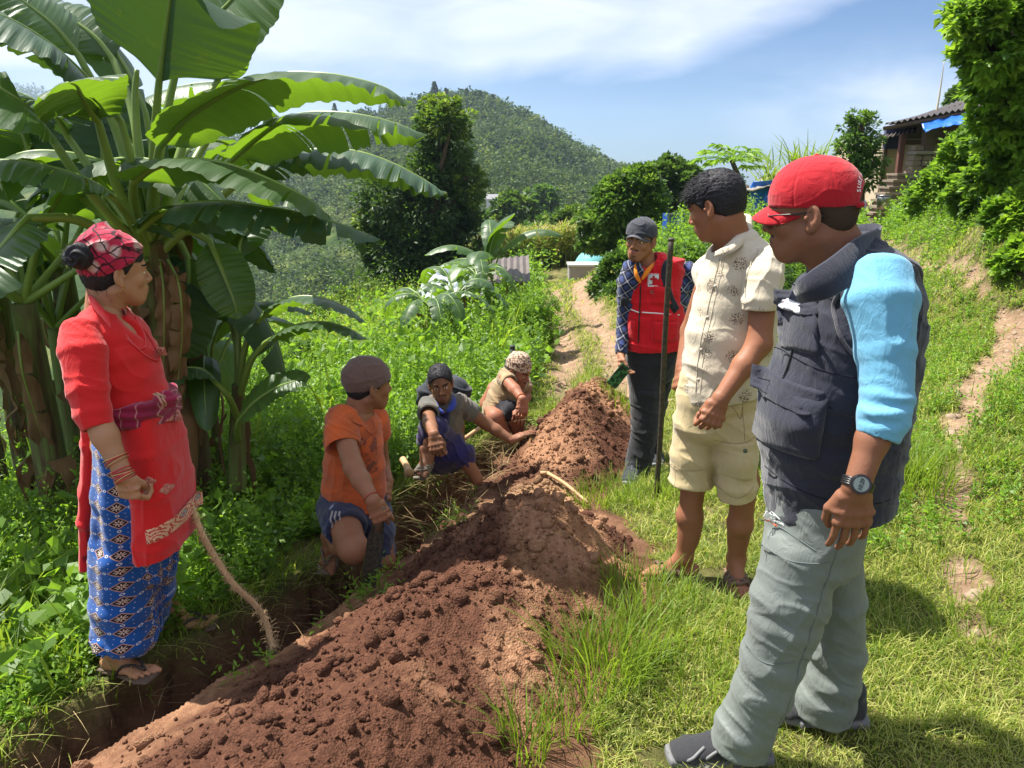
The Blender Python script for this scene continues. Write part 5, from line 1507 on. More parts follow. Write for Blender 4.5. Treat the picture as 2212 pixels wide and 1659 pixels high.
 f.put(hc-.22,hc+.22,lowcut,0,'i')
 f.ell(T(0,-.018,.030),A([.084,.103,.080])*s,M,.002,'s')
 V,F=f.mesh()
 def fn(p):
  q=(p-hc)@M;t=q@unit(A([.25,.62,-1.0]));
  return.006*(1-np.abs(np.sin(t*62+2.2*noise3(p*12))))**2*1.0-.003+.002*fbm(p*30,2)
 V=wr(V,F,fn);mesh_obj('headscarf',V,F,wm,root)
 for sx in(1,):
  e=T(sx*.082,-.004,-.038);m=MB();v_,f_=IV*.0042,IF;m.add(v_+e,f_);m.tube([e+(0,0,-.003),e+(0,0,-.010)],.0016,6);m.build('earring',plain('gold',(.75,.42,.12),.25,.5,metal=1.0),root,True)
 # skirt
 n=NT('blue_printed_cotton');uv=n.sep(n.uv());o=n.obj()
 W,H=.066,.060
 cu=n.math('MULTIPLY',uv[0],1/W);cv_=n.math('MULTIPLY',uv[1],1/H)
 fu=n.math('ABSOLUTE',n.math('SUBTRACT',n.math('FRACT',cu),.5));fv=n.math('ABSOLUTE',n.math('SUBTRACT',n.math('FRACT',cv_),.5))
 dd=n.math('ADD',n.math('MULTIPLY',fu,1.0),n.math('MULTIPLY',fv,1.12))
 AND=lambda a,b:n.math('MULTIPLY',a,b)
 LT=lambda a,b:n.math('LESS_THAN',a,b)
 blue=n.mix(n.noise(8,4,.6,o),(.004,.045,.20),(.008,.10,.40))
 c=n.mix(LT(dd,.40),blue,(.42,.25,.20));c=n.mix(LT(dd,.335),c,(.015,.010,.022))
 rad=n.math('SQRT',n.math('ADD',n.math('MULTIPLY',fu,fu),n.math('MULTIPLY',fv,fv)))
 star=n.math('MINIMUM',n.math('MINIMUM',fu,fv),n.math('MULTIPLY',n.math('ABSOLUTE',n.math('SUBTRACT',fu,fv)),.7))
 c=n.mix(AND(LT(star,.020),LT(rad,.19)),c,(.62,.48,.38));c=n.mix(LT(rad,.045),c,(.015,.01,.02))
 for(ox,oz)in((.5,0),(0,.5)):
  a_=n.math('SUBTRACT',ox,fu)if ox else fu;b_=n.math('SUBTRACT',oz,fv)if oz else fv
  r2=n.math('SQRT',n.math('ADD',n.math('MULTIPLY',a_,a_),n.math('MULTIPLY',b_,b_)))
  c=n.mix(n.math('LESS_THAN',n.math('ABSOLUTE',n.math('SUBTRACT',r2,.062)),.018),c,(.62,.62,.62))
 r3=n.math('SQRT',n.math('ADD',n.math('POWER',n.math('SUBTRACT',.32,fu),2),n.math('POWER',n.math('SUBTRACT',.36,fv),2)))
 c=n.mix(LT(r3,.022),c,(.5,.5,.6))
 sk_m=n.done(n.bsdf(c,.8,n.bump(n.noise(900,2,.5,o),.15,.001),spec=.15,sheen=.2))
 f=FB(180,1430,2.3,395,890,2.95,0.1,.005)
 f.loft([sta(225,895,372,895,2.58,.12),sta(200,960,382,960,2.58,.15),sta(198,1060,385,1060,2.58,.155),sta(196,1160,386,1160,2.59,.155),sta(196,1221,384,1200,2.60,.155)],.02)
 f.loft([sta(196,1190,330,1190,2.54,.125),sta(193,1300,330,1300,2.53,.12),sta(196,1370,338,1370,2.52,.115),sta(200,1420,340,1420,2.52,.11)],.03)
 f.loft([sta(285,1180,386,1180,2.68,.12),sta(290,1280,378,1280,2.70,.11),sta(292,1360,372,1352,2.71,.10)],.03)
 c1=P(262,1398,2.5);f.cut(c1,(-.10,0,-1),.16);f.cone(c1+(0,0,.03),c1-(0,0,.08),.095,.10,.002,'s');f.cut(P(335,1345,2.72),(.1,0,-1),.09)
 V,F=f.mesh()
 def fn(p):
  a=np.arctan2(p[:,1]-2.6,p[:,0]+1.32)
  return.008*np.sin(a*9+1.5*noise3(p*2.5))*np.clip((1.0-p[:,2])/.6,.1,1)+folds(p,(.1,0,1),9,.004,3)*.6+.004*fbm(p*8,2)
 V=wr(V,F,fn)
 cx_=np.interp(V[:,2],[-.1,.9],[-1.36,-1.28]);ang=np.arctan2(V[:,0]-cx_,-(V[:,1]-2.60))
 uvw=np.stack([ang*.155,V[:,2]],1);mesh_obj('skirt',V,F,sk_m,root,uv=uvw)
 # tunic
 def motif(n,o,col):
  v=n.n('ShaderNodeTexVoronoi',feature='F1',distance='MANHATTAN');v.inputs['Scale'].default_value=5.2;v.inputs['Randomness'].default_value=.35
  n.set(v.inputs['Vector'],n.mapping(o,scale=(1,.25,.75),loc=(.13,.3,.11)))
  a=n.ramp(v.outputs['Distance'],[(.085,1.0),(.095,0.0)])
  b=n.ramp(n.voro(170,o,out='Distance'),[(.25,1.0),(.5,.35)])
  return n.mix(n.math('MULTIPLY',a,b),col,(.62,.40,.27))
 red=cloth_mat('red_tunic',(.60,.014,.016),.72,1000,.15,.08,.25)
 f=FB(120,1230,2.2,410,620,3.0,0.08,.0048)
 f.loft([sta(190,655,262,668,2.58,.085),sta(160,690,285,690,2.58,.12),sta(146,730,322,725,2.58,.135),sta(160,770,343,770,2.58,.145),sta(172,815,352,810,2.58,.142),sta(190,860,364,850,2.58,.14),sta(200,900,375,895,2.58,.14)],.02)
 # sleeve to below the elbow
 f.loft([(P(176,715,2.47),.060,.065,(1,0,0)),(P(178,745,2.44),.062,.062,(1,0,0))],.016)
 f.ell(P(270,725,2.76),(.08,.08,.08),None,.05)
 f.loft([(P(290,740,2.82),.055,.055,(1,0,0)),(P(330,860,2.88),.045,.045,(1,0,0)),(P(340,910,2.84),.042,.042,(1,0,0))],.02)
 dl=unit(P(225,955,2.33)-P(203,890,2.36));ce=P(212,924,2.345)
 slv=sleeve([(P(177,715,2.47),.060,.065,(1,0,0)),(P(179,760,2.42),.071,.062,(1,0,0)),(P(190,840,2.38),.060,.055,(1,0,0)),(P(200,890,2.36),.055,.052,(1,0,0)),(P(214,930,2.345),.047,.047,(1,0,0)),(P(220,950,2.335),.045,.045,(1,0,0))],ce,dl,.040,fn=lambda p:folds(p,(.35,.2,1),14,.0055,2)*(.4+spot(p,P(203,880,2.32),.09))+folds(p,(1,.1,.2),8,.004,5))
 # skirts of the tunic: back panel and front panel with open slit at the side
 f.loft([sta(176,905,240,905,2.60,.05),sta(174,960,235,955,2.60,.05),sta(176,1120,212,1120,2.60,.06),sta(180,1235,207,1235,2.60,.06)],.02)
 f.loft([sta(262,900,380,896,2.56,.135),sta(285,960,386,955,2.56,.155),sta(302,1050,396,1040,2.56,.160),sta(308,1150,401,1140,2.56,.165),sta(308,1230,401,1220,2.56,.165)],.01,sq=3)
 f.cut(P(353,1178,2.55),(.14,0,-1),.30);f.cut(P(192,1222,2.6),(0,0,-1),.12)
 # neckline: slit below the collar
 poly_cut(f,[P(x,y,2.44)for x,y in((236,692),(252,708),(276,730),(294,745),(303,750),(306,742),(300,722),(290,698),(277,674),(255,650),(236,660))],(.25,-1,.1),P(275,710,2.44),.13)
 f.cone(P(230,690,2.58),P(228,620,2.58),.060,.066,.003,'s')
 V,F=f.mesh()
 def fn(p):
  e=np.clip(np.linalg.norm(p-P(275,715,2.42),axis=1)/.10,.1,1)
  low=sstep(.95,.75,p[:,2]);sl_=spot(p,P(205,880,2.33),.09);pit=spot(p,P(225,790,2.42),.13)
  return e*(folds(p,(.5,.2,1),13,.0055,2)*(.35+sl_+.8*pit)*(1-low)+folds(p,(1,.1,.0),11,.010,5)*(.15+low*.6)*(np.linalg.norm(p-P(200,860,2.36),axis=1)>.1)+.0014*fbm(p*16,2))
 V=wr(V,F,fn);V,F=join([(V,F),slv])
 tu=mesh_obj('tunic',V,F,red,root);near=V[V[:,1]<2.62]
 # woven motifs and the hem band
 mot=cloth_mat('woven_gold',(.62,.42,.30),.8,300,.4,.5,extra=lambda n,o,col:n.mix(n.ramp(n.voro(160,o),[(.2,0.0),(.45,.8)]),col,(.35,.03,.03)))
 for(cx,cy,w_,r_)in((307,787,.032,0),(347,934,.028,.785),(348,728+208+30,.0,0),(347,934,0,0),(322,1042,.028,.785),(350,1068,.024,.785)):
  if w_==0:continue
  c_,s_=math.cos(r_),math.sin(r_);patch('motif',(V,F),P(cx,cy,2.4),(c_,0,s_),(-s_,0,c_),w_,w_*(1.25 if r_ else 1),(.1,-1,0),mot,tu,.0045,0,9,9)
 def bandcol(n,o,col):
  x=n.mapping(o,scale=(1,.3,1));d=n.voro(22,x,out='Distance')
  c=n.mix(n.ramp(d,[(.16,0.0),(.24,1.0)]),(.20,.33,.32),col);w=n.math('FRACT',n.math('MULTIPLY',n.math('ADD',d,n.math('MULTIPLY',n.noise(160,2,.5,o),.25)),5.0));return n.mix(n.math('GREATER_THAN',w,.62),c,(.45,.04,.03))
 bm_=cloth_mat('woven_border',(.66,.42,.27),.8,400,.4,.3,extra=bandcol)
 patch('hem_border',(V,F),P(347,1166,2.35),(1,0,.20),(-.06,0,1),.132,.054,(.15,-1,0),bm_,tu,.0035,0,22,8)
 # standing collar
 q=spline([P(237,694,2.44),P(222,676,2.46),P(203,655,2.50),P(190,642,2.58),P(204,636,2.66),P(240,648,2.68),P(262,668,2.62),P(268,682,2.56)],40)
 rows=[]
 for k in range(40):
  o_=unit(q[k]-P(228,665,2.58));o_[2]=0;rows+=[q[k]+o_*.004-(0,0,.022),q[k]+o_*.008,q[k]+(0,0,.020)+o_*.004,q[k]+(0,0,.019)-o_*.002,q[k]-o_*.0,q[k]-(0,0,.022)-o_*.002]
 fs=[[k*6+j,k*6+(j+1)%6,(k+1)*6+(j+1)%6,(k+1)*6+j]for k in range(39)for j in range(6)]
 mesh_obj('collar',np.array(rows),np.array(fs),red,tu)
 # bead necklaces
 bead=plain('red_beads',(.62,.01,.02),.15,.6,coat=.5)
 chv2=np.concatenate([V,chv[0]])
 for pts in([(240,686),(252,706),(268,728),(284,742),(296,746),(303,738),(300,715),(290,690),(276,668)],[(244,690),(262,716),(284,742),(306,762),(327,771),(333,764),(325,742),(305,708),(282,678)]):
  q=spline([P(a,b,2.38)for a,b in pts],90);q=project(q,chv2[chv2[:,1]<2.7],None,(.4,-1,.3),.003)
  N=len(q);v_=(IV[None]*.0034+q[:,None]).reshape(-1,3);f_=(IF[None]+(np.arange(N)*len(IV))[:,None,None]).reshape(-1,3);mesh_obj('necklace',v_,f_,bead,root)
 # sash
 def sline(n,o,col):
  x=n.sep(o)[0];return n.mix(n.math('MULTIPLY',n.math('LESS_THAN',n.math('FRACT',n.math('MULTIPLY',x,22.0)),.07),.6),col,(.55,.3,.25))
 sm_=cloth_mat('maroon_sash',(.235,.012,.045),.85,600,.3,.15,.2,extra=sline)
 f=FB(210,915,2.3,390,835,2.9,0.05,.0038)
 f.loft([sta(196,898,386,895,2.575,.165),sta(192,876,384,868,2.575,.168),sta(194,856,374,845,2.575,.162)],.004,sq=2.6)
 f.cut(P(296,903,2.57),(0.04,0,-1),.2);f.cut(P(296,855,2.57),(-.08,0,1),.2)
 f.ell(P(360,862,2.45),(.04,.03,.028),None,.02)
 V,F=f.mesh();V=wr(V,F,lambda p:.0045*np.sin(p[:,2]*190+2.5*noise3(p*9)+p[:,0]*14)+.002*fbm(p*20,2))
 sa=mesh_obj('sash',V,F,sm_,root)
 q=spline([P(318,860,2.4),P(330,868,2.38),P(340,880,2.38),P(338,892,2.40)],14);qq=project(q,V,None,(0,-1,0),.003);m=MB();m.tube(qq,.004,6);m.tube(qq+(.010,0,.004),.0035,6);m.tube([qq[0],qq[5]+(.02,-.004,.01),qq[-1]+(.008,0,.01)],.003,6)
 m.build('sash_knot',cloth_mat('cord_tan',(.45,.25,.16),.9),sa,True)
 # bangles
 wd=unit(wr_-el);sx=unit(np.cross(wd,A([0,1,0])));sy=np.cross(sx,wd)
 bm1=plain('glass_bangle',(.45,.015,.02),.15,.6,coat=.4);bm2=plain('gold_bangle',(.62,.35,.16),.3,.6,metal=.8)
 for k,(off,r_,mt)in enumerate([(-.052,.0385,bm2),(-.045,.038,bm1),(-.036,.0375,bm2),(-.010,.034,bm1),(-.004,.034,bm1),(.002,.0335,bm2),(.008,.0335,bm1),(.014,.0335,bm1),(.020,.034,bm2),(.026,.034,bm1)]):
  tlt=unit(wd+A([.15,0,.1])*math.sin(k));ex=unit(np.cross(tlt,sy));ey=np.cross(ex,tlt)
  q=[wr_+wd*off+ex*math.cos(a)*r_+ey*math.sin(a)*r_ for a in np.linspace(0,2*math.pi,32)];m=MB();m.tube(q,.0022,6,False);m.build('bangle',mt,root,True)
 fl=plain('flipflop',(.11,.075,.055),.8,bump=.3);fs_=plain('flipflop_strap',(.035,.028,.026),.6)
 sandal(root,a1-(0,0,.085*.93)+(.0,0,.004),(1,-.30,-.02),[fl,fs_]);sandal(root,a2-(0,0,.095*.93)+(0,0,.004),(1,.25,-.02),[fl,fs_])
build_woman()
# rope and the stake it is tied to
def rope(name,pts,r,seed,label):
 q=spline(pts,150);vs,fs,k=[],[],0
 t=np.gradient(q,axis=0);t/=np.linalg.norm(t,axis=1)[:,None];a=np.array([1.,0,0]);L=np.concatenate([[0],np.cumsum(np.linalg.norm(np.diff(q,axis=0),axis=1))])
 A_,B_=[],[]
 for i in range(len(q)):
  a=unit(a-t[i]*(a@t[i]));A_.append(a);B_.append(np.cross(t[i],a))
 A_,B_=np.array(A_),np.array(B_)
 for j in range(3):
  th=L*2*math.pi/.055+j*2*math.pi/3;rr=r*(1+.25*noise3(np.stack([L*9,L*0+j*5,L*0+seed],1)))
  p=q+(A_*np.cos(th)[:,None]+B_*np.sin(th)[:,None])*(rr*.55)[:,None]
  v,f=tube(p,r*.62,7);vs.append(v);fs.append(f+k);k+=len(v)
 g=np.random.default_rng(seed)
 for i in range(900):
  c_=q[g.integers(3,len(q)-1)];d=unit(g.normal(size=3));e=c_+d*r*.8;L2=r*g.uniform(.8,2.4)
  v,f=tube([e,e+d*L2*.6+g.normal(0,.003,3),e+d*L2+g.normal(0,.007,3)],[.0012,.0009,.0003],3);vs.append(v);fs.append(f+k);k+=len(v)
 o=mesh_obj(name,np.concatenate(vs),np.concatenate(fs),cloth_mat('coir',(.55,.37,.20),.95,500,.6,.25),None,origin=q[-1]);return tag(o,label,'rope')
rope('rope',[P(392,1062,2.66),P(413,1093,2.62),P(436,1152,2.60),P(469,1211,2.62),P(508,1266,2.66),P(547,1302,2.72),P(573,1341,2.74),P(586,1385,2.70),P(592,1402,2.66)],.0105,2,'thick frayed coir rope hanging from behind the woman into the trench')
m=MB();a=P(370,1000,2.78);b=P(406,997,2.70);m.tube([a,b],[.012,.013],10);m.tube([b,b+(b-a)*.02],[.0145,.0145],10)
st_=m.build('wooden_stick',plain('stick_red',(.42,.14,.08),.6,bump=.4),None,True,origin=a);tag(st_,'end of a reddish stick poking out beside the red tunic','stick')
# ------------------------------------------------------------------ the three men at the trench
def build_orange():
 root=empty('person',(-.72,3.45,-.45),'man in orange T-shirt, brown cap and dark shorts kneeling at the trench','person')
 A=np.array
 hc=P(796,832,3.42);face=A([.82,.56,-.10]);up=(0.05,0,1);s=1.0
 M=head_frame(face,up);T=lambda x,y,z:hc+M@(A([x,y,z])*s)
 nk=P(772,898,3.40)
 sk=skin_mats('brown_sweat',(.27,.120,.065),(.22,.08,.06))
 hv,hf_,hm=head(hc,face,up,nk,s,.0032,nr=.054)
 sh=P(740,930,3.28);el=P(764,1010,3.10);wr_=P(806,1082,2.98)
 arm1=arm([sh,el,el*.6+wr_*.4,wr_],[.048,.043,.039,.027],P(826,1122,2.98)-wr_,A([.2,.5,-.8]),A([.9,-.1,.1]),'fist',1.0,curl=(.75,1.2,.8),h=.0032)
 sh2=P(816,930,3.55);el2=P(824,1000,3.60);wr2=P(838,1040,3.50)
 arm2=arm([sh2,el2,wr2],[.045,.037,.027],(.05,-.5,-.8),A([-1,0,0]),A([0,-1,.2]),'half',1.0,h=.004)
 chest=FB(770,900,3.35,790,960,3.35,0.14,.006);chest.loft([(nk,.075,.06,(1,0,0)),(P(778,945,3.40),.085,.07,(1,0,0))],.03);chm=chest.mesh()
 hip=P(730,1095,3.42);kn=P(764,1186,3.12);an=P(712,1160,3.46);hip2=P(808,1100,3.46);kn2=P(828,1210,3.36);an2=P(832,1320,3.42)
 f=Field(A([-1.1,2.9,-.75]),A([-.3,3.75,.35]),.0042)
 f.chain([hip,kn],[.085,.062],.02);f.ball(kn,.064,.02);f.chain([kn,(kn+an)/2-(0,0,.01),an],[.055,.054,.034],.03)
 f.chain([hip2,kn2,an2],[.08,.055,.04],.02)
 lg=f.mesh()
 ft=leg([an+(.02,-.02,.02),an],[.036,.034],(-.05,-.75,-.62),up=(0,-.6,.75),h=.0035,hf=.06,s=.95)
 cc=core([(nk,.07,.07,(1,0,0)),(P(765,960,3.40),.11,.09,(1,0,0)),(P(770,1060,3.42),.10,.09,(1,0,0)),(P(770,1110,3.44),.11,.10,(1,0,0))],[(nk,sh,.04,.04),(nk,sh2,.04,.04)])
 body_obj([(hv,hf_,hm),arm1,arm2,chm,lg,ft,cc],sk,root)
 V,F=hair_cap(hc,face,up,s,.0032,thick=.005,front=.055,low=-.060,amp=.001,freq=200,side=-.02);mesh_obj('hair',V,F,HAIR,root)
 org=cloth_mat('faded_orange',(.60,.115,.028),.88,700,.2,.15,.2,dirt=(.16,.055,.03),dirt_amt=.55,dirt_scale=5)
 f=FB(690,1110,3.0,850,860,3.8,0.08,.0045)
 f.loft([sta(742,880,806,893,3.40,.09),sta(716,910,822,918,3.40,.12),sta(702,950,826,955,3.40,.13),sta(699,1000,829,1005,3.42,.13),sta(695,1050,833,1050,3.43,.13),sta(690,1095,838,1088,3.44,.135),sta(690,1115,838,1105,3.44,.135)],.02)
 f.loft([(P(738,905,3.34),.075,.07,(1,0,0)),(P(738,922,3.30),.072,.072,(1,0,0))],.02)
 f.loft([(P(815,905,3.50),.05,.07,(1,0,0)),(P(822,935,3.56),.05,.06,(1,0,0))],.02)
 dl=unit(P(748,990,3.17)-P(738,935,3.27));ce=P(741,966,3.215)
 slv=sleeve([(P(740,900,3.34),.070,.07,(1,0,0)),(P(738,935,3.27),.076,.075,(1,0,0)),(P(742,975,3.20),.076,.072,(1,0,0)),(P(745,995,3.17),.076,.072,(1,0,0))],ce,dl,.066,fn=lambda p:folds(p,(.3,.3,1),19,.006,2)+folds(p,(1,.1,.4),13,.003,6))
 f.cut(P(765,1090,3.42),(-.05,0,-1),.3);f.cone(P(772,905,3.40),P(792,830,3.40),.064,.075,.003,'s')
 f.cone(P(800,925,3.30),P(795,890,3.34),.018,.050,.006,'s')
 V,F=f.mesh()
 def fn(p):
  return(1.0)*(folds(p,(.3,.3,1),17,.0055,2)*(.4+spot(p,P(735,940,3.2),.09))+folds(p,(1,.1,-.2),11,.006,7)*.8+.0015*fbm(p*20,2))
 V=wr(V,F,fn);V,F=join([(V,F),slv]);ts=mesh_obj('shirt',V,F,org,root)
 pr=cloth_mat('worn_print',(.20,.055,.035),.9,500,.2,.3,extra=lambda n,o,col:n.mix(n.ramp(n.noise(22,6,.7,o,1.0),[(.47,0.0),(.53,1.0)]),col,(.50,.10,.03)))
 patch('shirt_print',(V,F),P(805,1003,3.2),(1,0,.05),(0,0,1),.085,.19,(.3,-1,0),pr,ts,.0022,0,10,16)
 q=spline([P(752,893,3.3),P(765,912,3.25),P(782,930,3.22),P(800,944,3.25),P(809,936,3.3),P(807,912,3.4),P(804,893,3.45)],30);m=MB();m.tube(project(q,V,None,(.2,-1,0),.002),.0045,6);m.build('neckline',org,ts,True)
 nb=cloth_mat('navy_shorts_cloth',(.022,.035,.085),.85,700,.2,.1,.2,dirt=(.10,.07,.05),dirt_amt=.35)
 f=FB(680,1220,2.9,860,1060,3.8,0.08,.0045)
 f.loft([sta(694,1072,838,1070,3.44,.13),sta(690,1105,842,1100,3.44,.14)],.02)
 f.loft([(hip,.100,.105,(1,0,0)),((hip*.62+kn*.38),.098,.10,(1,0,0)),((hip*.30+kn*.70),.092,.092,(1,0,0))],.02)
 f.loft([sta(785,1100,842,1090,3.45,.10),sta(790,1150,850,1145,3.42,.095),sta(798,1215,855,1215,3.38,.085)],.03)
 dl=unit(kn-hip);c_=hip*.44+kn*.56;f.cut(c_+dl*.0,dl,.13);f.cone(c_-dl*.01,c_+dl*.1,.074,.078,.002,'s')
 f.cut(P(828,1207,3.38),(0,0,-1),.09)
 V,F=f.mesh();V=wr(V,F,lambda p:folds(p,(.6,.2,.7),15,.006,2)+.0015*fbm(p*20,2))
 so=mesh_obj('shorts',V,F,nb,root)
 for k in(0,1,2):
  q=spline([P(708+k*9,1110,3.2),P(712+k*9,1130,3.2),P(718+k*9,1163-k*3,3.2)],16);q=project(q,V,None,(-.2,-1,.2),.0015);m=MB();m.tube(q,.0055,6);m.build('stripe',plain('stripe_grey',(.32,.30,.30),.8)if 'stripe_grey' not in MATS else MATS['stripe_grey'],so,True)
 bw=cloth_mat('brown_cap_cloth',(.135,.085,.072),.88,500,.3,.15,.2)
 f=Field(hc-.17,hc+.2,.0032)
 f.ell(T(0,-.022,.038),A([.085,.108,.100])*s,M,0);f.ell(T(0,.020,.035),A([.078,.076,.082])*s,M,.03);f.cut(T(0,0,.004),-M@unit(A([0,-.40,1.0])),.3);f.ell(T(0,-.018,.020),A([.079,.098,.080])*s,M,.002,'s')
 V,F=f.mesh()
 V=wr(V,F,lambda p:folds(p,M[:,2],26,.004,4)*np.clip(((p-hc)@M)[:,2]/.06,0,1)+.0028*np.exp(-((((p-hc)@M)[:,2]-.055-.25*((p-hc)@M)[:,1])/.006)**2))
 mesh_obj('cap',V,F,bw,root)
 m=MB();wd=unit(wr_-el);sx=unit(np.cross(wd,A([0,1,0])));sy=np.cross(sx,wd)
 m.tube([wr_-wd*.02+sx*math.cos(a)*.0325+sy*math.sin(a)*.0325 for a in np.linspace(0,2*math.pi,24)],.0025,6,False);m.build('wrist_thread',plain('thread_red',(.4,.08,.05),.8),root,True)
 g=an+unit(A([-.05,-.75,-.62]))*.0+unit(np.cross(np.cross(unit(A([-.05,-.75,-.62])),A([0,-.6,.75])),unit(A([-.05,-.75,-.62]))))*-.058
 sandal(root,g,(-.05,-.75,-.62),[plain('grey_rubber',(.20,.15,.12),.8),plain('grey_rubber_strap',(.16,.12,.10),.7)],up=(0,-.6,.75))
 # the spade he leans on
 a=P(822,1118,2.99);b=P(798,1262,3.04);d=unit(b-a)
 m=MB();m.tube([a-d*.06,a+d*.06],[.017,.017],10)
 t=empty('spade',b,'dark iron spade blade under the hand of the man in orange','spade')
 m.build('handle',plain('worn_wood',(.16,.10,.06),.6,bump=.3),t,True)
 sd=unit(A([1,-.35,.12]));sd=unit(sd-d*(sd@d));nn=np.cross(d,sd);rows=[];L=np.linalg.norm(b-a)
 for k,u in enumerate(np.linspace(.02,1,14)):
  w_=.022+.018*min(1,u*3)-(.006*u)
  for x in np.linspace(-1,1,7):rows.append(a+d*(L*u)+sd*w_*x+nn*(.010*x*x))
 rows=A(rows);r2=rows+nn*.004;fs=[]
 for i in range(13):
  for j in range(6):
   q=[i*7+j,i*7+j+1,(i+1)*7+j+1,(i+1)*7+j];fs.append(q);fs.append([w+98 for w in q[::-1]])
 for i in range(13):
  for j in(0,6):fs.append([i*7+j,(i+1)*7+j,(i+1)*7+j+98,i*7+j+98])
 mesh_obj('blade',np.concatenate([rows,r2]),np.array(fs),MATS['rusty_iron'],t)
build_orange()

def build_grey():
 root=empty('person',(-.30,4.6,-.45),'bareheaded man in dirty grey polo shirt sitting by the trench, facing the camera','person')
 A=np.array
 hc=P(952,829,4.55);face=A([.10,-.97,-.14]);up=(-.10,0,1);s=.94
 M=head_frame(face,up);T=lambda x,y,z:hc+M@(A([x,y,z])*s)
 nk=P(955,885,4.60)
 sk=skin_mats('dark_tan',(.22,.100,.055),(.17,.07,.06))
 hv,hf_,hm=head(hc,face,up,nk,s,.0032,nr=.050,stubble=True,face_w=.94)
 V,F=hair_cap(hc,face,up,s,.0032,thick=.011,front=.056,low=-.050,amp=.0015,freq=110,side=-.012,w=.95)
 v,f_=join([(V,F),tufts(V[((V-hc)@M)[:,2]>.03],M@A([.3,.6,.3]),.013,500,.0016,.4,7,.5)]);mesh_obj('hair',v,f_,HAIR,root)
 sh=P(924,884,4.50);el=P(928,915,4.28);wr_=P(937,938,4.10)
 arm1=arm([sh,el,el*.6+wr_*.4,wr_],[.045,.039,.036,.027],P(944,975,4.06)-wr_,A([.15,1,-.3]),A([.95,.1,0]),'half',1.0,curl=(.85,1.0,.6),h=.0036)
 sh2=P(1000,880,4.60);el2=P(1050,915,4.66);wr2=P(1104,950,4.62)
 arm2=arm([sh2,el2,el2*.6+wr2*.4,wr2],[.044,.039,.035,.026],P(1132,938,4.66)-wr2,A([.1,-.1,-1]),A([0,1,.1]),'flat',.95,h=.0036)
 an=P(922,985,4.34);kn=P(930,918,4.38);kn2=P(1000,985,4.45);an2=P(1020,1000,4.5)
 f=Field(A([-.75,4.1,-.75]),A([.1,4.8,.35]),.005);f.chain([kn,an],[.052,.036],.03);f.chain([kn2,P(1030,1035,4.45)],[.045,.04],.02);lg=f.mesh()
 ft=leg([an+(0,.02,.04),an],[.036,.034],(-.2,-1,-.12),h=.004,hf=.06,s=.95)
 cc=core([(nk,.06,.06,(1,0,0)),(P(960,920,4.62),.12,.10,(1,0,0)),(P(965,960,4.66),.12,.10,(1,0,0))],[(nk,sh,.04,.04),(nk,sh2,.04,.04)])
 body_obj([(hv,hf_,hm),arm1,arm2,lg,ft,cc],sk,root)
 gr=cloth_mat('dirty_grey_polo',(.105,.105,.095),.92,500,.3,.2,.2,dirt=(.19,.13,.085),dirt_amt=.65)
 f=FB(900,975,4.1,1040,840,4.9,0.08,.0048)
 f.loft([sta(936,862,978,858,4.60,.075),sta(912,878,1004,872,4.60,.105),sta(912,905,1000,905,4.61,.125),sta(918,935,998,935,4.62,.13),sta(925,970,996,968,4.62,.13)],.02)
 f.ell(P(926,878,4.52),A([.06,.065,.06]),None,.03);f.ell(P(990,872,4.60),A([.06,.065,.06]),None,.03)
 c1=P(926,897,4.39);d1=unit(P(928,915,4.28)-sh);s1=sleeve([(P(924,875,4.50),.058,.06,(1,0,0)),(P(925,890,4.42),.062,.062,(1,0,0)),(P(927,908,4.33),.062,.06,(1,0,0))],c1,d1,.052,fn=lambda p:folds(p,(.3,.3,1),19,.005,2))
 c2=P(1024,894,4.64);d2=unit(el2-sh2);s2=sleeve([(P(988,868,4.60),.06,.065,(1,0,.3)),(P(1012,886,4.63),.060,.062,(1,0,.9)),(P(1034,903,4.65),.062,.062,(1,0,.9))],c2,d2,.050,fn=lambda p:folds(p,(.8,.3,-.6),15,.006,2))
 f.cone(nk,P(955,840,4.55),.052,.062,.003,'s');f.cut(P(960,958,4.6),(.2,0,-1),.25)
 V,F=f.mesh();V=wr(V,F,lambda p:folds(p,(1,.1,-.3),11,.009,7)+folds(p,(.3,.2,1),12,.005,3)+.0015*fbm(p*20,2));V,F=join([(V,F),s1,s2])
 ps=mesh_obj('shirt',V,F,gr,root)
 bl=cloth_mat('collar_blue',(.030,.050,.28),.85,500,.2);pt_=cloth_mat('placket_navy',(.018,.014,.07),.85)
 def rib(name,pts,w,nrm,mat,par,th=.006,n=20):
  q=spline(pts,n);t=np.gradient(q,axis=0);t/=np.linalg.norm(t,axis=1)[:,None];nn=np.broadcast_to(unit(nrm),t.shape);sd=np.cross(t,nn);sd/=np.linalg.norm(sd,axis=1)[:,None];W=np.interp(np.linspace(0,1,n),np.linspace(0,1,len(w)),w)[:,None]
  rows=np.stack([q-sd*W,q+nn*th,q+sd*W,q-nn*th*.5],1).reshape(-1,3)
  fs=[[k*4+j,k*4+(j+1)%4,(k+1)*4+(j+1)%4,(k+1)*4+j]for k in range(n-1)for j in range(4)]+[[3,2,1,0],[n*4-4,n*4-3,n*4-2,n*4-1]]
  return mesh_obj(name,rows,np.array(fs),mat,par)
 rib('collar',[P(958,892,4.42),P(944,885,4.44),P(938,872,4.48),P(938,862,4.56),P(950,856,4.66),P(972,856,4.62),P(978,866,4.52),P(976,880,4.46),P(966,890,4.43)],[.012,.022,.024,.018,.014,.018,.024,.024,.012],(0,-1,.1),bl,ps)
 rib('placket',[P(961,890,4.44),P(962,912,4.44),P(961,938,4.45)],[.030,.026,.018],(0,-1,.1),pt_,ps,.008)
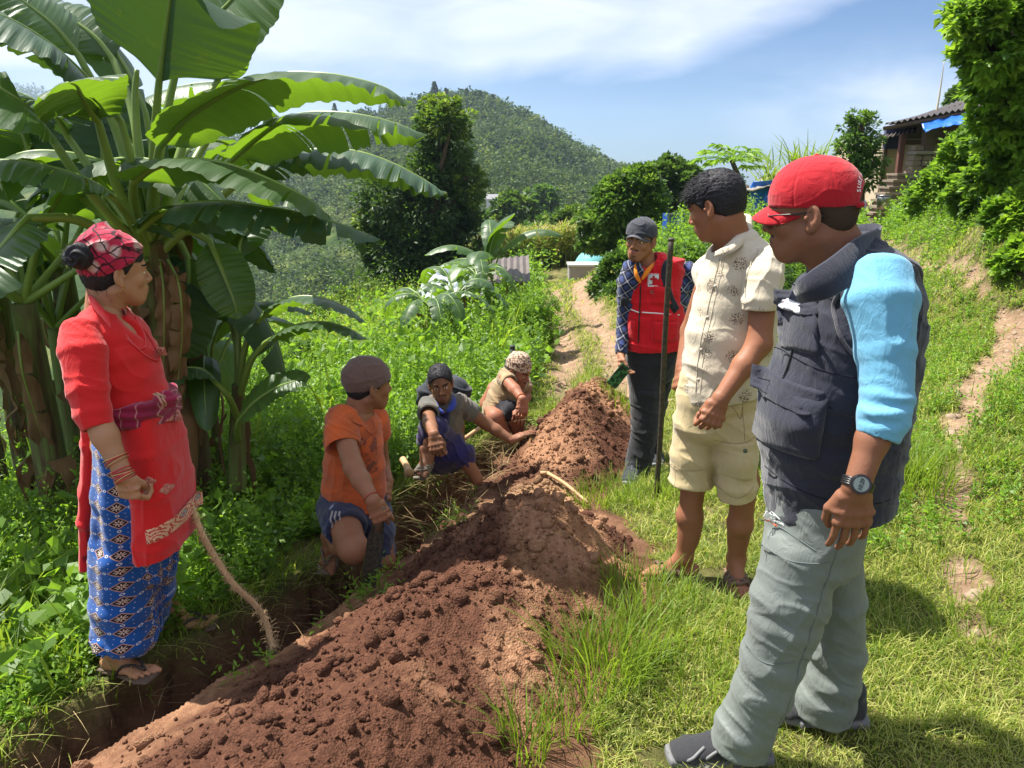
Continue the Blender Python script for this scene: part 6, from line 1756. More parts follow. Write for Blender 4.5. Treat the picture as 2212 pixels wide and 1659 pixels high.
 ind=cloth_mat('indigo_wrap',(.022,.020,.095),.85,600,.2,.2,.2,dirt=(.08,.05,.05),dirt_amt=.4)
 f=FB(890,1020,4.1,1040,890,4.9,0.08,.0055)
 f.loft([sta(915,940,995,945,4.62,.15),sta(912,965,1000,970,4.60,.17),sta(915,990,1010,995,4.56,.16)],.03)
 f.loft([(P(958,960,4.55),.10,.10,(1,0,0)),(P(938,925,4.42),.075,.08,(1,0,0)),(P(930,920,4.38),.065,.065,(1,0,0))],.03)
 f.loft([(P(930,922,4.38),.060,.065,(1,0,0)),(P(921,955,4.40),.062,.07,(1,0,0))],.02)
 f.loft([(P(965,965,4.55),.09,.09,(1,0,0)),(P(1000,985,4.47),.075,.075,(1,0,0)),(P(1012,1000,4.46),.05,.05,(1,0,0))],.03)
 V,F=f.mesh();V=wr(V,F,lambda p:folds(p,(.8,.1,.6),13,.011,7)+.003*fbm(p*14,2));mesh_obj('wrap_cloth',V,F,ind,root)
 g_=an-(0,0,.06)
 sandal(root,g_,(-.2,-1,-.12),[plain('sandal_grey',(.14,.12,.09),.85),plain('sandal_grey_strap',(.16,.14,.11),.85)],s=.95,kind='cross')
build_grey()

def build_beige():
 root=empty('person',(.02,5.6,-.45),'man in patterned cloth cap and stained beige shirt squatting furthest along the trench','person')
 A=np.array
 hc=P(1118,803,5.50);face=A([.80,-.50,-.34]);up=(.10,0,1);s=.97
 M=head_frame(face,up);T=lambda x,y,z:hc+M@(A([x,y,z])*s)
 nk=P(1102,833,5.60)
 sk=skin_mats('ruddy',(.30,.125,.075),(.24,.09,.07))
 hv,hf_,hm=head(hc,face,up,nk,s,.0035,nr=.050,stubble=True,smile=.6)
 V,F=hair_cap(hc,face,up,s,.0035,thick=.006,front=.055,low=-.045,amp=.001,freq=200,side=-.01);mesh_obj('hair',V,F,plain('grey_hair',(.07,.065,.06),.6,bump=.5,bscale=400),root)
 sh=P(1090,818,5.44);el=P(1112,842,5.30);wr_=P(1128,862,5.20)
 arm1=arm([sh,el,wr_],[.044,.040,.028],P(1128,885,5.18)-wr_,A([-.2,.9,-.4]),A([.9,.3,0]),'half',1.0,curl=(.8,1.0,.6),h=.004)
 sh2=P(1132,828,5.70);el2=P(1136,858,5.60);wr2=P(1122,878,5.35)
 arm2=arm([sh2,el2,wr2],[.044,.038,.027],(-.1,-.7,-.5),A([0,1,0]),A([1,0,0]),'half',1.0,h=.0045)
 hip=P(1066,888,5.6);kn=P(1068,898,5.34)
 f=Field(A([-.45,5.0,-.9]),A([.35,5.9,.3]),.005)
 f.chain([P(1060,886,5.50),P(1070,902,5.32)],[.050,.058],.02);f.chain([P(1070,902,5.32),P(1090,935,5.36)],[.062,.045],.03);f.chain([P(1105,880,5.5),P(1115,905,5.4),P(1120,940,5.45)],[.07,.06,.045],.03);lg=f.mesh()
 cc=core([(nk,.06,.06,(1,0,0)),(P(1085,850,5.62),.12,.10,(1,0,0)),(P(1070,880,5.64),.13,.11,(1,0,0))],[(nk,sh,.04,.04),(nk,sh2,.04,.04)])
 body_obj([(hv,hf_,hm),arm1,arm2,lg,cc],sk,root)
 bg=cloth_mat('stained_beige',(.37,.27,.155),.9,500,.3,.12,.2,dirt=(.17,.10,.055),dirt_amt=.6)
 f=FB(1030,905,5.1,1150,790,5.9,0.08,.005)
 f.loft([sta(1090,806,1122,826,5.58,.10),sta(1074,814,1138,838,5.58,.13),sta(1060,832,1128,858,5.58,.14),sta(1050,852,1112,874,5.58,.14),sta(1042,876,1092,896,5.57,.13),sta(1040,893,1084,906,5.52,.14)],.03)
 f.ell(P(1093,816,5.50),A([.06,.07,.06]),None,.03)
 f.loft([(P(1128,822,5.66),.06,.06,(1,0,0)),(P(1136,840,5.62),.058,.058,(1,0,0))],.02)
 c1=P(1100,828,5.40);d1=unit(el-sh);s1=sleeve([(P(1091,812,5.50),.06,.065,(1,0,0)),(P(1098,824,5.42),.062,.062,(1,0,0)),(P(1105,834,5.35),.062,.062,(1,0,0))],c1,d1,.052,fn=lambda p:folds(p,(.3,.3,1),19,.005,2));f.cone(nk,P(1115,800,5.5),.052,.065,.003,'s')
 V,F=f.mesh();V=wr(V,F,lambda p:folds(p,(1,.1,.6),12,.010,7)+folds(p,(.3,.2,1),12,.004,3));V,F=join([(V,F),s1])
 mesh_obj('shirt',V,F,bg,root)
 f=FB(1040,930,5.1,1140,860,5.9,0.08,.0055)
 f.loft([sta(1050,878,1110,878,5.55,.13),sta(1060,900,1118,898,5.5,.14),sta(1075,925,1118,920,5.46,.12)],.03);f.loft([(P(1092,882,5.5),.08,.08,(1,0,0)),(P(1108,888,5.34),.065,.065,(1,0,0))],.03)
 V,F=f.mesh();V=wr(V,F,lambda p:folds(p,(.8,.1,.6),13,.010,3));mesh_obj('shorts',V,F,cloth_mat('black_shorts',(.018,.018,.024),.9),root)
 def topi(n,o,col):return n.mix(n.ramp(n.math('ADD',n.voro(75,o),n.math('MULTIPLY',n.noise(60,3,.6,o),.5)),[(.76,0.0),(.86,1.0)]),col,(.14,.07,.055))
 f=Field(hc-.16,hc+.22,.0035)
 f.loft([(T(0,-.010,.035),.088*s,.106*s,M[:,0]),(T(0,-.014,.085),.084*s,.096*s,M[:,0]),(T(0,-.020,.120),.064*s,.074*s,M[:,0])],.01);f.cut(T(0,0,.030),-M@unit(A([0,-.08,1.0])),.3)
 V,F=f.mesh();V=wr(V,F,lambda p:folds(p,M[:,2],16,.005,4));mesh_obj('cap',V,F,cloth_mat('dhaka_cap',(.50,.38,.27),.85,500,.3,.1,extra=topi),root)
 m=MB();wd=unit(wr_-el);sx=unit(np.cross(wd,A([0,1,0])));sy=np.cross(sx,wd)
 m.tube([wr_-wd*.02+sx*math.cos(a)*.034+sy*math.sin(a)*.034 for a in np.linspace(0,2*math.pi,24)],.003,6,False);m.build('wrist_thread',plain('thread_orange',(.6,.15,.05),.8),root,True)
build_beige()
# tools around the trench
wood=plain('pale_wood',(.42,.27,.14),.7,bump=.5,bscale=40,var=.25)
m=MB();a=P(870,992,4.05);b=P(884,1022,3.92);m.tube(spline([a,a*.5+b*.5+(.002,0,.003),b-(b-a)*.1,b],12),[.019,.018,.020,.028,.027],12)
tag(m.build('tool_handle',wood,None,True,origin=a),'short pale wooden handle standing in the soil left of the trench','handle')
m=MB();a=P(1000,950,4.75);b=P(1034,925,4.95);m.tube([a,b],[.014,.013],10);tag(m.build('tool_handle',wood,None,True,origin=a),'pale wooden tool handle lying behind the man in the grey shirt','handle')
m=MB();a=P(1183,988,4.45);b=P(1272,1046,4.10)
for q in(a,b):q[2]=surf_z(np.array([q[0]]),np.array([q[1]]))[0]+.03
m.tube(spline([a,a*.6+b*.4+(.01,0,.006),b],14),[.012,.011,.009],8);m.box(a-(0.02,0,0),(.05,.02,.02));tag(m.build('stick',wood,None,True,origin=a),'thin pale wooden stick lying on the red soil between the two heaps','stick')
m=MB();b=P(1107,752,5.75);a=P(1113,800,5.78);a[2]-=.4;m.tube([a,b],.019,12);m.tube([b,b+(0,0,.02)],[.021,.021],12)
tag(m.build('post',plain('dark_post',(.03,.035,.035),.6),None,True,origin=a),'dark upright pipe standing behind the cloth cap','pipe')
# clothes heaped behind the grey shirted man
f=FB(905,870,4.9,1000,820,5.3,0.12,.009)
for(x,y,r)in((925,850,.07),(940,840,.07),(985,838,.08),(996,850,.06),(970,860,.10),(930,865,.08)):f.ball(P(x,y,5.05),r,.05)
V,F=f.mesh();V=wr(V,F,lambda p:folds(p,(.5,.2,1),14,.02,3));mo_=mesh_obj('heaped_jacket',V,F,cloth_mat('jacket_dark',(.03,.035,.045),.8),None,origin=V.mean(0));tag(mo_,'dark crumpled jacket hanging on weeds behind the bareheaded trench worker','jacket')
# ------------------------------------------------------------------ foliage builders
def jitter_dirs(g,N,up=0.3):
 d=g.normal(size=(N,3));d[:,2]=d[:,2]*.6+up;return d/np.linalg.norm(d,axis=1)[:,None]
def leaves(pos,d,L,W,tint,g,fold=.25,droop=.25):
 """N folded leaves: base pos, direction d, length L, width W"""
 N=len(pos);L=np.broadcast_to(L,(N,))[:,None];W=np.broadcast_to(W,(N,))[:,None]
 s=np.cross(d,np.array([0,0,1.0])+g.normal(0,.45,(N,3)));s/=np.linalg.norm(s,axis=1)[:,None]+1e-9
 n=np.cross(s,d)
 mid=pos+d*L*.45+n*L*.03
 a=pos;l=mid+s*W*.5-n*W*fold;r=mid-s*W*.5-n*W*fold;t=pos+d*L-np.array([0,0,1.0])*L*droop*g.uniform(.3,1.3,(N,1))
 v=np.stack([a,l,t,r],1).reshape(-1,3)
 i=np.arange(N)[:,None]*4
 f=np.concatenate([i+[0,2,1],i+[0,3,2]]);tt=np.repeat(tint,4)
 return v,f,tt
def blades(pos,L,W,lean,tint,g,az=None):
 """grass blades, bending over"""
 N=len(pos);L=np.broadcast_to(L,(N,));W=np.broadcast_to(W,(N,));az=g.uniform(0,2*math.pi,N)if az is None else az
 dx=np.stack([np.cos(az),np.sin(az),np.zeros(N)],1);fa=az+math.pi/2+g.normal(0,.5,N);s=np.stack([np.cos(fa),np.sin(fa),np.zeros(N)],1)
 le=lean*g.uniform(.3,1.5,N)
 def at(t):return pos+dx*(L*le*t**1.8)[:,None]+np.array([0,0,1.0])*(L*t*(1-.38*np.clip(le,0,1.6)*t))[:,None]
 rows=[]
 for t,w in((0,1),(.4,.9),(.75,.6)):
  p=at(t);rows+=[p-s*(W*w/2)[:,None],p+s*(W*w/2)[:,None]]
 rows.append(at(1.0))
 v=np.stack(rows,1).reshape(-1,3);i=np.arange(N)[:,None]*7
 f4=np.concatenate([i+[0,1,3,2],i+[2,3,5,4]]);f3=i+[4,5,6]
 return v,f4,f3,np.repeat(tint,7)
class Veg:
 """gathers leaves and blades of one mesh"""
 def __init__(s):s.v=[];s.f3=[];s.f4=[];s.t=[];s.n=0
 def L(s,*a,**k):
  v,f,t=leaves(*a,**k);s.v.append(v);s.f3.append(f+s.n);s.t.append(t);s.n+=len(v)
 def B(s,*a,**k):
  v,f4,f3,t=blades(*a,**k);s.v.append(v);s.f4.append(f4+s.n);s.f3.append(f3+s.n);s.t.append(t);s.n+=len(v)
 def T(s,v,f,tint):
  s.v.append(v);(s.f4 if f.shape[1]==4 else s.f3).append(f+s.n);s.t.append(np.full(len(v),tint));s.n+=len(v)
 def build(s,name,mat,parent=None,**k):
  fs=([np.concatenate(s.f4)]if s.f4 else[])+([np.concatenate(s.f3)]if s.f3 else[])
  return mesh_obj(name,np.concatenate(s.v),fs,mat,parent,False,attrs={'tint':np.concatenate(s.t)},**k)
def weeds(V,x,y,z,H,K,L,g,spread=1.0,tint=(.2,.9),W=.5,stems=True,lean=.25):
 """leafy herbs: N plants with K leaves each along an arching stem"""
 N=len(x);base=np.stack([x,y,z],1);H=np.broadcast_to(H,(N,))
 ld=g.normal(0,lean,(N,2));top=base+np.stack([ld[:,0]*H,ld[:,1]*H,H],1)
 t=np.linspace(.18,1,K)[None,:]+g.normal(0,.04,(N,K));az=np.arange(K)[None]*2.4+g.uniform(0,6.28,(N,1))+g.normal(0,.3,(N,K))
 p=base[:,None]+(top-base)[:,None]*t[...,None]
 el=.15+.75*np.clip(t,0,1)+g.normal(0,.25,(N,K))
 d=np.stack([np.cos(az)*np.cos(el),np.sin(az)*np.cos(el),np.sin(el)],-1)
 pt=(tint[0]+(tint[1]-tint[0])*(g.uniform(0,1,(N,1))*.55+.45*g.uniform(0,1,(N,K))*np.clip(t+.2,0,1))).ravel()
 LL=(np.broadcast_to(L,(N,))[:,None]*(1.15-.55*np.clip(t,0,1))*g.uniform(.7,1.25,(N,K))*spread).ravel()
 V.L(p.reshape(-1,3),d.reshape(-1,3),LL,LL*W,pt,g)
 if stems:
  V.B(base-(0,0,.02),H*1.02,.004+.004*H,.12,np.full(N,tint[0]*.6),g)
def scatter(g,x0,x1,y0,y1,n,mask):
 x=g.uniform(x0,x1,n);y=g.uniform(y0,y1,n);m=g.uniform(0,1,n)<mask(x,y);return x[m],y[m]
def openground(x,y,tr=.0,path=True,mound=.97,pathk=1.0):
 """1 on turf, 0 in the trench, on the mound and on the paths"""
 d,w,_,_=curve_dist(x,y,TRENCH,TW);m=(d>w*.98+tr).astype(float)
 _,dd=mound_h(x,y);m*=(dd+.12*fbm(xyz0(x,y)*4,2)>mound+.10)
 if path:
  p=xyz0(x,y)
  da,wa,_,_=curve_dist(x,y,PATHA,PAW);db,wb,_,_=curve_dist(x,y,PATHB,PBW)
  mid=np.exp(-(da/.14)**2)*.7
  m*=np.clip(sstep(wa*.7,wa*1.1,da+.16*fbm(p*2.2,3))+mid,0.02,1)*np.clip(sstep(wb*.7,wb*1.1,db+.12*fbm(p*3.1,3)),.03,1)
 return m
PEOPLE_FEET=[(-1.45,2.55,.16),(-1.15,2.8,.12),(.85,2.95,.13),(.6,3.0,.12),(1.0,2.85,.12),(.60,1.9,.06),(.42,1.9,.05),(.98,2.06,.06),(.66,4.55,.14)]
def nofeet(x,y):
 m=np.ones(len(x))
 for a,b,r in PEOPLE_FEET:m*=(np.hypot(x-a,y-b)>r*.95)
 return m

GRASS=leaf_mat('grass_blade',(.040,.085,.010),(.16,.24,.025),(.42,.55,.05),.38,.5,.25,hue=(.44,.42,.14))
WEED=leaf_mat('weed_leaf',(.025,.065,.012),(.135,.25,.024),(.32,.52,.04),.42,.45,.3,hue=(.22,.32,.035))
DARK=leaf_mat('dark_leaf',(.018,.042,.012),(.060,.115,.022),(.16,.30,.035),.30,.5,.28,hue=(.22,.29,.035))
MIDL=leaf_mat('mid_leaf',(.018,.048,.012),(.070,.140,.022),(.20,.36,.04),.36,.42,.38,hue=(.16,.24,.04))
BARK=plain('bark',(.085,.060,.042),.9,.1,bump=.8,bscale=30,var=.35)
G=np.random.default_rng
def tintn(x,y,g,s=.7,a=.35,b=.5):return np.clip(b+a*fbm(xyz0(x,y)*s,3)+g.normal(0,.16,len(x)),0,1)

# ---- lawn on the right and between the men: short trodden grass, straw coloured in places
g=G(11);V=Veg()
def lawn(n,x0,x1,y0,y1,l0,l1,w,fm=None):
 m=lambda x,y:openground(x,y,.03)*nofeet(x,y)*(fm(x,y)if fm else 1)
 x,y=scatter(g,x0,x1,y0,y1,n,m);z=ground_z(x,y)
 dry=np.clip(.45+.55*fbm(xyz0(x,y)*1.3+5,3),0,1)*(x>-.2)
 L=(l0+(l1-l0)*g.uniform(0,1,len(x))**2)*(1.25-.6*dry)*(.75+.5*np.clip(fbm(xyz0(x,y)*3.3,2)+.5,0,1))
 t=np.where(g.uniform(0,1,len(x))<.24+dry*.64,g.uniform(.85,1.0,len(x)),tintn(x,y,g,1.5,.3,.5)*.76)
 V.B(np.stack([x,y,z-.004],1),L,w*g.uniform(.6,1.3,len(x)),.9,t,g)
lawn(120000,-.4,2.7,.9,3.3,.025,.085,.0034)
lawn(90000,-.2,4.6,3.3,7.0,.03,.10,.005)
lawn(30000,.2,5.2,7.0,12.0,.04,.12,.010)
lawn(16000,.2,7.2,12.0,22.0,.06,.16,.022)
V.build('lawn_grass',GRASS)['kind']='stuff'
# ---- longer tufts: along the edges of the mound and the lawn
g=G(12);V=Veg()
def tuft(cx,cy,r,n,l0,l1,w,lean=.55,t0=.25,t1=.7,z=None):
 a=g.uniform(0,6.28,n);rr=r*np.sqrt(g.uniform(0,1,n));x=cx+rr*np.cos(a);y=cy+rr*np.sin(a)
 zz=surf_z(x,y)if z is None else np.full(n,z)
 V.B(np.stack([x,y,zz-.01],1),g.uniform(l0,l1,n),w*g.uniform(.7,1.3,n),lean,g.uniform(t0,t1,n),g,az=a+g.normal(0,.7,n))
for px,py,Y,r,n,l0,l1 in((1290,1480,2.28,.16,260,.12,.34),(1230,1560,2.05,.10,120,.08,.22),(1345,1440,2.4,.16,200,.10,.26),(1480,1500,2.2,.2,160,.08,.2),(1420,1400,2.5,.15,160,.08,.22),(1130,1600,1.95,.08,90,.08,.2),
(1400,1290,2.8,.2,240,.08,.2),(1510,1350,2.6,.22,200,.07,.18),(1370,1300,2.75,.12,90,.08,.2),(1310,1040,4.2,.2,260,.08,.2),(1420,1065,4.05,.22,260,.08,.22),(1500,1060,4.1,.22,220,.08,.2),
(1210,860,6.3,.2,160,.10,.25),(1370,1020,4.4,.2,160,.08,.2),(1985,1030,3.55,.16,260,.12,.34),(1960,1000,3.7,.14,160,.12,.3),(2110,1000,3.7,.2,160,.08,.2),(1700,960,4.3,.5,300,.08,.2),(1880,900,4.2,.3,260,.10,.24),(1350,870,5.9,.2,200,.1,.25),(1265,770,8.0,.2,200,.1,.2),
(2080,1250,2.75,.25,160,.06,.15),(2150,1400,2.4,.2,140,.06,.14)):
 p=P(px,py,Y);tuft(p[0],p[1],r,n,l0,l1,.0045)
# fringe that hangs over the lips of the trench
NF=2200;ti=g.integers(1,39,NF);tgt=np.gradient(TRENCH,axis=0);tgt/=np.linalg.norm(tgt,axis=1)[:,None]
sd=np.where(g.uniform(0,1,NF)<.72,-1,1)
nx2=np.stack([tgt[ti,1],-tgt[ti,0]],1)*sd[:,None];off=TW[ti]*(1.02+np.abs(g.normal(0,.25,NF)))
x=TRENCH[ti,0]+nx2[:,0]*off+g.normal(0,.05,NF);y=TRENCH[ti,1]+nx2[:,1]*off+g.normal(0,.05,NF)
ok=openground(x,y,.0,False)>0;x,y,n2=x[ok],y[ok],nx2[ok]
V.B(np.stack([x,y,ground_z(x,y)-.005],1),g.uniform(.06,.18,len(x)),.0042,1.1,g.uniform(.2,.95,len(x)),g,az=np.arctan2(-n2[:,1],-n2[:,0])+g.normal(0,.7,len(x)))
# grass around the woman's feet and along the left bank
def strip(n,x0,x1,y0,y1,l0,l1,w,lean=.7,t0=.15,t1=.8):
 x,y=scatter(g,x0,x1,y0,y1,n,lambda x,y:openground(x,y,.02)*(x<np.interp(y,[0,7],[-.4,.6]))*nofeet(x,y));z=ground_z(x,y)
 k=np.clip(.55+.7*fbm(xyz0(x,y)*1.6+3,3),.15,1.2)
 V.B(np.stack([x,y,z-.01],1),g.uniform(l0,l1,len(x))*k,w*g.uniform(.6,1.3,len(x)),lean,g.uniform(t0,t1,len(x))*.9,g)
strip(15000,-3.2,-.6,1.2,3.6,.05,.20,.0045)
strip(16000,-3.5,.6,3.6,7.0,.06,.22,.006)
strip(5000,-4.0,-1.6,2.0,5.0,.2,.6,.011,.6)
V.build('tall_grass',GRASS)['kind']='stuff'
# ---- herbs and low bushes
g=G(13);V=Veg()
def herb(n,x0,x1,y0,y1,h0,h1,K,L,mask=None,tint=(.2,.85),**k):
 m=lambda x,y:openground(x,y,.07)*nofeet(x,y)*(mask(x,y)if mask else 1)
 x,y=scatter(g,x0,x1,y0,y1,n,m);z=ground_z(x,y)
 H=(h0+(h1-h0)*np.clip(.5+.8*fbm(xyz0(x,y)*.9+7,2),0,1))*g.uniform(.7,1.2,len(x))
 weeds(V,x,y,z,H,K,L,g,tint=tint,**k)
left=lambda x,y:(x<np.interp(y,[0,2,4,5.6,7,9,22],[-1.9,-1.45,-.95,-.45,.15,.35,.5])).astype(float)*(np.hypot((x+.7)/.45,(y-3.45)/.5)>1)*(np.hypot((x+.3)/.42,(y-4.5)/.45)>1)*(np.hypot((x-.0)/.42,(y-5.5)/.5)>1)
herb(2600,-3.4,-.8,1.4,3.4,.08,.26,12,.045,left,tint=(.25,1.0))
herb(5200,-4.5,.3,3.2,6.0,.16,.50,16,.050,left,tint=(.25,1.0))
herb(5200,-5.5,.7,5.6,9.5,.30,.72,18,.060,left,tint=(.3,1.0))
herb(3600,-8,.9,9.0,16,.5,1.0,18,.10,left)
herb(3400,-10,1.2,14,24,.6,1.3,16,.16,left)
herb(5200,-14,-3.2,1.5,14,.2,.6,10,.10,left,tint=(.1,.95))
herb(900,-4.5,.1,2.2,7.5,.2,.5,8,.115,left,tint=(.1,.8),W=.7)
herb(1100,-6,.9,6.5,14,.4,.9,10,.16,left,tint=(.1,.95),W=.65)
herb(700,-5,.6,5.0,12,.7,1.15,26,.050,left,tint=(.5,1.0),W=.28,lean=.12)
V.build('undergrowth',WEED)['kind']='stuff'
g=G(14);V=Veg()
right=lambda x,y:(x>np.interp(y,[2,4,7,12,20],[1.6,1.2,1.5,1.9,2.6])).astype(float)
# between the two paths
herb(5200,1.3,4.4,3.0,8.0,.05,.16,9,.034,right,tint=(.3,1.0))
herb(5000,1.8,6.5,8.0,15.0,.08,.30,10,.060,right,tint=(.3,1.0))
herb(3000,1.8,8.0,13.0,21.0,.15,.6,12,.12,right,tint=(.2,.9))
# the steep bank beyond the upper path
bank=lambda x,y:(x>np.interp(y,[1,3.2,4.4,6.0,7.5,9.3,14,18],[1.9,2.7,3.5,4.2,4.75,5.3,7.1,8.9])).astype(float)
herb(7000,2.0,9.5,2.0,9.0,.08,.38,11,.055,bank,tint=(.25,1.0))
herb(7000,4.6,13,7.5,15.0,.12,.50,12,.080,bank,tint=(.2,.95))
herb(2600,6.5,15,13.0,20.0,.2,.8,12,.13,bank)
herb(900,2.6,9.5,3.5,13.0,.15,.45,8,.12,bank,tint=(.2,1.0),W=.75)
V.build('ground_cover',WEED)['kind']='stuff'
# herbs right at the photographer's side of the trench and on the mound's foot
g=G(15);V=Veg()
for px,py,Y,n,h in((800,1300,3.05,14,.16),(770,1310,3.0,10,.14),(690,1360,2.8,6,.10),(560,1440,2.5,4,.12),(640,1385,2.62,4,.10),(500,1470,2.4,3,.10),(960,1160,3.9,10,.12),(880,1150,3.9,10,.15),(1000,1040,4.6,8,.12),(1110,960,5.4,10,.14),(1160,900,6.0,14,.16),(930,1000,4.7,10,.16)):
 p=P(px,py,Y);x=p[0]+g.normal(0,.06,n);y=p[1]+g.normal(0,.08,n);weeds(V,x,y,surf_z(x,y),g.uniform(.6,1.2,n)*h,9,.045,g,tint=(.5,1.0),W=.30,lean=.5)
V.build('trench_edge_herbs',WEED)['kind']='stuff'
# dead roots and straw that hang in the cut
g=G(16);V=Veg()
ti=g.integers(1,39,700);sd=np.where(g.uniform(0,1,700)<.7,-1,1);nx2=np.stack([tgt[ti,1],-tgt[ti,0]],1)*sd[:,None]
x=TRENCH[ti,0]+nx2[:,0]*TW[ti]*1.0+g.normal(0,.03,700);y=TRENCH[ti,1]+nx2[:,1]*TW[ti]*1.0+g.normal(0,.05,700)
V.B(np.stack([x,y,base_z(x,y)-g.uniform(0,.22,700)],1),g.uniform(.04,.13,700),.0022,2.0,g.uniform(.0,1,700),g,az=np.arctan2(-nx2[:,1],-nx2[:,0])+g.normal(0,.9,700))
for px,py,Y,n in((985,945,4.85,420),(885,1050,4.1,420),(1100,895,5.6,240)):
 p=P(px,py,Y);x=p[0]+g.normal(0,.16,n);y=p[1]+g.normal(0,.2,n);V.B(np.stack([x,y,surf_z(x,y)+.0],1),g.uniform(.06,.2,n),.0028,2.6,g.uniform(.6,1,n),g)
V.build('straw_and_roots',leaf_mat('straw',(.10,.055,.03),(.34,.25,.12),(.35,.26,.12),.2,.8,.1,hue=(.48,.38,.19)))['kind']='stuff'
# ------------------------------------------------------------------ banana plants
def banana_mats():
 n=NT('banana_leaf');uv=n.sep(n.uv());o=n.obj()
 st=n.math('FRACT',n.math('MULTIPLY',uv[0],1.0))
 vein=n.noise(1.0,3,.6,n.mapping(n.uv(),scale=(95,1.2,1)))
 base=n.mix(vein,(.022,.060,.020),(.048,.110,.034))
 base=n.mix(n.math('MULTIPLY',n.noise(5,4,.6,o),.5),base,(.06,.10,.03))
 edge=n.ramp(n.math('ADD',n.math('ABSOLUTE',uv[1]),n.math('MULTIPLY',n.noise(14,3,.6,o),.10)),[(1.0,0.0),(1.07,1.0)])
 base=n.mix(edge,base,(.22,.14,.03))
 nm=n.bump(vein,.5,.006)
 gl=n.bsdf(base,n.math('ADD',.30,n.math('MULTIPLY',vein,.22)),nm,spec=.55)
 tl=n.mix(vein,(.15,.30,.012),(.27,.46,.022));tl=n.mix(edge,tl,(.5,.3,.03))
 leaf=n.done(n.mixsh(.36,gl,n.transl(tl)))
 n=NT('banana_leaf_shaded');vein=n.noise(1.0,3,.6,n.mapping(n.uv(),scale=(95,1.2,1)));c_=n.mix(vein,(.020,.050,.026),(.045,.095,.042));c_=n.mix(n.ramp(n.noise(9,5,.7,n.obj()),[(.60,0.0),(.72,1.0)]),c_,(.10,.11,.03))  # darker, less translucent leaf copy: shade on some blades put into the colour
 shaded=n.done(n.mixsh(.13,n.bsdf(c_,n.math('ADD',.36,n.math('MULTIPLY',vein,.25)),n.bump(vein,.6,.006),spec=.32),n.transl((.16,.32,.02))))
 n=NT('banana_midrib');o=n.obj()
 rib_=n.done(n.bsdf(n.mix(n.noise(8,3,.5,o),(.12,.20,.035),(.22,.30,.06)),.38,spec=.5))
 n=NT('banana_stem');o=n.obj();so=n.mapping(o,scale=(1,1,.12))
 f=n.ramp(n.noise(9,5,.65,so,.6),[(.42,0.0),(.58,1.0)])
 c=n.mix(f,n.mix(n.noise(30,4,.6,so),(.10,.15,.035),(.16,.20,.05)),n.mix(n.noise(40,4,.7,so),(.035,.022,.014),(.14,.085,.045)))
 stem=n.done(n.bsdf(c,.7,n.bump(n.noise(34,5,.7,so),.6,.012),spec=.3))
 n=NT('banana_dry');o=n.obj()
 dry=n.done(n.mixsh(.2,n.bsdf(n.mix(n.noise(25,5,.7,n.mapping(o,scale=(1,1,.2))),(.09,.05,.028),(.30,.18,.09)),.85,spec=.1),n.transl((.25,.14,.06))))
 return leaf,rib_,stem,dry,shaded
BLEAF,BRIB,BSTEM,BDRY,BSHADED=banana_mats()
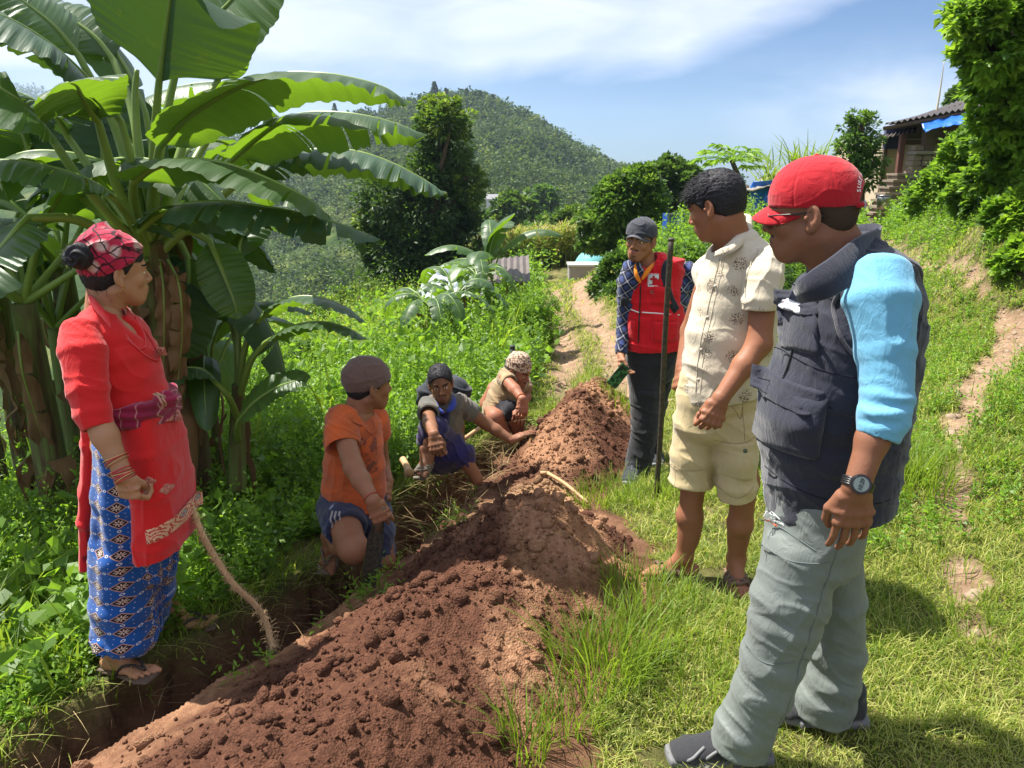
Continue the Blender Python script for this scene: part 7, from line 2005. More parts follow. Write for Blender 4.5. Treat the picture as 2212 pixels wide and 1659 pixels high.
def banana_leaf(parent,mid,width,fold=(.9,.9),tears=6,seed=0,petiole=None,ns=64,nt=7,normal=(0,0,1),rip=0.0,wave=.5,mat=None,rr=.014):
 """mid: midrib points base to tip; width: half width of the blade; fold: how far each side hangs (radians); petiole: points before the blade"""
 g=G(seed+500)
 q=spline(mid,ns);t=np.gradient(q,axis=0);t/=np.linalg.norm(t,axis=1)[:,None]
 up=np.broadcast_to(np.asarray(normal,float),t.shape)if np.ndim(normal)==1 else normal
 s=np.cross(t,up);bad=np.linalg.norm(s,axis=1)<.15
 s=s/(np.linalg.norm(s,axis=1)[:,None]+1e-9)
 for i in range(1,ns):
  if bad[i]or s[i]@s[i-1]<0:s[i]=unit(s[i-1]-t[i]*(s[i-1]@t[i]))
 n=np.cross(s,t)
 L=np.concatenate([[0],np.cumsum(np.linalg.norm(np.diff(q,axis=0),axis=1))]);u=L/L[-1]
 prof=np.clip(np.sin(np.pi*np.clip(u*.93+.06,0,1))**.42,0,1)*np.where(u>.93,np.sqrt(np.clip((1-u)/.07,0,1)),1)*np.where(u<.06,.5+.5*u/.06,1)
 vs,fs,uvs,k=[],[],[],0
 for si,side in enumerate((-1,1)):
  nb=max(1,int(tears*g.uniform(.7,1.3))+1)
  cuts=np.sort(np.concatenate([[0],g.integers(3,ns-4,nb-1),[ns-1]]));cuts=np.unique(cuts)
  for a,b in zip(cuts[:-1],cuts[1:]):
   if b-a<1:continue
   df=g.normal(0,.04+.25*rip);dl=1+g.normal(0,.012+.14*rip)
   idx=np.arange(a,b+1)
   if len(idx)<3:ss=np.linspace(a,b,3)
   else:ss=idx.astype(float)
   m=len(ss);rows=[]
   for j in range(nt):
    v=j/(nt-1);w_=v
    th=fold[si]*(1.0+df)*(.35+.65*v)  # the blade curls down away from the rib
    gap=.0 if len(cuts)<3 else.004+.06*rip
    sh=(np.linspace(-1,1,m))*-gap*v*min(1.0,(b-a)*L[-1]/ns*3)
    cc=np.interp(ss,np.arange(ns),np.arange(ns))
    qi=np.stack([np.interp(cc,np.arange(ns),q[:,c])for c in range(3)],1);si_=np.stack([np.interp(cc,np.arange(ns),s[:,c])for c in range(3)],1);ni=np.stack([np.interp(cc,np.arange(ns),n[:,c])for c in range(3)],1);ti_=np.stack([np.interp(cc,np.arange(ns),t[:,c])for c in range(3)],1)
    W=width*np.interp(cc,np.arange(ns),prof)*dl
    # integrate the bend
    ang=fold[si]*(1+df);steps=6;ox=oz=0.0
    for e in range(steps):
     vv=v*(e+.5)/steps;a_=-.25+ang*(.25+.95*vv);ox+=math.cos(a_)*v/steps;oz-=math.sin(a_)*v/steps
    p=qi+si_*(side*W*ox)[:,None]+ni*(W*oz)[:,None]+ti_*(sh+v*width*.18)[:,None]
    p=p+ni*(wave*.030*v*(noise3(np.stack([cc*.33,np.full(m,v*1.2),np.full(m,seed*3.1+side)],1))+.25*np.sin(cc*1.7+seed)))[:,None]
    rows.append(p);uvs.append(np.stack([np.interp(cc,np.arange(ns),L),np.full(m,v*side)],1))
   vs.append(np.stack(rows,0).reshape(-1,3))
   i,j=np.meshgrid(np.arange(nt-1),np.arange(m-1),indexing='ij')
   f=np.stack([i*m+j,i*m+j+1,(i+1)*m+j+1,(i+1)*m+j],-1).reshape(-1,4)
   if side<0:f=f[:,::-1]
   fs.append(f+k);k+=m*nt
 lf=mesh_obj('leaf',np.concatenate(vs),np.concatenate(fs),mat or BLEAF,parent,uv=np.concatenate(uvs))
 path=q if petiole is None else np.concatenate([spline(list(petiole)+[mid[0]],24)[:-1],q])
 m=MB();R_=np.concatenate([np.linspace(rr*2.0,rr*1.25,len(path)-ns),np.linspace(rr*1.2,rr*.18,ns)])
 m.tube(path-np.concatenate([np.zeros((len(path)-ns,3)),n*.002]),R_,8);m.build('midrib',BRIB,lf,True)
 return lf
def stem(parent,pts,r0,r1,seed=0,skirts=6):
 m=MB();q=spline(pts,26);rad=np.linspace(r0,r1,26)*(1+.05*noise3(np.stack([np.arange(26)*.5,np.zeros(26),np.full(26,seed*1.7)],1)))
 m.tube(q,rad,18);st=m.build('pseudostem',BSTEM,parent,True)
 g=G(seed+90)
 for i in range(skirts):
  u=g.uniform(.05,.75);c=q[int(u*25)];a=g.uniform(0,6.28);d=np.array([math.cos(a),math.sin(a),0]);L=g.uniform(.2,.55)
  pts_=[c+d*r0*.95,c+d*(r0*1.5+.02)-(0,0,L*.3),c+d*(r0*1.2+.03)-(0,0,L)]
  qq=spline(pts_,10);sd=np.cross(d,(0,0,1));w=np.linspace(r0*.7,.01,10)*(1+.5*g.normal(0,.3,10))
  rows=np.stack([qq-sd*w[:,None],qq+d*.012,qq+sd*w[:,None]],1).reshape(-1,3)
  mesh_obj('dry_sheath',rows,np.array([[r*3+c2,r*3+c2+1,r*3+c2+4,r*3+c2+3]for r in range(9)for c2 in(0,1)]),BDRY,st)
 return st
def PP(L):return[P(*a)for a in L]

# the great plant behind the woman
gp=empty('banana_plant',(-1.85,3.95,-.75),'largest banana plant, its great leaves reaching over the woman and the sky','banana plant','banana plants on the left bank')
cr=P(325,520,3.9)
stem(gp,[P(352,1010,3.95),P(350,800,3.95),P(330,600,3.92),cr],.125,.075,1,9)
def pet(a,b,c=None):return PP([a,b]+([c]if c else[]))
LV=[
  # broad blade standing straight up in the middle, its face to us
dict(mid=PP([(343,178,3.75),(352,110,3.70),(362,40,3.62),(375,-60,3.5),(385,-130,3.3)]),width=.40,fold=(.15,.45),tears=0,normal=(0,-1,.1),petiole=pet((325,500,3.9),(332,330,3.82))),
dict(mid=PP([(385,130,4.0),(440,60,4.0),(500,0,4.0),(560,-80,3.95),(600,-150,3.9)]),width=.30,fold=(.2,.35),tears=2,normal=(-.2,-1,.5),petiole=pet((325,510,3.9),(350,300,3.95))),
  # long arching leaves to the right
dict(mid=PP([(343,318,3.7),(395,262,3.6),(450,222,3.5),(520,185,3.42),(600,160,3.35),(690,158,3.3),(770,170,3.28),(830,188,3.26),(872,214,3.25)]),width=.235,fold=(1.35,.45),tears=2,normal=(0,-.15,1),rip=.1,petiole=pet((322,520,3.9),(330,420,3.8))),
dict(mid=PP([(500,345,3.9),(545,305,3.8),(600,265,3.72),(660,245,3.66),(730,243,3.6),(800,252,3.57),(860,268,3.56),(910,288,3.55)]),width=.23,fold=(1.3,.75),tears=7,rip=.25,petiole=pet((332,530,3.95),(400,450,3.98),(455,390,3.96))),
dict(mid=PP([(545,372,4.2),(590,345,4.12),(650,328,4.05),(720,322,4.0),(790,332,3.97),(860,358,3.95),(920,390,3.94),(955,414,3.94)]),width=.235,fold=(1.3,.8),tears=4,rip=.15,wave=1.0,petiole=pet((340,540,4.0),(420,480,4.15),(490,415,4.2))),
dict(mid=PP([(288,392,3.55),(335,360,3.45),(400,345,3.35),(470,350,3.3),(540,370,3.25),(610,400,3.2),(670,432,3.18),(705,462,3.17)]),width=.23,fold=(1.1,.6),tears=3,rip=.1,petiole=pet((318,520,3.85),(290,440,3.7))),
dict(mid=PP([(300,500,3.7),(340,465,3.6),(400,442,3.5),(480,436,3.42),(560,445,3.36),(640,458,3.32),(730,482,3.3),(815,514,3.3)]),width=.22,fold=(1.25,.8),tears=16,rip=.6,petiole=pet((322,560,3.88),(310,525,3.8))),
dict(mid=PP([(330,520,4.1),(380,480,4.2),(440,470,4.35),(510,490,4.5),(560,540,4.6),(590,580,4.65)]),width=.24,fold=(.8,.8),tears=4,petiole=pet((330,560,3.95),(330,540,4.0))),
  # up and to the left
dict(mid=PP([(262,262,3.8),(215,200,3.72),(150,130,3.62),(80,75,3.52),(10,35,3.45),(-70,5,3.4)]),width=.27,fold=(.55,1.0),tears=5,rip=.3,normal=(0,-.45,1),petiole=pet((315,510,3.9),(290,380,3.85))),
dict(mid=PP([(245,130,4.3),(205,80,4.3),(150,40,4.3),(90,15,4.3),(30,0,4.3)]),width=.26,fold=(.5,.7),tears=4,rip=.3,normal=(0,-.6,1),petiole=pet((318,500,3.95),(290,260,4.2))),
dict(mid=PP([(113,300,3.5),(80,255,3.42),(40,215,3.35),(-20,180,3.3),(-90,160,3.25)]),width=.26,fold=(.7,.6),tears=2,normal=(.3,-.4,1),petiole=pet((318,540,3.85),(240,470,3.65),(160,370,3.55))),
dict(mid=PP([(212,262,3.6),(190,232,3.52),(175,205,3.42),(165,185,3.3),(150,178,3.15)]),width=.20,fold=(.6,.6),tears=0,normal=(0,-.7,.7),petiole=pet((316,520,3.88),(260,420,3.75),(228,320,3.65))),
dict(mid=PP([(225,440,4.5),(222,380,4.5),(220,320,4.5),(215,262,4.5),(205,215,4.5)]),width=.40,fold=(.15,.15),tears=3,normal=(0,-1,.05),petiole=pet((320,540,3.95),(250,490,4.4))),
dict(mid=PP([(250,430,3.55),(200,395,3.48),(140,370,3.4),(70,352,3.35),(0,345,3.3),(-80,350,3.3)]),width=.23,fold=(.9,.7),tears=4,rip=.2,petiole=pet((316,550,3.85),(285,480,3.7))),
dict(mid=PP([(150,300,4.0),(120,250,3.95),(60,210,3.9),(0,190,3.85),(-60,185,3.8)]),width=.25,fold=(.9,.8),tears=6,rip=.5,petiole=pet((310,520,3.95),(220,400,4.0))),
dict(mid=PP([(60,470,3.3),(30,500,3.2),(-20,560,3.1),(-80,640,3.0)]),width=.20,fold=(.8,.8),tears=4,rip=.4,petiole=pet((300,560,3.85),(180,480,3.5))),
dict(mid=PP([(170,120,3.9),(120,60,3.85),(60,10,3.8),(0,-30,3.75)]),width=.24,fold=(.7,.5),tears=5,rip=.4,normal=(0,-.5,1),petiole=pet((316,520,3.92),(250,280,3.95))),
dict(mid=PP([(60,330,4.3),(40,280,4.3),(0,240,4.3),(-60,220,4.3)]),width=.26,fold=(.6,.8),tears=4,rip=.3,petiole=pet((312,540,3.95),(170,420,4.2))),
  # the blade that hangs lit from behind between the stems, and its neighbours
dict(mid=PP([(405,555,4.05),(408,600,4.0),(402,660,3.98),(396,720,3.97),(390,765,3.97)]),width=.17,fold=(.25,.25),tears=1,normal=(0,-1,0),petiole=pet((335,540,3.95),(380,520,4.05))),
dict(mid=PP([(452,520,3.9),(470,560,3.85),(490,610,3.82),(505,650,3.8),(512,680,3.8)]),width=.13,fold=(.5,.5),tears=1,normal=(.3,-1,.2),petiole=pet((340,550,3.9),(400,500,3.92))),
dict(mid=PP([(500,230,4.6),(545,225,4.6),(590,245,4.6),(620,280,4.6)]),width=.2,fold=(.9,.9),tears=8,rip=.6,petiole=pet((345,500,4.0),(430,330,4.4))),
dict(mid=PP([(470,175,4.4),(480,130,4.4),(478,90,4.35),(465,60,4.3)]),width=.14,fold=(.4,.4),tears=1,normal=(.2,-1,.2),petiole=pet((345,500,4.0),(400,300,4.2))),
]
for i,d in enumerate(LV):banana_leaf(gp,seed=i,mat=BSHADED if i in(0,4,6,7,8,12,14)else None,**d)
for i,(x,dx)in enumerate(((318,-30),(362,26),(345,8))):
 banana_leaf(gp,PP([(x,560,3.8),(x+dx,620,3.72),(x+dx*1.2,720,3.72),(x+dx*.9,820,3.75),(x+dx,900,3.78)]),.055,(.9,.9),3,80+i,None,ns=30,nt=4,rip=.2,wave=3.0,mat=BDRY,rr=.006)
# rolled young leaf
m=MB();m.tube(spline(PP([(330,500,3.92),(300,330,3.98),(292,210,4.0),(296,150,4.0)]),20),np.linspace(.028,.012,20),8);m.build('young_leaf',BRIB,gp,True)

def banana(loc,h,nl,lab,seed,size=1.0,r=.09,leafL=1.5,leafW=.24,group='banana plants on the left bank',ncoarse=36,up=.9,lean=(0,0),tears=5,az0=None,rip=.3):
 g=G(seed+700);root=empty('banana_plant',loc,lab,'banana plant',group)
 base=np.array(loc,float);top=base+np.array([lean[0],lean[1],h])
 stem(root,[base-(0,0,.1),base*.5+top*.5+(lean[0]*.1,0,0),top],r*size,r*.6*size,seed,5 if size>.6 else 2)
 for i in range(nl):
  az=(az0[i]if az0 is not None else i*2.4+g.uniform(-.4,.4));el=g.uniform(.15,1.2)*up;L=leafL*size*g.uniform(.75,1.15);d=np.array([math.cos(az),math.sin(az),0])
  p0=top;pl=.32*L
  p1=p0+(d*math.cos(el+.35)+np.array([0,0,math.sin(el+.35)]))*pl
  pts=[p1];e=el
  for k in range(5):
   p1=p1+(d*math.cos(e)+np.array([0,0,math.sin(e)]))*L/5;e-=g.uniform(.25,.5)*(1.25-.3*up);pts.append(p1)
  banana_leaf(root,pts,leafW*size*g.uniform(.8,1.1),(g.uniform(.5,1.2),g.uniform(.5,1.2)),int(tears*g.uniform(.4,1.6)),seed*31+i,[p0],ns=ncoarse,nt=5,rip=rip,rr=.013*size,mat=BSHADED if g.uniform()<(.45 if size>.8 else.0)else None)
 for i in range(2 if size>.8 else 1):
  az=g.uniform(0,6.28);d=np.array([math.cos(az),math.sin(az),0]);q0=top-(0,0,.05);banana_leaf(root,[q0+d*r*1.2-(0,0,h*k)+d*.06*math.sin(k*9)for k in(.05,.2,.38,.56,.72)],(.045+.02*i)*size,(.9,.9),3,seed*37+i,None,ns=24,nt=4,rip=.2,wave=3.0,mat=BDRY,rr=.006)
 return root
def gl(px,py,Y,dz=0.0):
 p=P(px,py,Y);return(p[0],p[1],float(ground_z(np.array([p[0]]),np.array([p[1]]))[0])+dz)
banana(gl(420,1040,4.3),1.9,6,'banana plant with a brown peeling trunk just right of the largest one',2,1.0,.12,1.2,.18,az0=[2.2,3.4,1.4,2.8,2.0,2.5],up=1.0)
yb=empty('banana_plant',gl(510,1050,4.15),'young slender banana plant with pale green stems beside the orange shirt','banana plant','banana plants on the left bank')
stem(yb,PP([(512,1060,4.15),(512,940,4.15),(515,830,4.15)]),.055,.035,3,3)
for i,d in enumerate([
dict(mid=PP([(560,690,4.1),(600,655,4.08),(650,640,4.05),(700,645,4.02),(750,665,4.0),(785,692,4.0)]),width=.125,fold=(1.0,.5),tears=1,petiole=PP([(515,840,4.15),(530,750,4.12)])),
dict(mid=PP([(575,738,4.0),(630,706,3.97),(690,695,3.94),(740,705,3.92),(790,730,3.9)]),width=.115,fold=(1.1,.5),tears=1,petiole=PP([(515,860,4.15),(542,780,4.05)])),
dict(mid=PP([(515,908,3.95),(550,868,3.9),(595,838,3.87),(635,823,3.85),(664,815,3.85)]),width=.095,fold=(.3,.3),tears=0,normal=(0,-.6,.8),petiole=PP([(513,950,4.1),(512,925,4.0)])),
dict(mid=PP([(500,700,4.3),(470,640,4.35),(430,620,4.4),(395,640,4.45),(370,690,4.5)]),width=.13,fold=(.8,.8),tears=2,petiole=PP([(515,840,4.15),(512,760,4.2)])),
dict(mid=PP([(470,830,3.95),(440,800,3.9),(400,795,3.85),(360,815,3.8),(330,850,3.78)]),width=.12,fold=(.8,.8),tears=2,petiole=PP([(512,900,4.12),(495,860,4.0)])),
dict(mid=PP([(516,560,4.25),(520,520,4.3),(550,480,4.4),(600,480,4.5),(640,510,4.55)]),width=.14,fold=(.9,.9),tears=3,petiole=PP([(516,840,4.15),(514,700,4.2)]))]):banana_leaf(yb,seed=60+i,rr=.011,**d)
banana(gl(478,1045,4.5),.8,4,'small banana sucker squeezed between two banana trunks',4,.6,.06,1.2,.17,up=1.0,tears=1,rip=.1)
banana(gl(110,1000,4.2),1.45,7,'banana plant with torn drooping leaves left behind the woman',5,.95,.11,1.5,.24,up=.7)
banana(gl(-40,900,5.6),2.2,7,'tall banana plant cut off by the left edge of the photo',7,1.05,.11,1.7,.26,up=.8)
banana(gl(190,950,5.4),1.7,6,'banana plant deep in shade directly behind the head of the woman',8,1.0,.12,1.6,.26,up=.8)
banana(gl(40,880,6.2),2.0,6,'banana plant farther down the slope at far left',9,1.05,.12,1.7,.26,up=.9)
# farther down by the sheds
MG='banana plants by the small sheds'
banana(gl(985,740,9.3,.35),.55,9,'low banana plant with dark spreading leaves left of the path',10,.58,.07,1.2,.20,MG,26,.55,tears=5,rip=.4)
banana(gl(930,760,8.8,.3),.55,8,'lowest banana plant, half hidden in the bright herbs',11,.58,.07,1.2,.20,MG,26,.55,tears=5,rip=.4)
banana(gl(1035,715,10.2,.35),.7,8,'small banana plant between the low one and the upright one',12,.5,.07,1.2,.19,MG,26,.6,tears=5,rip=.4)
banana(gl(1062,665,11.5,.3),.7,8,'upright bright green banana plant in front of the wooden shed',13,.75,.08,1.3,.24,MG,26,1.35,tears=3,rip=.2)

banana(gl(150,900,5.2),1.3,8,'low banana plant in the gap between the left trunks',16,.9,.09,1.5,.24,up=.8)
# ------------------------------------------------------------------ far hills, forest, sky-line
def ridge_h(px):
 return np.interp(px,[-400,300,560,650,760,860,930,1000,1060,1150,1250,1330,1450,1700,2600],[300,300,310,290,262,235,218,212,225,262,322,372,392,400,410])
def py2e(py):return np.tan(PITCH*0+(np.arctan((829.5-py)/FPX)-PITCH))
def far_z(x,y):
 # main wooded hill: crest about 300 m away, lower towards the right and the left
 px=1106+FPX*x/(np.maximum(y,1)*CT)
 yc=300.0
 H=CAM_H+yc*py2e(ridge_h(px))-2.6
 t=np.clip((y-70)/(yc-70),0,1)
 low=np.interp(x,[-200,-60,-10,30,80],[-60,-34,-13,-8,-4])
 z=low+(H-low)*(t**1.25)*1.0
 z=np.where(y>yc,H-(y-yc)*.22,z)
 p=xyz0(x,y)
 z=z+(2.6*fbm(p/42,2)+.35*fbm(p/12,3))*np.clip((y-60)/80,0,1)*np.clip(1.2-t*.75,.3,1)
 return z
def far2_z(x,y):
 # the blue mountains across the valley
 px=1106+FPX*x/(np.maximum(y,1)*CT)
 r=np.interp(px,[-900,-200,0,110,200,330,450,560,700,850,1100,1500],[190,205,190,205,262,290,300,292,335,372,400,420])
 yc=1150.0;H=CAM_H+yc*py2e(r)
 t=np.clip((y-420)/(yc-420),0,1)
 z=-90+(H+90)*t**.9
 z=np.where(y>yc,H-(y-yc)*.3,z)
 p=xyz0(x,y)
 return z+(26*(np.abs(fbm(p/190,3))-.3)+4*fbm(p/40,3))*np.sin(np.clip(t,.05,1)*np.pi*.93)
fx=gax([(-1500,-300,30),(-300,-70,6),(-70,90,2.5),(90,400,10),(400,1500,50)])
fy=gax([(27,100,2.5),(100,330,3.5),(330,450,12),(450,1300,20),(1300,1700,60)])
FX,FY=np.meshgrid(fx,fy,indexing='ij')
FZ=np.where(FY<420,far_z(FX,FY),np.maximum(far_z(FX,FY),far2_z(FX,FY)))
FZ=np.maximum(FZ,np.where(FY>=400,far2_z(FX,FY),-1e9))
nearm=(np.abs(FX)<62)&(FY<62)
tz=np.zeros_like(FZ);tz[nearm]=tps_z(FX[nearm],FY[nearm])
wgt=np.where(nearm,1-np.clip((FY-30)/28,0,1),0)*np.clip((62-np.abs(FX))/30,0,1)
FZ=FZ*(1-wgt)+np.minimum(tz-.5,1e9)*wgt
FZ=np.where(nearm&(FY<60.5),np.minimum(FZ,tz-.4),FZ)
a,b=FX.shape;ii,jj=np.meshgrid(np.arange(a-1),np.arange(b-1),indexing='ij')
ff=np.stack([ii*b+jj,(ii+1)*b+jj,(ii+1)*b+jj+1,ii*b+jj+1],-1).reshape(-1,4)
n=NT('hill_ground');o=n.obj()
c=n.ramp(n.noise(.045,8,.65,o),[(.30,(.022,.042,.012)),(.50,(.050,.085,.020)),(.62,(.13,.15,.045)),(.75,(.16,.13,.06))])
hm_=n.done(n.bsdf(c,.95,n.bump(n.noise(.35,8,.7,o),.9,2.0),spec=.05))
mesh_obj('hills',np.stack([FX,FY,FZ],-1).reshape(-1,3),ff,hm_)['kind']='structure'

# woods on the hills: far-off, one mass
HAZEG=leaf_mat('forest_leaf',(.016,.034,.012),(.058,.098,.022),(.12,.2,.04),.25,.6,.15,hue=(.20,.24,.06))
def forest(V,x,y,z,H,kind,K,g,ls=1.0):
 N=len(x);base=np.stack([x,y,z],1)
 u=g.uniform(0,1,(N,K));az=g.uniform(0,6.28,(N,K));rr=np.sqrt(g.uniform(0,1,(N,K)))
 con=np.clip(1.05-u,.03,1)*.30;rnd=.45*np.sqrt(np.clip(1-(2*u-1)**2,.05,1));R_=np.where(kind[:,None]>.5,con,rnd)*H[:,None]
 p=base[:,None]+np.stack([np.cos(az)*rr*R_,np.sin(az)*rr*R_,(np.where(kind[:,None]>.5,.12+.88*u,.25+.75*u))*H[:,None]],-1)
 d=np.stack([np.cos(az)*.8,np.sin(az)*.8,np.where(kind[:,None]>.5,-.1,.5)+g.normal(0,.3,(N,K))],-1);d/=np.linalg.norm(d,axis=-1)[...,None]
 L=ls*H[:,None]*g.uniform(.12,.24,(N,K));tn=np.clip(g.uniform(-.1,1.0,(N,1))**1*.85+g.normal(.04,.10,(N,K)),0,1)
 V.L(p.reshape(-1,3),d.reshape(-1,3),L.ravel(),(L*.75).ravel(),tn.ravel(),g)
g=G(21);V=Veg()
N=15000;y=70+240*g.uniform(0,1,N)**.9;pxs=g.uniform(380,1600,N);x=(pxs-1106)/FPX*y*CT
den=np.clip(.62+.9*fbm(xyz0(x,y)/26,3),.05,1);den=np.where((y>95)&(y<150)&(fbm(xyz0(x,y)/15,2)>-.1),den*.35,den);k=g.uniform(0,1,N)<den
x,y=x[k],y[k];H=g.uniform(2.0,4.6,len(x))*np.interp(y,[60,150,300],[.9,1.0,1.6]);kd=(g.uniform(0,1,len(x))<np.interp(y,[120,220],[.12,.55])).astype(float)
forest(V,x,y,far_z(x,y)-.3,H,kd,48,g,.85)
N=700;y=g.uniform(282,301,N);pxs=g.uniform(560,1400,N);x=(pxs-1106)/FPX*y*CT;forest(V,x,y,far_z(x,y)-.5,g.uniform(3.2,7.0,N),(g.uniform(0,1,N)<.75).astype(float),110,g,.6)
V.build('wooded_hillside',HAZEG)['kind']='stuff'
g=G(22);V=Veg()
N=5200;x=g.uniform(-700,-60,N);y=g.uniform(450,1150,N);z=far2_z(x,y);forest(V,x,y,z-1,g.uniform(9,17,N),np.zeros(N),16,g)
V.build('distant_woods',HAZEG)['kind']='stuff'
# pines one can tell apart on the sky-line
def pine(px,pyt,Y,H,seed,lab):
 g=G(seed);zt=P(px,pyt,Y);base=zt-(0,0,H);t=empty('pine_tree',base,lab,'pine tree','pines along the ridge')
 V=Veg();forest(V,base[:1],base[1:2],base[2:],np.array([H]),np.array([1.0]),900,g,.45);V.build('crown',HAZEG,t)
 m=MB();m.tube([base-(0,0,3),base+(0,0,H*.9)],[H*.03,H*.01],6);m.build('trunk',BARK,t,True)
for i,(px,pyt,H,where)in enumerate(((938,176,8.5,'broadest and tallest pine on the ridge, above the dark tree'),(963,190,5.5,'narrow pine just right of the broadest ridge pine'),(1008,190,6,'pointed pine in the middle of the ridge crest'),(1037,195,5.5,'slightly lower pine right of the pointed one on the ridge crest'),(1065,203,5.5,'pine at the right end of the flat ridge crest'),(1092,225,4.5,'pine where the ridge starts falling to the right'),(905,205,5,'pine left of the broadest ridge pine'),(722,222,5,'lone pine silhouette seen between two arching banana leaves'),(1176,262,4.5,'pine halfway down the falling right ridge'),(1235,300,4.5,'lowest pine on the falling right ridge'))):
 pine(px,pyt,292,H,40+i,where)

# ------------------------------------------------------------------ trees one by one
def tree(name,label,cat,base,blobs,nleaf,L,mat,trunk=None,seed=0,group=None,tint=(.05,.75),W=.55,clump=.22,bright=None,limbs=True):
 """blobs: (centre, radii) ellipsoids of the crown; leaves sit in clumps on and in them, with gaps between"""
 g=G(seed+300);t=empty(name,base,label,cat,group);base=np.asarray(base,float);V=Veg();tints=[q[2]if len(q)>2 else tint for q in blobs];blobs=[q[:2]for q in blobs];vol=np.array([np.prod(r)**.67 for c,r in blobs]);vol/=vol.sum()
 for(c,r),w,tint in zip(blobs,vol,tints):
  c=np.asarray(c,float);r=np.asarray(r,float);nn=int(nleaf*w);nc=max(6,nn//42)
  d=g.normal(size=(nc,3));d/=np.linalg.norm(d,axis=1)[:,None];rad=.52+.50*g.uniform(0,1,(nc,1))**.55
  lump=1+.20*fbm(d*1.9+seed,2)[:,None]
  cc=c+d*r*rad*lump;ct=g.uniform(tint[0],tint[1],nc)
  idx=g.integers(0,nc,nn);o=g.normal(size=(nn,3));o/=np.linalg.norm(o,axis=1)[:,None]
  sz=clump*r.min()*g.uniform(.5,1.4,nc)[idx][:,None]
  p=cc[idx]+o*sz*g.uniform(.3,1,(nn,1))*np.array([1.1,1.1,.75])
  dd=o*.8+d[idx]*.6+np.array([0,0,.15])+g.normal(0,.3,(nn,3));dd/=np.linalg.norm(dd,axis=1)[:,None]
  LL=L*g.uniform(.6,1.25,nn);tn=np.clip(ct[idx]+g.normal(0,.10,nn),0,1)
  V.L(p,dd,LL,LL*W,tn,g)
 V.build('crown',mat,t)
 m=MB();tr=trunk or(base,np.asarray(blobs[0][0],float),.2)
 q=spline([tr[0],(np.asarray(tr[0])+tr[1])/2+g.normal(0,.03,3)*np.linalg.norm(np.asarray(tr[1])-tr[0]),tr[1]],12);m.tube(q,np.linspace(tr[2],tr[2]*.45,12),9)
 if limbs:
  for c,r in blobs:
   for _ in range(3):
    a=q[g.integers(5,12)];e=np.asarray(c)+g.normal(0,.35,3)*r;m.tube(spline([a,(a+e)/2+g.normal(0,.06,3)*np.linalg.norm(e-a),e],7),np.linspace(tr[2]*.38,tr[2]*.08,7),6)
 m.build('trunk',BARK,t,True);return t
def B(px,py,rx,ry,Y,dY=0.0,rz=None):
 """crown ellipsoid from its place and radii in the photo"""
 c=P(px,py,Y+dY);k=Y/FPX*1.02;return(c,(rx*k,(rz or rx)*k,ry*k))
def gb(px,py,Y):p=P(px,py,Y);return p
tree('tree','tall dark ivy-clad tree rising above the banana plants left of the path','tree',P(905,690,24),[B(900,560,95,95,24),B(945,430,78,95,24),B(955,320,60,85,24),B(958,262,54,40,23.6)+((.45,1.0),),B(950,232,40,22,23.8)+((.6,1.0),),B(850,440,70,75,24),B(835,540,62,80,24),B(1010,540,42,90,24),B(1018,400,34,42,24,-.4)+((.5,1.0),),B(790,500,26,55,23.8)+((.4,1.0),),B(880,640,85,45,24)],52000,.15,DARK,(P(915,710,24),P(940,400,24),.4),1,tint=(.0,.62),clump=.26)
g=G(31);V=Veg()
tree('tree','round broadleaf tree standing alone below the wooded hill','tree',P(1112,520,60),[B(1112,460,46,40,60),B(1090,478,34,30,60),B(1138,482,30,30,60),B(1112,500,44,24,60)],9000,.42,DARK,(P(1114,535,60),P(1112,470,60),.5),2,tint=(.1,.9))
tree('tree','large bright tree with open branches left of the black cap','tree',P(1325,590,19),[B(1375,395,48,38,19),B(1345,430,62,45,19),B(1320,480,66,45,19),B(1370,480,55,45,19),B(1300,520,48,26,19),B(1345,520,50,30,19),B(1405,440,38,42,19)],26000,.13,MIDL,(P(1322,600,19),P(1340,450,19),.22),3,tint=(.15,1.0))
tree('tree','dark dense mango-like tree on the skyline behind the black cap','tree',P(1445,470,26),[B(1450,392,60,46,26),B(1425,415,40,40,26),B(1490,405,38,40,26),B(1450,430,62,34,26)],20000,.20,DARK,(P(1448,500,26),P(1450,410,26),.35),4,tint=(.0,.7))
tree('tree','small cone shaped bright tree beside the blue sheet','tree',P(1413,520,18.5),[B(1413,455,20,34,18.5),B(1410,485,26,30,18.5)],5000,.11,MIDL,(P(1413,530,18.5),P(1413,450,18.5),.07),5,tint=(.3,1.0))
tree('tree','thin see-through tree with a bare lower trunk in front of the house','tree',P(1862,475,17),[B(1858,290,36,36,17),B(1850,330,34,36,17),B(1880,325,30,36,17),B(1862,375,34,34,17),B(1855,262,22,20,17)],5200,.10,MIDL,(P(1862,480,17),P(1860,270,17),.055),6,tint=(.1,.9),clump=.35)
tree('tree','dark far tree just above the roof of the house','tree',P(2085,250,30),[B(2085,208,28,20,30),B(2070,220,18,14,30)],2600,.26,DARK,(P(2085,300,30),P(2085,210,30),.2),7,tint=(.0,.7))
tree('tree','leaf covered tree overhanging the top right corner','tree',P(2150,420,8.2),[B(2238,14,160,80,7.6),B(2158,84,78,75,7.4),B(2228,144,110,90,7.6),B(2188,214,60,70,7.8),B(2268,254,90,80,7.9),B(2208,294,62,45,8.0),B(2118,34,50,45,7.3),B(2150,250,60,60,7.9),B(2190,330,60,50,8.0),B(2120,300,36,36,8.6)],36000,.082,WEED,(P(2235,440,8.3),P(2240,60,7.8),.09),8,tint=(.15,1.0),W=.75,clump=.20)
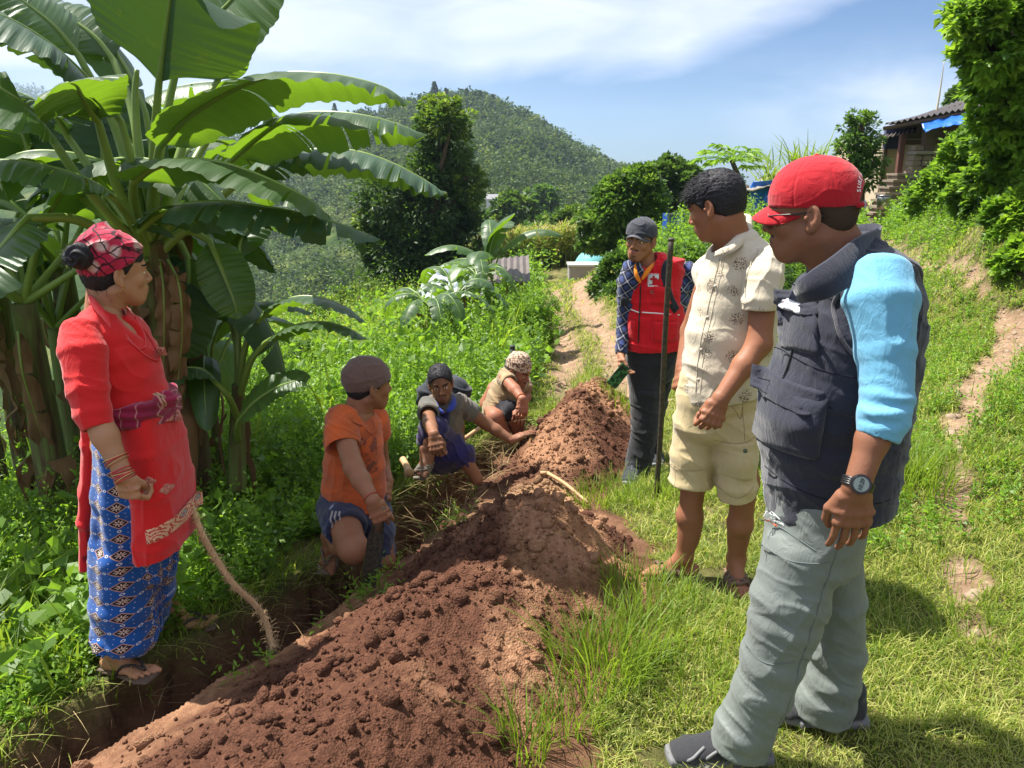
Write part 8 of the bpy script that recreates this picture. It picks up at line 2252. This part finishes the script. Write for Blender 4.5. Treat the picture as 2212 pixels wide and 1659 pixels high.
tree('bush','leafy bush on the bank between the blue sheet and the cream shirt','bush',P(1500,600,12),[B(1500,582,70,36,12),B(1460,595,50,36,12),B(1540,565,45,34,12)],8000,.10,MIDL,(P(1500,620,12),P(1500,570,12),.04),9,tint=(.3,1.0))
tree('bush','dark green vine bush hanging over the bank left of the red vest','bush',P(1320,640,13),[B(1335,590,40,42,13),B(1310,620,36,30,13),B(1350,640,46,40,12.5)],9000,.08,MIDL,(P(1330,660,13),P(1335,590,13),.04),10,tint=(.05,.7))
tree('bush','tall feathery pale green bush left of the far path','bush',P(1130,760,9.6),[B(1150,660,52,40,9.6),B(1130,700,62,45,9.6),B(1175,710,42,45,9.4),B(1105,730,40,35,9.5)],15000,.045,WEED,(P(1135,770,9.6),P(1145,680,9.6),.02),11,tint=(.1,.8),W=.3)
for i,(px,py,rx,ry,Y,lab)in enumerate(((700,690,60,35,20,'dark rounded bush at the edge of the field by the young banana'),(610,770,70,45,9,'shady broadleaf bush left of the brown cap'),(560,850,60,40,7.2,'bush in the herbs just below the young banana leaves'),(1190,500,60,32,42,'rounded tree at the top left of the maize field'),(1240,480,45,36,36,'dark tree behind the turquoise hut'),(1070,480,30,28,70,'small tree left of the round one below the hill'),(1170,430,34,26,90,'lowest tree of the terraces under the hill'),(780,640,60,60,22,'dense dark bush at the left foot of the tall tree'),(1700,565,46,50,10,'green bush on the bank between the cream shirt and the red cap'),(1760,620,80,60,8,'low bush on the slope behind the two men at right'))):
 tree('bush' if Y<30 else 'tree',lab,'bush' if Y<30 else 'tree',P(px,py+ry,Y),[B(px,py,rx,ry,Y),B(px+rx*.5,py+ry*.3,rx*.6,ry*.6,Y),B(px-rx*.5,py+ry*.35,rx*.6,ry*.6,Y)],5200,max(.05,.0052*Y),(DARK if 'dark' in lab else MIDL),None,50+i,tint=(.1,.9),limbs=False)
# papaya
t=empty('papaya_tree',P(1598,470,21),'papaya tree with big lobed leaves above the hair of the man in the cream shirt','papaya tree');V=Veg();g=G(61);c=P(1580,345,21)
for i in range(26):
 az=i*2.4;el=g.uniform(-.3,1.0);d=np.array([math.cos(az)*math.cos(el),math.sin(az)*math.cos(el),math.sin(el)]);e=c+d*g.uniform(.45,.85)*(1,1,.6);v,f=tube([c,(c+e)/2+(0,0,.04),e],.012,4);V.T(v,f,.6)
 for k in range(9):
  a=(k-4)*.42;dd=unit(d*(1,1,.2));sd=unit(np.cross(dd,(0,0,1)));q=unit(dd*math.cos(a)+sd*math.sin(a)-(0,0,.25));V.L(e[None]+q*.02,q[None],.34*(1-.07*abs(k-4)),.10,np.array([g.uniform(.4,.95)]),g,fold=.05)
V.build('crown',WEED,t);m=MB();m.tube(spline([P(1602,480,21),P(1600,400,21),c],8),[.09,.06],8);m.build('trunk',BARK,t,True)
# giant reeds on the sky-line
for i,(px,py,Y,n,h,lab)in enumerate(((1735,440,18,46,1.5,'tall reed clump with long arching blades behind the red cap'),(1655,440,19,12,1.2,'sparse half dry stalks sticking up beside the blue tarpaulin'))):
 g=G(70+i);V=Veg();b=P(px,py,Y);x=b[0]+g.normal(0,.22,n);y=b[1]+g.normal(0,.2,n);z=np.full(n,b[2]);V.B(np.stack([x,y,z],1),g.uniform(.6,1.35,n)*h,.045,.7,g.uniform(.2,.7,n),g)
 V.B(np.stack([np.repeat(x,3),np.repeat(y,3),np.repeat(z,3)+g.uniform(.2,.9,n*3)],1),g.uniform(.4,.9,n*3),.04,1.0,g.uniform(.2,.7,n*3),g)
 tag(V.build('reed_clump',GRASS,None,origin=b),lab,'reeds')
# maize field: far too many stalks to count, one mass
g=G(81);V=Veg();N=4200;px=g.uniform(980,1285,N);Y=g.uniform(24,37,N);x=(px-1106)/FPX*Y*1.0;y=Y
z=tps_z(x,y);ok=(curve_dist(x,y,PATHA,PAW)[0]>1.0);x,y,z=x[ok],y[ok],z[ok]
pz=np.stack([x,y,z],1);n_=len(x);H=g.uniform(.95,1.35,n_)
V.B(pz,H,.03,.12,g.uniform(.5,1,n_),g)
for k in range(6):
 V.B(pz+np.stack([np.zeros(n_),np.zeros(n_),H*(.2+.13*k)],1),g.uniform(.35,.6,n_),.055,1.4,np.clip(g.normal(.62,.2,n_),0,1),g)
V.B(pz+np.stack([np.zeros(n_),np.zeros(n_),H*.93],1),g.uniform(.15,.3,n_),.03,.5,np.full(n_,1.0),g)
V.build('maize_field',leaf_mat('maize_leaf',(.06,.10,.015),(.22,.28,.05),(.35,.42,.08),.35,.5,.3,hue=(.50,.38,.18)))['kind']='stuff'
# crops on the left slope
g=G(82);V=Veg();N=5200;px=g.uniform(440,900,N);Y=g.uniform(9.5,30,N);x=(px-1106)/FPX*Y;z=tps_z(x,Y)
weeds(V,x,Y,z,g.uniform(.5,1.0,N)*np.interp(Y,[9,30],[.8,1.5]),12,.13,g,tint=(.35,1.0));V.build('bean_field',leaf_mat('bean_leaf',(.06,.10,.02),(.20,.27,.04),(.40,.48,.07),.4,.5,.2,hue=(.36,.30,.12)))['kind']='stuff'
# single maize plants by the trench
for i,(px,py,Y,h)in enumerate(((1085,800,8.2,.8),(1060,790,8.6,.7),(1110,790,8.8,.75),(1130,760,9.4,.8),(700,905,5.4,.7),(720,900,5.7,.6),(560,930,5.2,.5),(540,960,4.8,.5))):
 g=G(90+i);V=Veg();b=gl(px,py,Y);n=9;p=np.tile(np.array(b),(n,1))+np.stack([np.zeros(n),np.zeros(n),np.linspace(.05,h*.6,n)],1)
 V.B(p,g.uniform(.35,.6,n)*h*1.3,.035,.7,g.uniform(.55,.8,n),g);V.B(np.array([b]),h,.02,.1,np.array([.5]),g)
 tag(V.build('maize_plant',GRASS,None,origin=b),['young maize plant nearest the low banana leaves','young maize plant left of its row by the low bananas','young maize plant in the middle of the row by the low bananas','farthest young maize plant by the feathery bush','maize seedling behind the shoulder of the orange shirt','maize seedling just right of the brown cap','low maize seedling under the young banana leaves','lowest maize seedling beside the banana trunks'][i],'maize plant','young maize plants')

for i,(px,py,rx,ry,Y,lab)in enumerate(((2170,360,70,55,8.3,'broad leaved vine mass hanging under the corner tree'),(2100,330,50,50,9.6,'leafy vine heap below the blue roof tarpaulin'),(2045,390,48,40,11,'rounded vine heap halfway down the bank'),(2000,430,40,30,12.5,'lowest vine heap beside the stone steps'),(2200,470,60,50,7.2,'vine covered bulge of the bank at the right edge'),(2120,420,60,40,8.8,'spreading vine heap in the middle of the bank'),(2215,560,50,34,6.6,'lowest leafy heap at the right edge above the footpath'))):
 tree('bush',lab,'bush',P(px,py+ry,Y),[B(px,py,rx,ry,Y),B(px+rx*.5,py+ry*.4,rx*.6,ry*.6,Y),B(px-rx*.5,py+ry*.4,rx*.6,ry*.6,Y)],5200,.085,WEED,None,150+i,tint=(.1,.95),limbs=False,W=.75,group='vine heaps on the bank')
# ------------------------------------------------------------------ buildings and huts
def pm(name,col,**k):return MATS[name]if name in MATS else plain(name,col,**k)
STONE=pm('dry_stone',(.20,.16,.12),rough=.9,bump=1.0,bscale=14,var=.4)
WOODD=pm('dark_timber',(.10,.065,.045),rough=.8,bump=.4,bscale=30,var=.3)
TIN=pm('rusty_tin',(.13,.11,.10),rough=.55,metal=.4,bump=.5,bscale=20,var=.4)
TARP=cloth_mat('blue_tarpaulin',(.010,.11,.46),.38,200,.2,.15,0,spec=.5)
MUD=pm('lime_plaster',(.46,.38,.27),rough=.95,bump=.5,bscale=8,var=.25)
def quad_plate(pts,th,name,mat,par,sub=1,wav=0.0,seed=0,smooth=False):
 """a plate through four corners with thickness, optionally crumpled"""
 p=[np.asarray(q,float)for q in pts];n=max(2,sub+1);u,v=np.meshgrid(np.linspace(0,1,n),np.linspace(0,1,n),indexing='ij');u,v=u[...,None],v[...,None]
 q=(p[0]*(1-u)+p[1]*u)*(1-v)+(p[3]*(1-u)+p[2]*u)*v;nn=unit(np.cross(p[1]-p[0],p[3]-p[0]));q=q.reshape(-1,3)
 if wav:q=q+nn*(wav*(fbm(q*2.2+seed,3)+.7*(1-np.abs(noise3(q*(3.0,3.0,.8)+seed))*3)))[:,None]
 i,j=np.meshgrid(np.arange(n-1),np.arange(n-1),indexing='ij');f=np.stack([i*n+j,(i+1)*n+j,(i+1)*n+j+1,i*n+j+1],-1).reshape(-1,4)
 N=len(q);edge=[]
 for a in range(n-1):edge+=[[a,a+1,a+1+N,a+N],[(n-1)*n+a+1,(n-1)*n+a,(n-1)*n+a+N,(n-1)*n+a+1+N],[(a+1)*n,a*n,a*n+N,(a+1)*n+N],[a*n+n-1,(a+1)*n+n-1,(a+1)*n+n-1+N,a*n+n-1+N]]
 return mesh_obj(name,np.concatenate([q,q-nn*th]),np.concatenate([f,(f+N)[:,::-1],np.array(edge)]),mat,par,smooth)
def corr(a,b,c,d,name,mat,par,n=60,amp=.03):
 """corrugated sheet, ridges run from a-b edge to d-c edge"""
 a,b,c,d=[np.asarray(q,float)for q in(a,b,c,d)];nn=unit(np.cross(b-a,d-a));rows=[]
 for t in(0,.5,1):
  for i in range(n):
   u=i/(n-1);rows.append((a*(1-u)+b*u)*(1-t)+(d*(1-u)+c*u)*t+nn*amp*math.sin(i*math.pi/2))
 r=np.array(rows);f=[[j*n+i,j*n+i+1,(j+1)*n+i+1,(j+1)*n+i]for j in range(2)for i in range(n-1)];N=len(r)
 e=[[i,i+1,i+1+N,i+N]for i in range(n-1)]+[[2*n+i,2*n+i+1,2*n+i+1+N,2*n+i+N]for i in range(n-1)]
 return mesh_obj(name,np.concatenate([r,r-nn*.012]),np.concatenate([np.array(f),np.array(f)[:,::-1]+N,np.array(e)]),mat,par,False)
# the hillside house at upper right
HY=21.0
hb=P(1935,470,HY);house=empty('house',hb,'weathered hillside house with tin roof, plaster wall and stone steps at upper right','house')
A=np.array
wl0,wl1=P(1900,455,HY),P(1990,455,HY)
z0=wl0[2]-.3;zt=P(1905,300,HY)[2]
m=MB();x0,x1=wl0[0]-.05,wl1[0]+2.6
m.box(((x0+x1)/2,HY+1.6,(z0+zt)/2),(x1-x0,3.2,zt-z0));m.build('wall',MUD,house)
m=MB()
for xx in(x0-.02,(x0+x1)/2-.7):m.box((xx,HY-.04,(z0+zt)/2),(.09,.09,zt-z0))
m.box(((x0+x1)/2,HY-.05,zt-.08),(x1-x0+.1,.1,.12));m.build('timber_frame',WOODD,house)
pst=P(1945,290,HY-1.6);pb_=P(1935,458,HY-1.6);m=MB();m.box(((pst[0]+pb_[0])/2,HY-1.6,(pst[2]+pb_[2])/2),(.12,.12,pst[2]-pb_[2]));m.build('veranda_post',pm('red_timber',(.12,.05,.035),rough=.7),house)
m=MB();a=P(1918,432,HY-1.6);m.box((a[0]+.45,HY-1.62,a[2]),(1.1,.10,.10));m.build('veranda_rail',MATS['red_timber'],house)
# stone pier beside the steps
m=MB();g=G(5)
pc_=P(1975,400,HY-1.9)
for k in range(15):
 zz=P(1975,470,HY-1.9)[2]+k*.115
 for j in range(2):m.box((pc_[0]+(j-.5)*.20+g.normal(0,.012),HY-1.9+g.normal(0,.02),zz),(.19,.4,.105))
m.build('stone_pier',STONE,house)
m=MB();t=P(1975,385,HY-1.9);m.box((pc_[0],HY-1.95,P(1975,382,HY-1.9)[2]),(.60,.6,.07));SL=pm('slate',(.22,.19,.16),rough=.8,bump=.5);m.build('stone_slab',SL,house);m=MB();m.box((pc_[0]+.05,HY-1.95,P(1975,330,HY-1.9)[2]),(.5,.5,.06));m.build('stone_slab',SL,house)
# steps
for k in range(7):
 a=P(1899+k*8.5,462-k*14,HY-2.6+k*.12);m=MB();m.box((a[0]+.02,a[1],a[2]-.10),(.52,.5,.20));m.box((a[0]+.0,a[1]-.03,a[2]+.015),(.56,.55,.05));m.build('step',STONE,house)
quad_plate([P(1925,308,HY+.2),P(2150,308,HY+.2),P(2150,200,HY+.2),P(1935,268,HY+.2)],.06,'gable',WOODD,house)
m=MB();m.box(P(2000,340,HY-2.0),(.22,.22,1.7));m.build('corner_post',WOODD,house)
# roofs
a,b=P(1912,268,HY-2.2),P(2135,225,HY-2.2);c,d=P(2140,190,HY+2.5),P(1960,262,HY+2.5)
corr(A(a),A(b),A(c),A(d),'roof',TIN,house,70,.03)
m=MB()
for u in np.linspace(0,1,9):
 p_=A(a)*(1-u)+A(b)*u-(0,0,.08);q_=A(d)*(1-u)+A(c)*u-(0,0,.08);m.tube([p_,q_],.035,6)
m.tube([A(a)-(0,-.05,.10),A(b)-(0,-.05,.10)],.05,6);m.build('rafter',WOODD,house)
corr(P(1892,300,HY-.9),P(1985,285,HY-.9),P(1985,275,HY+.2),P(1900,290,HY+.2),'lower_roof',TIN,house,40,.025)
tp=quad_plate([P(2000,286,HY-2.6),P(2115,262,HY-2.8),P(2120,226,HY-2.0),P(1990,268,HY-2.2)],.02,'roof_tarpaulin',TARP,None,26,.05,3,True);tp.location=(0,0,0);tag(tp,'blue tarpaulin spread over the edge of the house roof','tarpaulin')
m=MB();m.box(P(1928,300,HY-.15),(.42,.12,.5));m.tube([P(1922,283,HY-.15),P(1934,283,HY-.15)],.05,8)
bk=m.build('hanging_cloth',cloth_mat('cloth_navy',(.03,.035,.09),.9),None,origin=P(1928,300,HY-.15));tag(bk,'dark cloth hanging on the plaster wall under the tin roof','cloth')
m=MB();q=P(1907,452,HY-3.0);m.tube([q,q+(0,0,.22),q+(0,0,.30)],[.13,.15,.14],20);m.tube([q+(0,0,.30),q+(0,0,.31)],[.155,.155],20);tag(m.build('bucket',METAL,None,True,origin=q),'small metal bucket standing at the foot of the stone steps','bucket')
m=MB();q=spline([P(2022,248,HY),P(2030,200,HY),P(2040,130,HY)],10);m.tube(q,np.linspace(.035,.008,10),6);tag(m.build('bamboo_pole',pm('bamboo',(.45,.42,.33),rough=.6),None,True,origin=q[0]),'thin pale bamboo pole sticking up above the tin roof','pole')
# shed under blue tarpaulin on the sky-line
SY=18.5;sb=P(1650,460,SY);shed=empty('shed',sb,'low shed with a grey sheet roof draped in blue tarpaulin behind the cream shirt','shed')
quad_plate([P(1596,470,SY),P(1740,475,SY),P(1740,385,SY),P(1628,392,SY)],.02,'tarpaulin',TARP,shed,30,.10,1,True)
quad_plate([P(1612,412,SY-.2),P(1760,388,SY-.2),P(1750,345,SY+2.4),P(1650,382,SY+2.4)],.03,'roof',cloth_mat('grey_sheet',(.22,.20,.17),.7,100,.2,.2),shed,20,.05,5,True)
m=MB()
for px in(1606,1680,1752):m.tube([P(px,470,SY+.1),P(px+8,400,SY+.1)],.045,7)
m.build('post',WOODD,shed,True)
quad_plate([P(1602,470,SY+.3),P(1760,475,SY+.3),P(1752,395,SY+.3),P(1612,405,SY+.3)],.05,'wall',WOODD,shed)
# small blue roofed hut behind the thin tree
q=P(1860,455,24);m=MB();hut=empty('hut',q,'small hut with a bright blue roof behind the thin tree','hut');m.box((q[0],24.5,q[2]+.15),(2.0,1.6,.6));m.build('wall',pm('grey_blocks',(.28,.27,.25),rough=.9,bump=.4),hut)
quad_plate([P(1838,452,23.5),P(1892,450,23.5),P(1886,442,25.5),P(1842,443,25.5)],.04,'roof',TARP,hut)
# the blue sheet latrine with a notice
LY=15.5;q=P(1467,520,LY);lt=empty('latrine',q,'blue sheet metal cabin with a small white notice, between black cap and cream shirt','cabin')
a,b=P(1441,520,LY),P(1493,520,LY);c=P(1493,465,LY);w=b[0]-a[0];h=c[2]-a[2]
m=MB();m.box(((a[0]+b[0])/2,LY+.35,(a[2]+c[2])/2),(w-.04,.7,h));m.build('body',pm('blue_sheet',(.012,.060,.30),rough=.45,spec=.5),lt)
m=MB()
for xx in(a[0],b[0]):m.box((xx,LY-.015,(a[2]+c[2])/2),(.03,.05,h+.03))
m.box(((a[0]+b[0])/2,LY-.015,c[2]+.02),(w+.03,.05,.035));m.build('frame',METAL,lt)
m=MB();nq=P(1468,478,LY);m.box((nq[0],LY-.02,nq[2]),(.11,.012,.19));no_=m.build('notice',pm('paper',(.75,.76,.74),rough=.8),lt)
m=MB();m.box((nq[0],LY-.031,nq[2]+.07),(.10,.008,.035));
for k in range(4):m.box((nq[0],LY-.031,nq[2]+.03-k*.03),(.08,.006,.008))
m.build('print',pm('notice_green',(.10,.35,.25),rough=.8),no_)
m=MB();q=P(1507,484,17);m.box(q,(.35,.5,.25));m.box(q+(0,0,.14),(.45,.6,.04));tag(m.build('crate_hutch',pm('pale_sheet',(.5,.5,.5),rough=.6),None,origin=q),'low pale roofed box just right of the blue cabin','hutch')
# turquoise plastic hut and water tank beyond the maize
q=P(1272,600,21);tq=empty('hut',q,'turquoise sheeted hut behind the maize at the bend of the path','hut')
tu_=cloth_mat('turquoise_sheet',(.14,.40,.42),.5,100,.2,.15)
f=FB(1240,600,21.5,1312,530,22.5,.1,.03);cc_=P(1280,585,22.2);f.ell(cc_,(.55,.6,.62),None,.02);f.cut(cc_-(0,0,.35),(0,0,-1),1.2);V_,F_=f.mesh();mesh_obj('cover',V_,F_,tu_,tq)
m=MB()
for k in range(4):m.tube([cc_+(-.5+.33*k,-.45,-.5),cc_+(-.45+.3*k,-.35,.3)],.02,6)
m.build('pole',WOODD,tq,True)
q=P(1262,590,20.6);m=MB();tk=empty('water_tank',P(1262,598,20.6),'low grey cement water tank at the end of the maize field','water tank')
m.box((q[0],20.9,q[2]),(.80,.7,.36));m.build('wall',MATS['grey_blocks'],tk);m=MB();m.box((q[0],20.9,q[2]+.20),(.86,.76,.05));m.build('lid',pm('cement',(.42,.41,.38),rough=.9),tk)
# two goat sheds among the bananas
def goat(px0,px1,pyb,pyt,Y,lab,roof,depth=1.0,roofh=10):
 a,b=P(px0,pyb,Y),P(px1,pyb,Y);t=P(px0,pyt,Y);s=empty('animal_shed',(a+b)/2,lab,'shed','small sheds among the bananas');n=7;wd=(b[0]-a[0])/n
 for k in range(n):m=MB();m.box((a[0]+wd*(k+.5),Y,(a[2]+t[2])/2),(wd*.93,.04,t[2]-a[2]+.02*(k%3)));m.build('board',pm('shed_board',(.27,.17,.11),rough=.85,bump=.5,bscale=25,var=.3),s)
 m=MB();m.box(((a[0]+b[0])/2,Y+depth/2+.03,(a[2]+t[2])/2),(b[0]-a[0]-.02,depth,t[2]-a[2]-.04));m.build('wall',WOODD,s)
 corr(A([a[0]-.35,Y-.25,t[2]+.02]),A([b[0]+.10,Y-.25,t[2]+.05]),A([b[0]+.10,Y+depth,t[2]+.30]),A([a[0]-.35,Y+depth,t[2]+.22]),'roof',roof,s,30,.014)
goat(962,1030,672,640,10.4,'low plank shed with a shining tin roof left of the upright banana',pm('shiny_tin',(.75,.76,.78),rough=.22,metal=.7))
goat(1092,1130,640,610,11.6,'small brown plank shed with a flat grey roof right of the upright banana',TIN)
# two small houses on the far slope
for i,(px,py,w_,Y,lab)in enumerate(((1071,440,.9,110,'tiny white house on the terraces under the wooded hill'),(1060,370,.8,190,'farthest pale house, high on the wooded hill'))):
 q=P(px,py,Y);k=Y/110;hh=empty('house',q,lab,'house','small houses on the far slope')
 m=MB();m.box(q+(0,1.5*k,0),(3.0*w_*k,2.2*k,1.3*k));wl=m.build('wall',pm('whitewash',(.62,.60,.55),rough=.9),hh)
 r_=MB();x,y,z=q;s=1.7*w_*k;r_.add(A([[x-s,y+.2*k,z+.6*k],[x+s,y+.2*k,z+.6*k],[x+s,y+2.8*k,z+.6*k],[x-s,y+2.8*k,z+.6*k],[x-s,y+1.5*k,z+1.25*k],[x+s,y+1.5*k,z+1.25*k]]),[[0,1,5,4],[2,3,4,5]]);r_.add(A([[x-s,y+.2*k,z+.6*k],[x-s,y+2.8*k,z+.6*k],[x-s,y+1.5*k,z+1.25*k],[x+s,y+.2*k,z+.6*k],[x+s,y+2.8*k,z+.6*k],[x+s,y+1.5*k,z+1.25*k]]),[[0,2,1],[3,4,5]]);r_.add(A([[x-s,y+.2*k,z+.6*k],[x+s,y+.2*k,z+.6*k],[x+s,y+2.8*k,z+.6*k],[x-s,y+2.8*k,z+.6*k]]),[[0,3,2,1]])
 r_.build('roof',pm('grey_roof',(.20,.20,.21),rough=.6),hh)
 m=MB();m.box(q+(-.5*k,.38*k,0),(.5*k,.05,.5*k));m.build('window',BLACK,hh)
# loose stones on the paths
g=G(95);N=900;u=g.integers(0,50,N);sel=g.uniform(0,1,N)<.6
cxy=np.where(sel[:,None],PATHA[u],PATHB[u]);wv=np.where(sel,PAW[u],PBW[u]);x=cxy[:,0]+g.normal(0,.5,N)*wv;y=cxy[:,1]+g.normal(0,.5,N)*wv
sz=np.clip(.007*(g.pareto(2.4,N)+.7),0,.035);v,f=clods(np.stack([x,y,ground_z(x,y)],1),sz*A([1]),8)
mesh_obj('path_stones',v,f,pm('path_stone',(.27,.20,.14),rough=.9,bump=.6,bscale=30,var=.3))['kind']='stuff'
# haze: an even volume of air round the whole place
m=MB();m.box((0,850,-25),(3400,1900,300));hz=m.build('haze',None,None);hz['kind']='stuff'
n=NT('air');pv=n.n('ShaderNodeVolumePrincipled');pv.inputs['Color'].default_value=(.60,.76,1.0,1);pv.inputs['Density'].default_value=.0003;pv.inputs['Anisotropy'].default_value=.25
n.t.links.new(pv.outputs[0],n.out.inputs['Volume']);hz.data.materials.append(n.m)
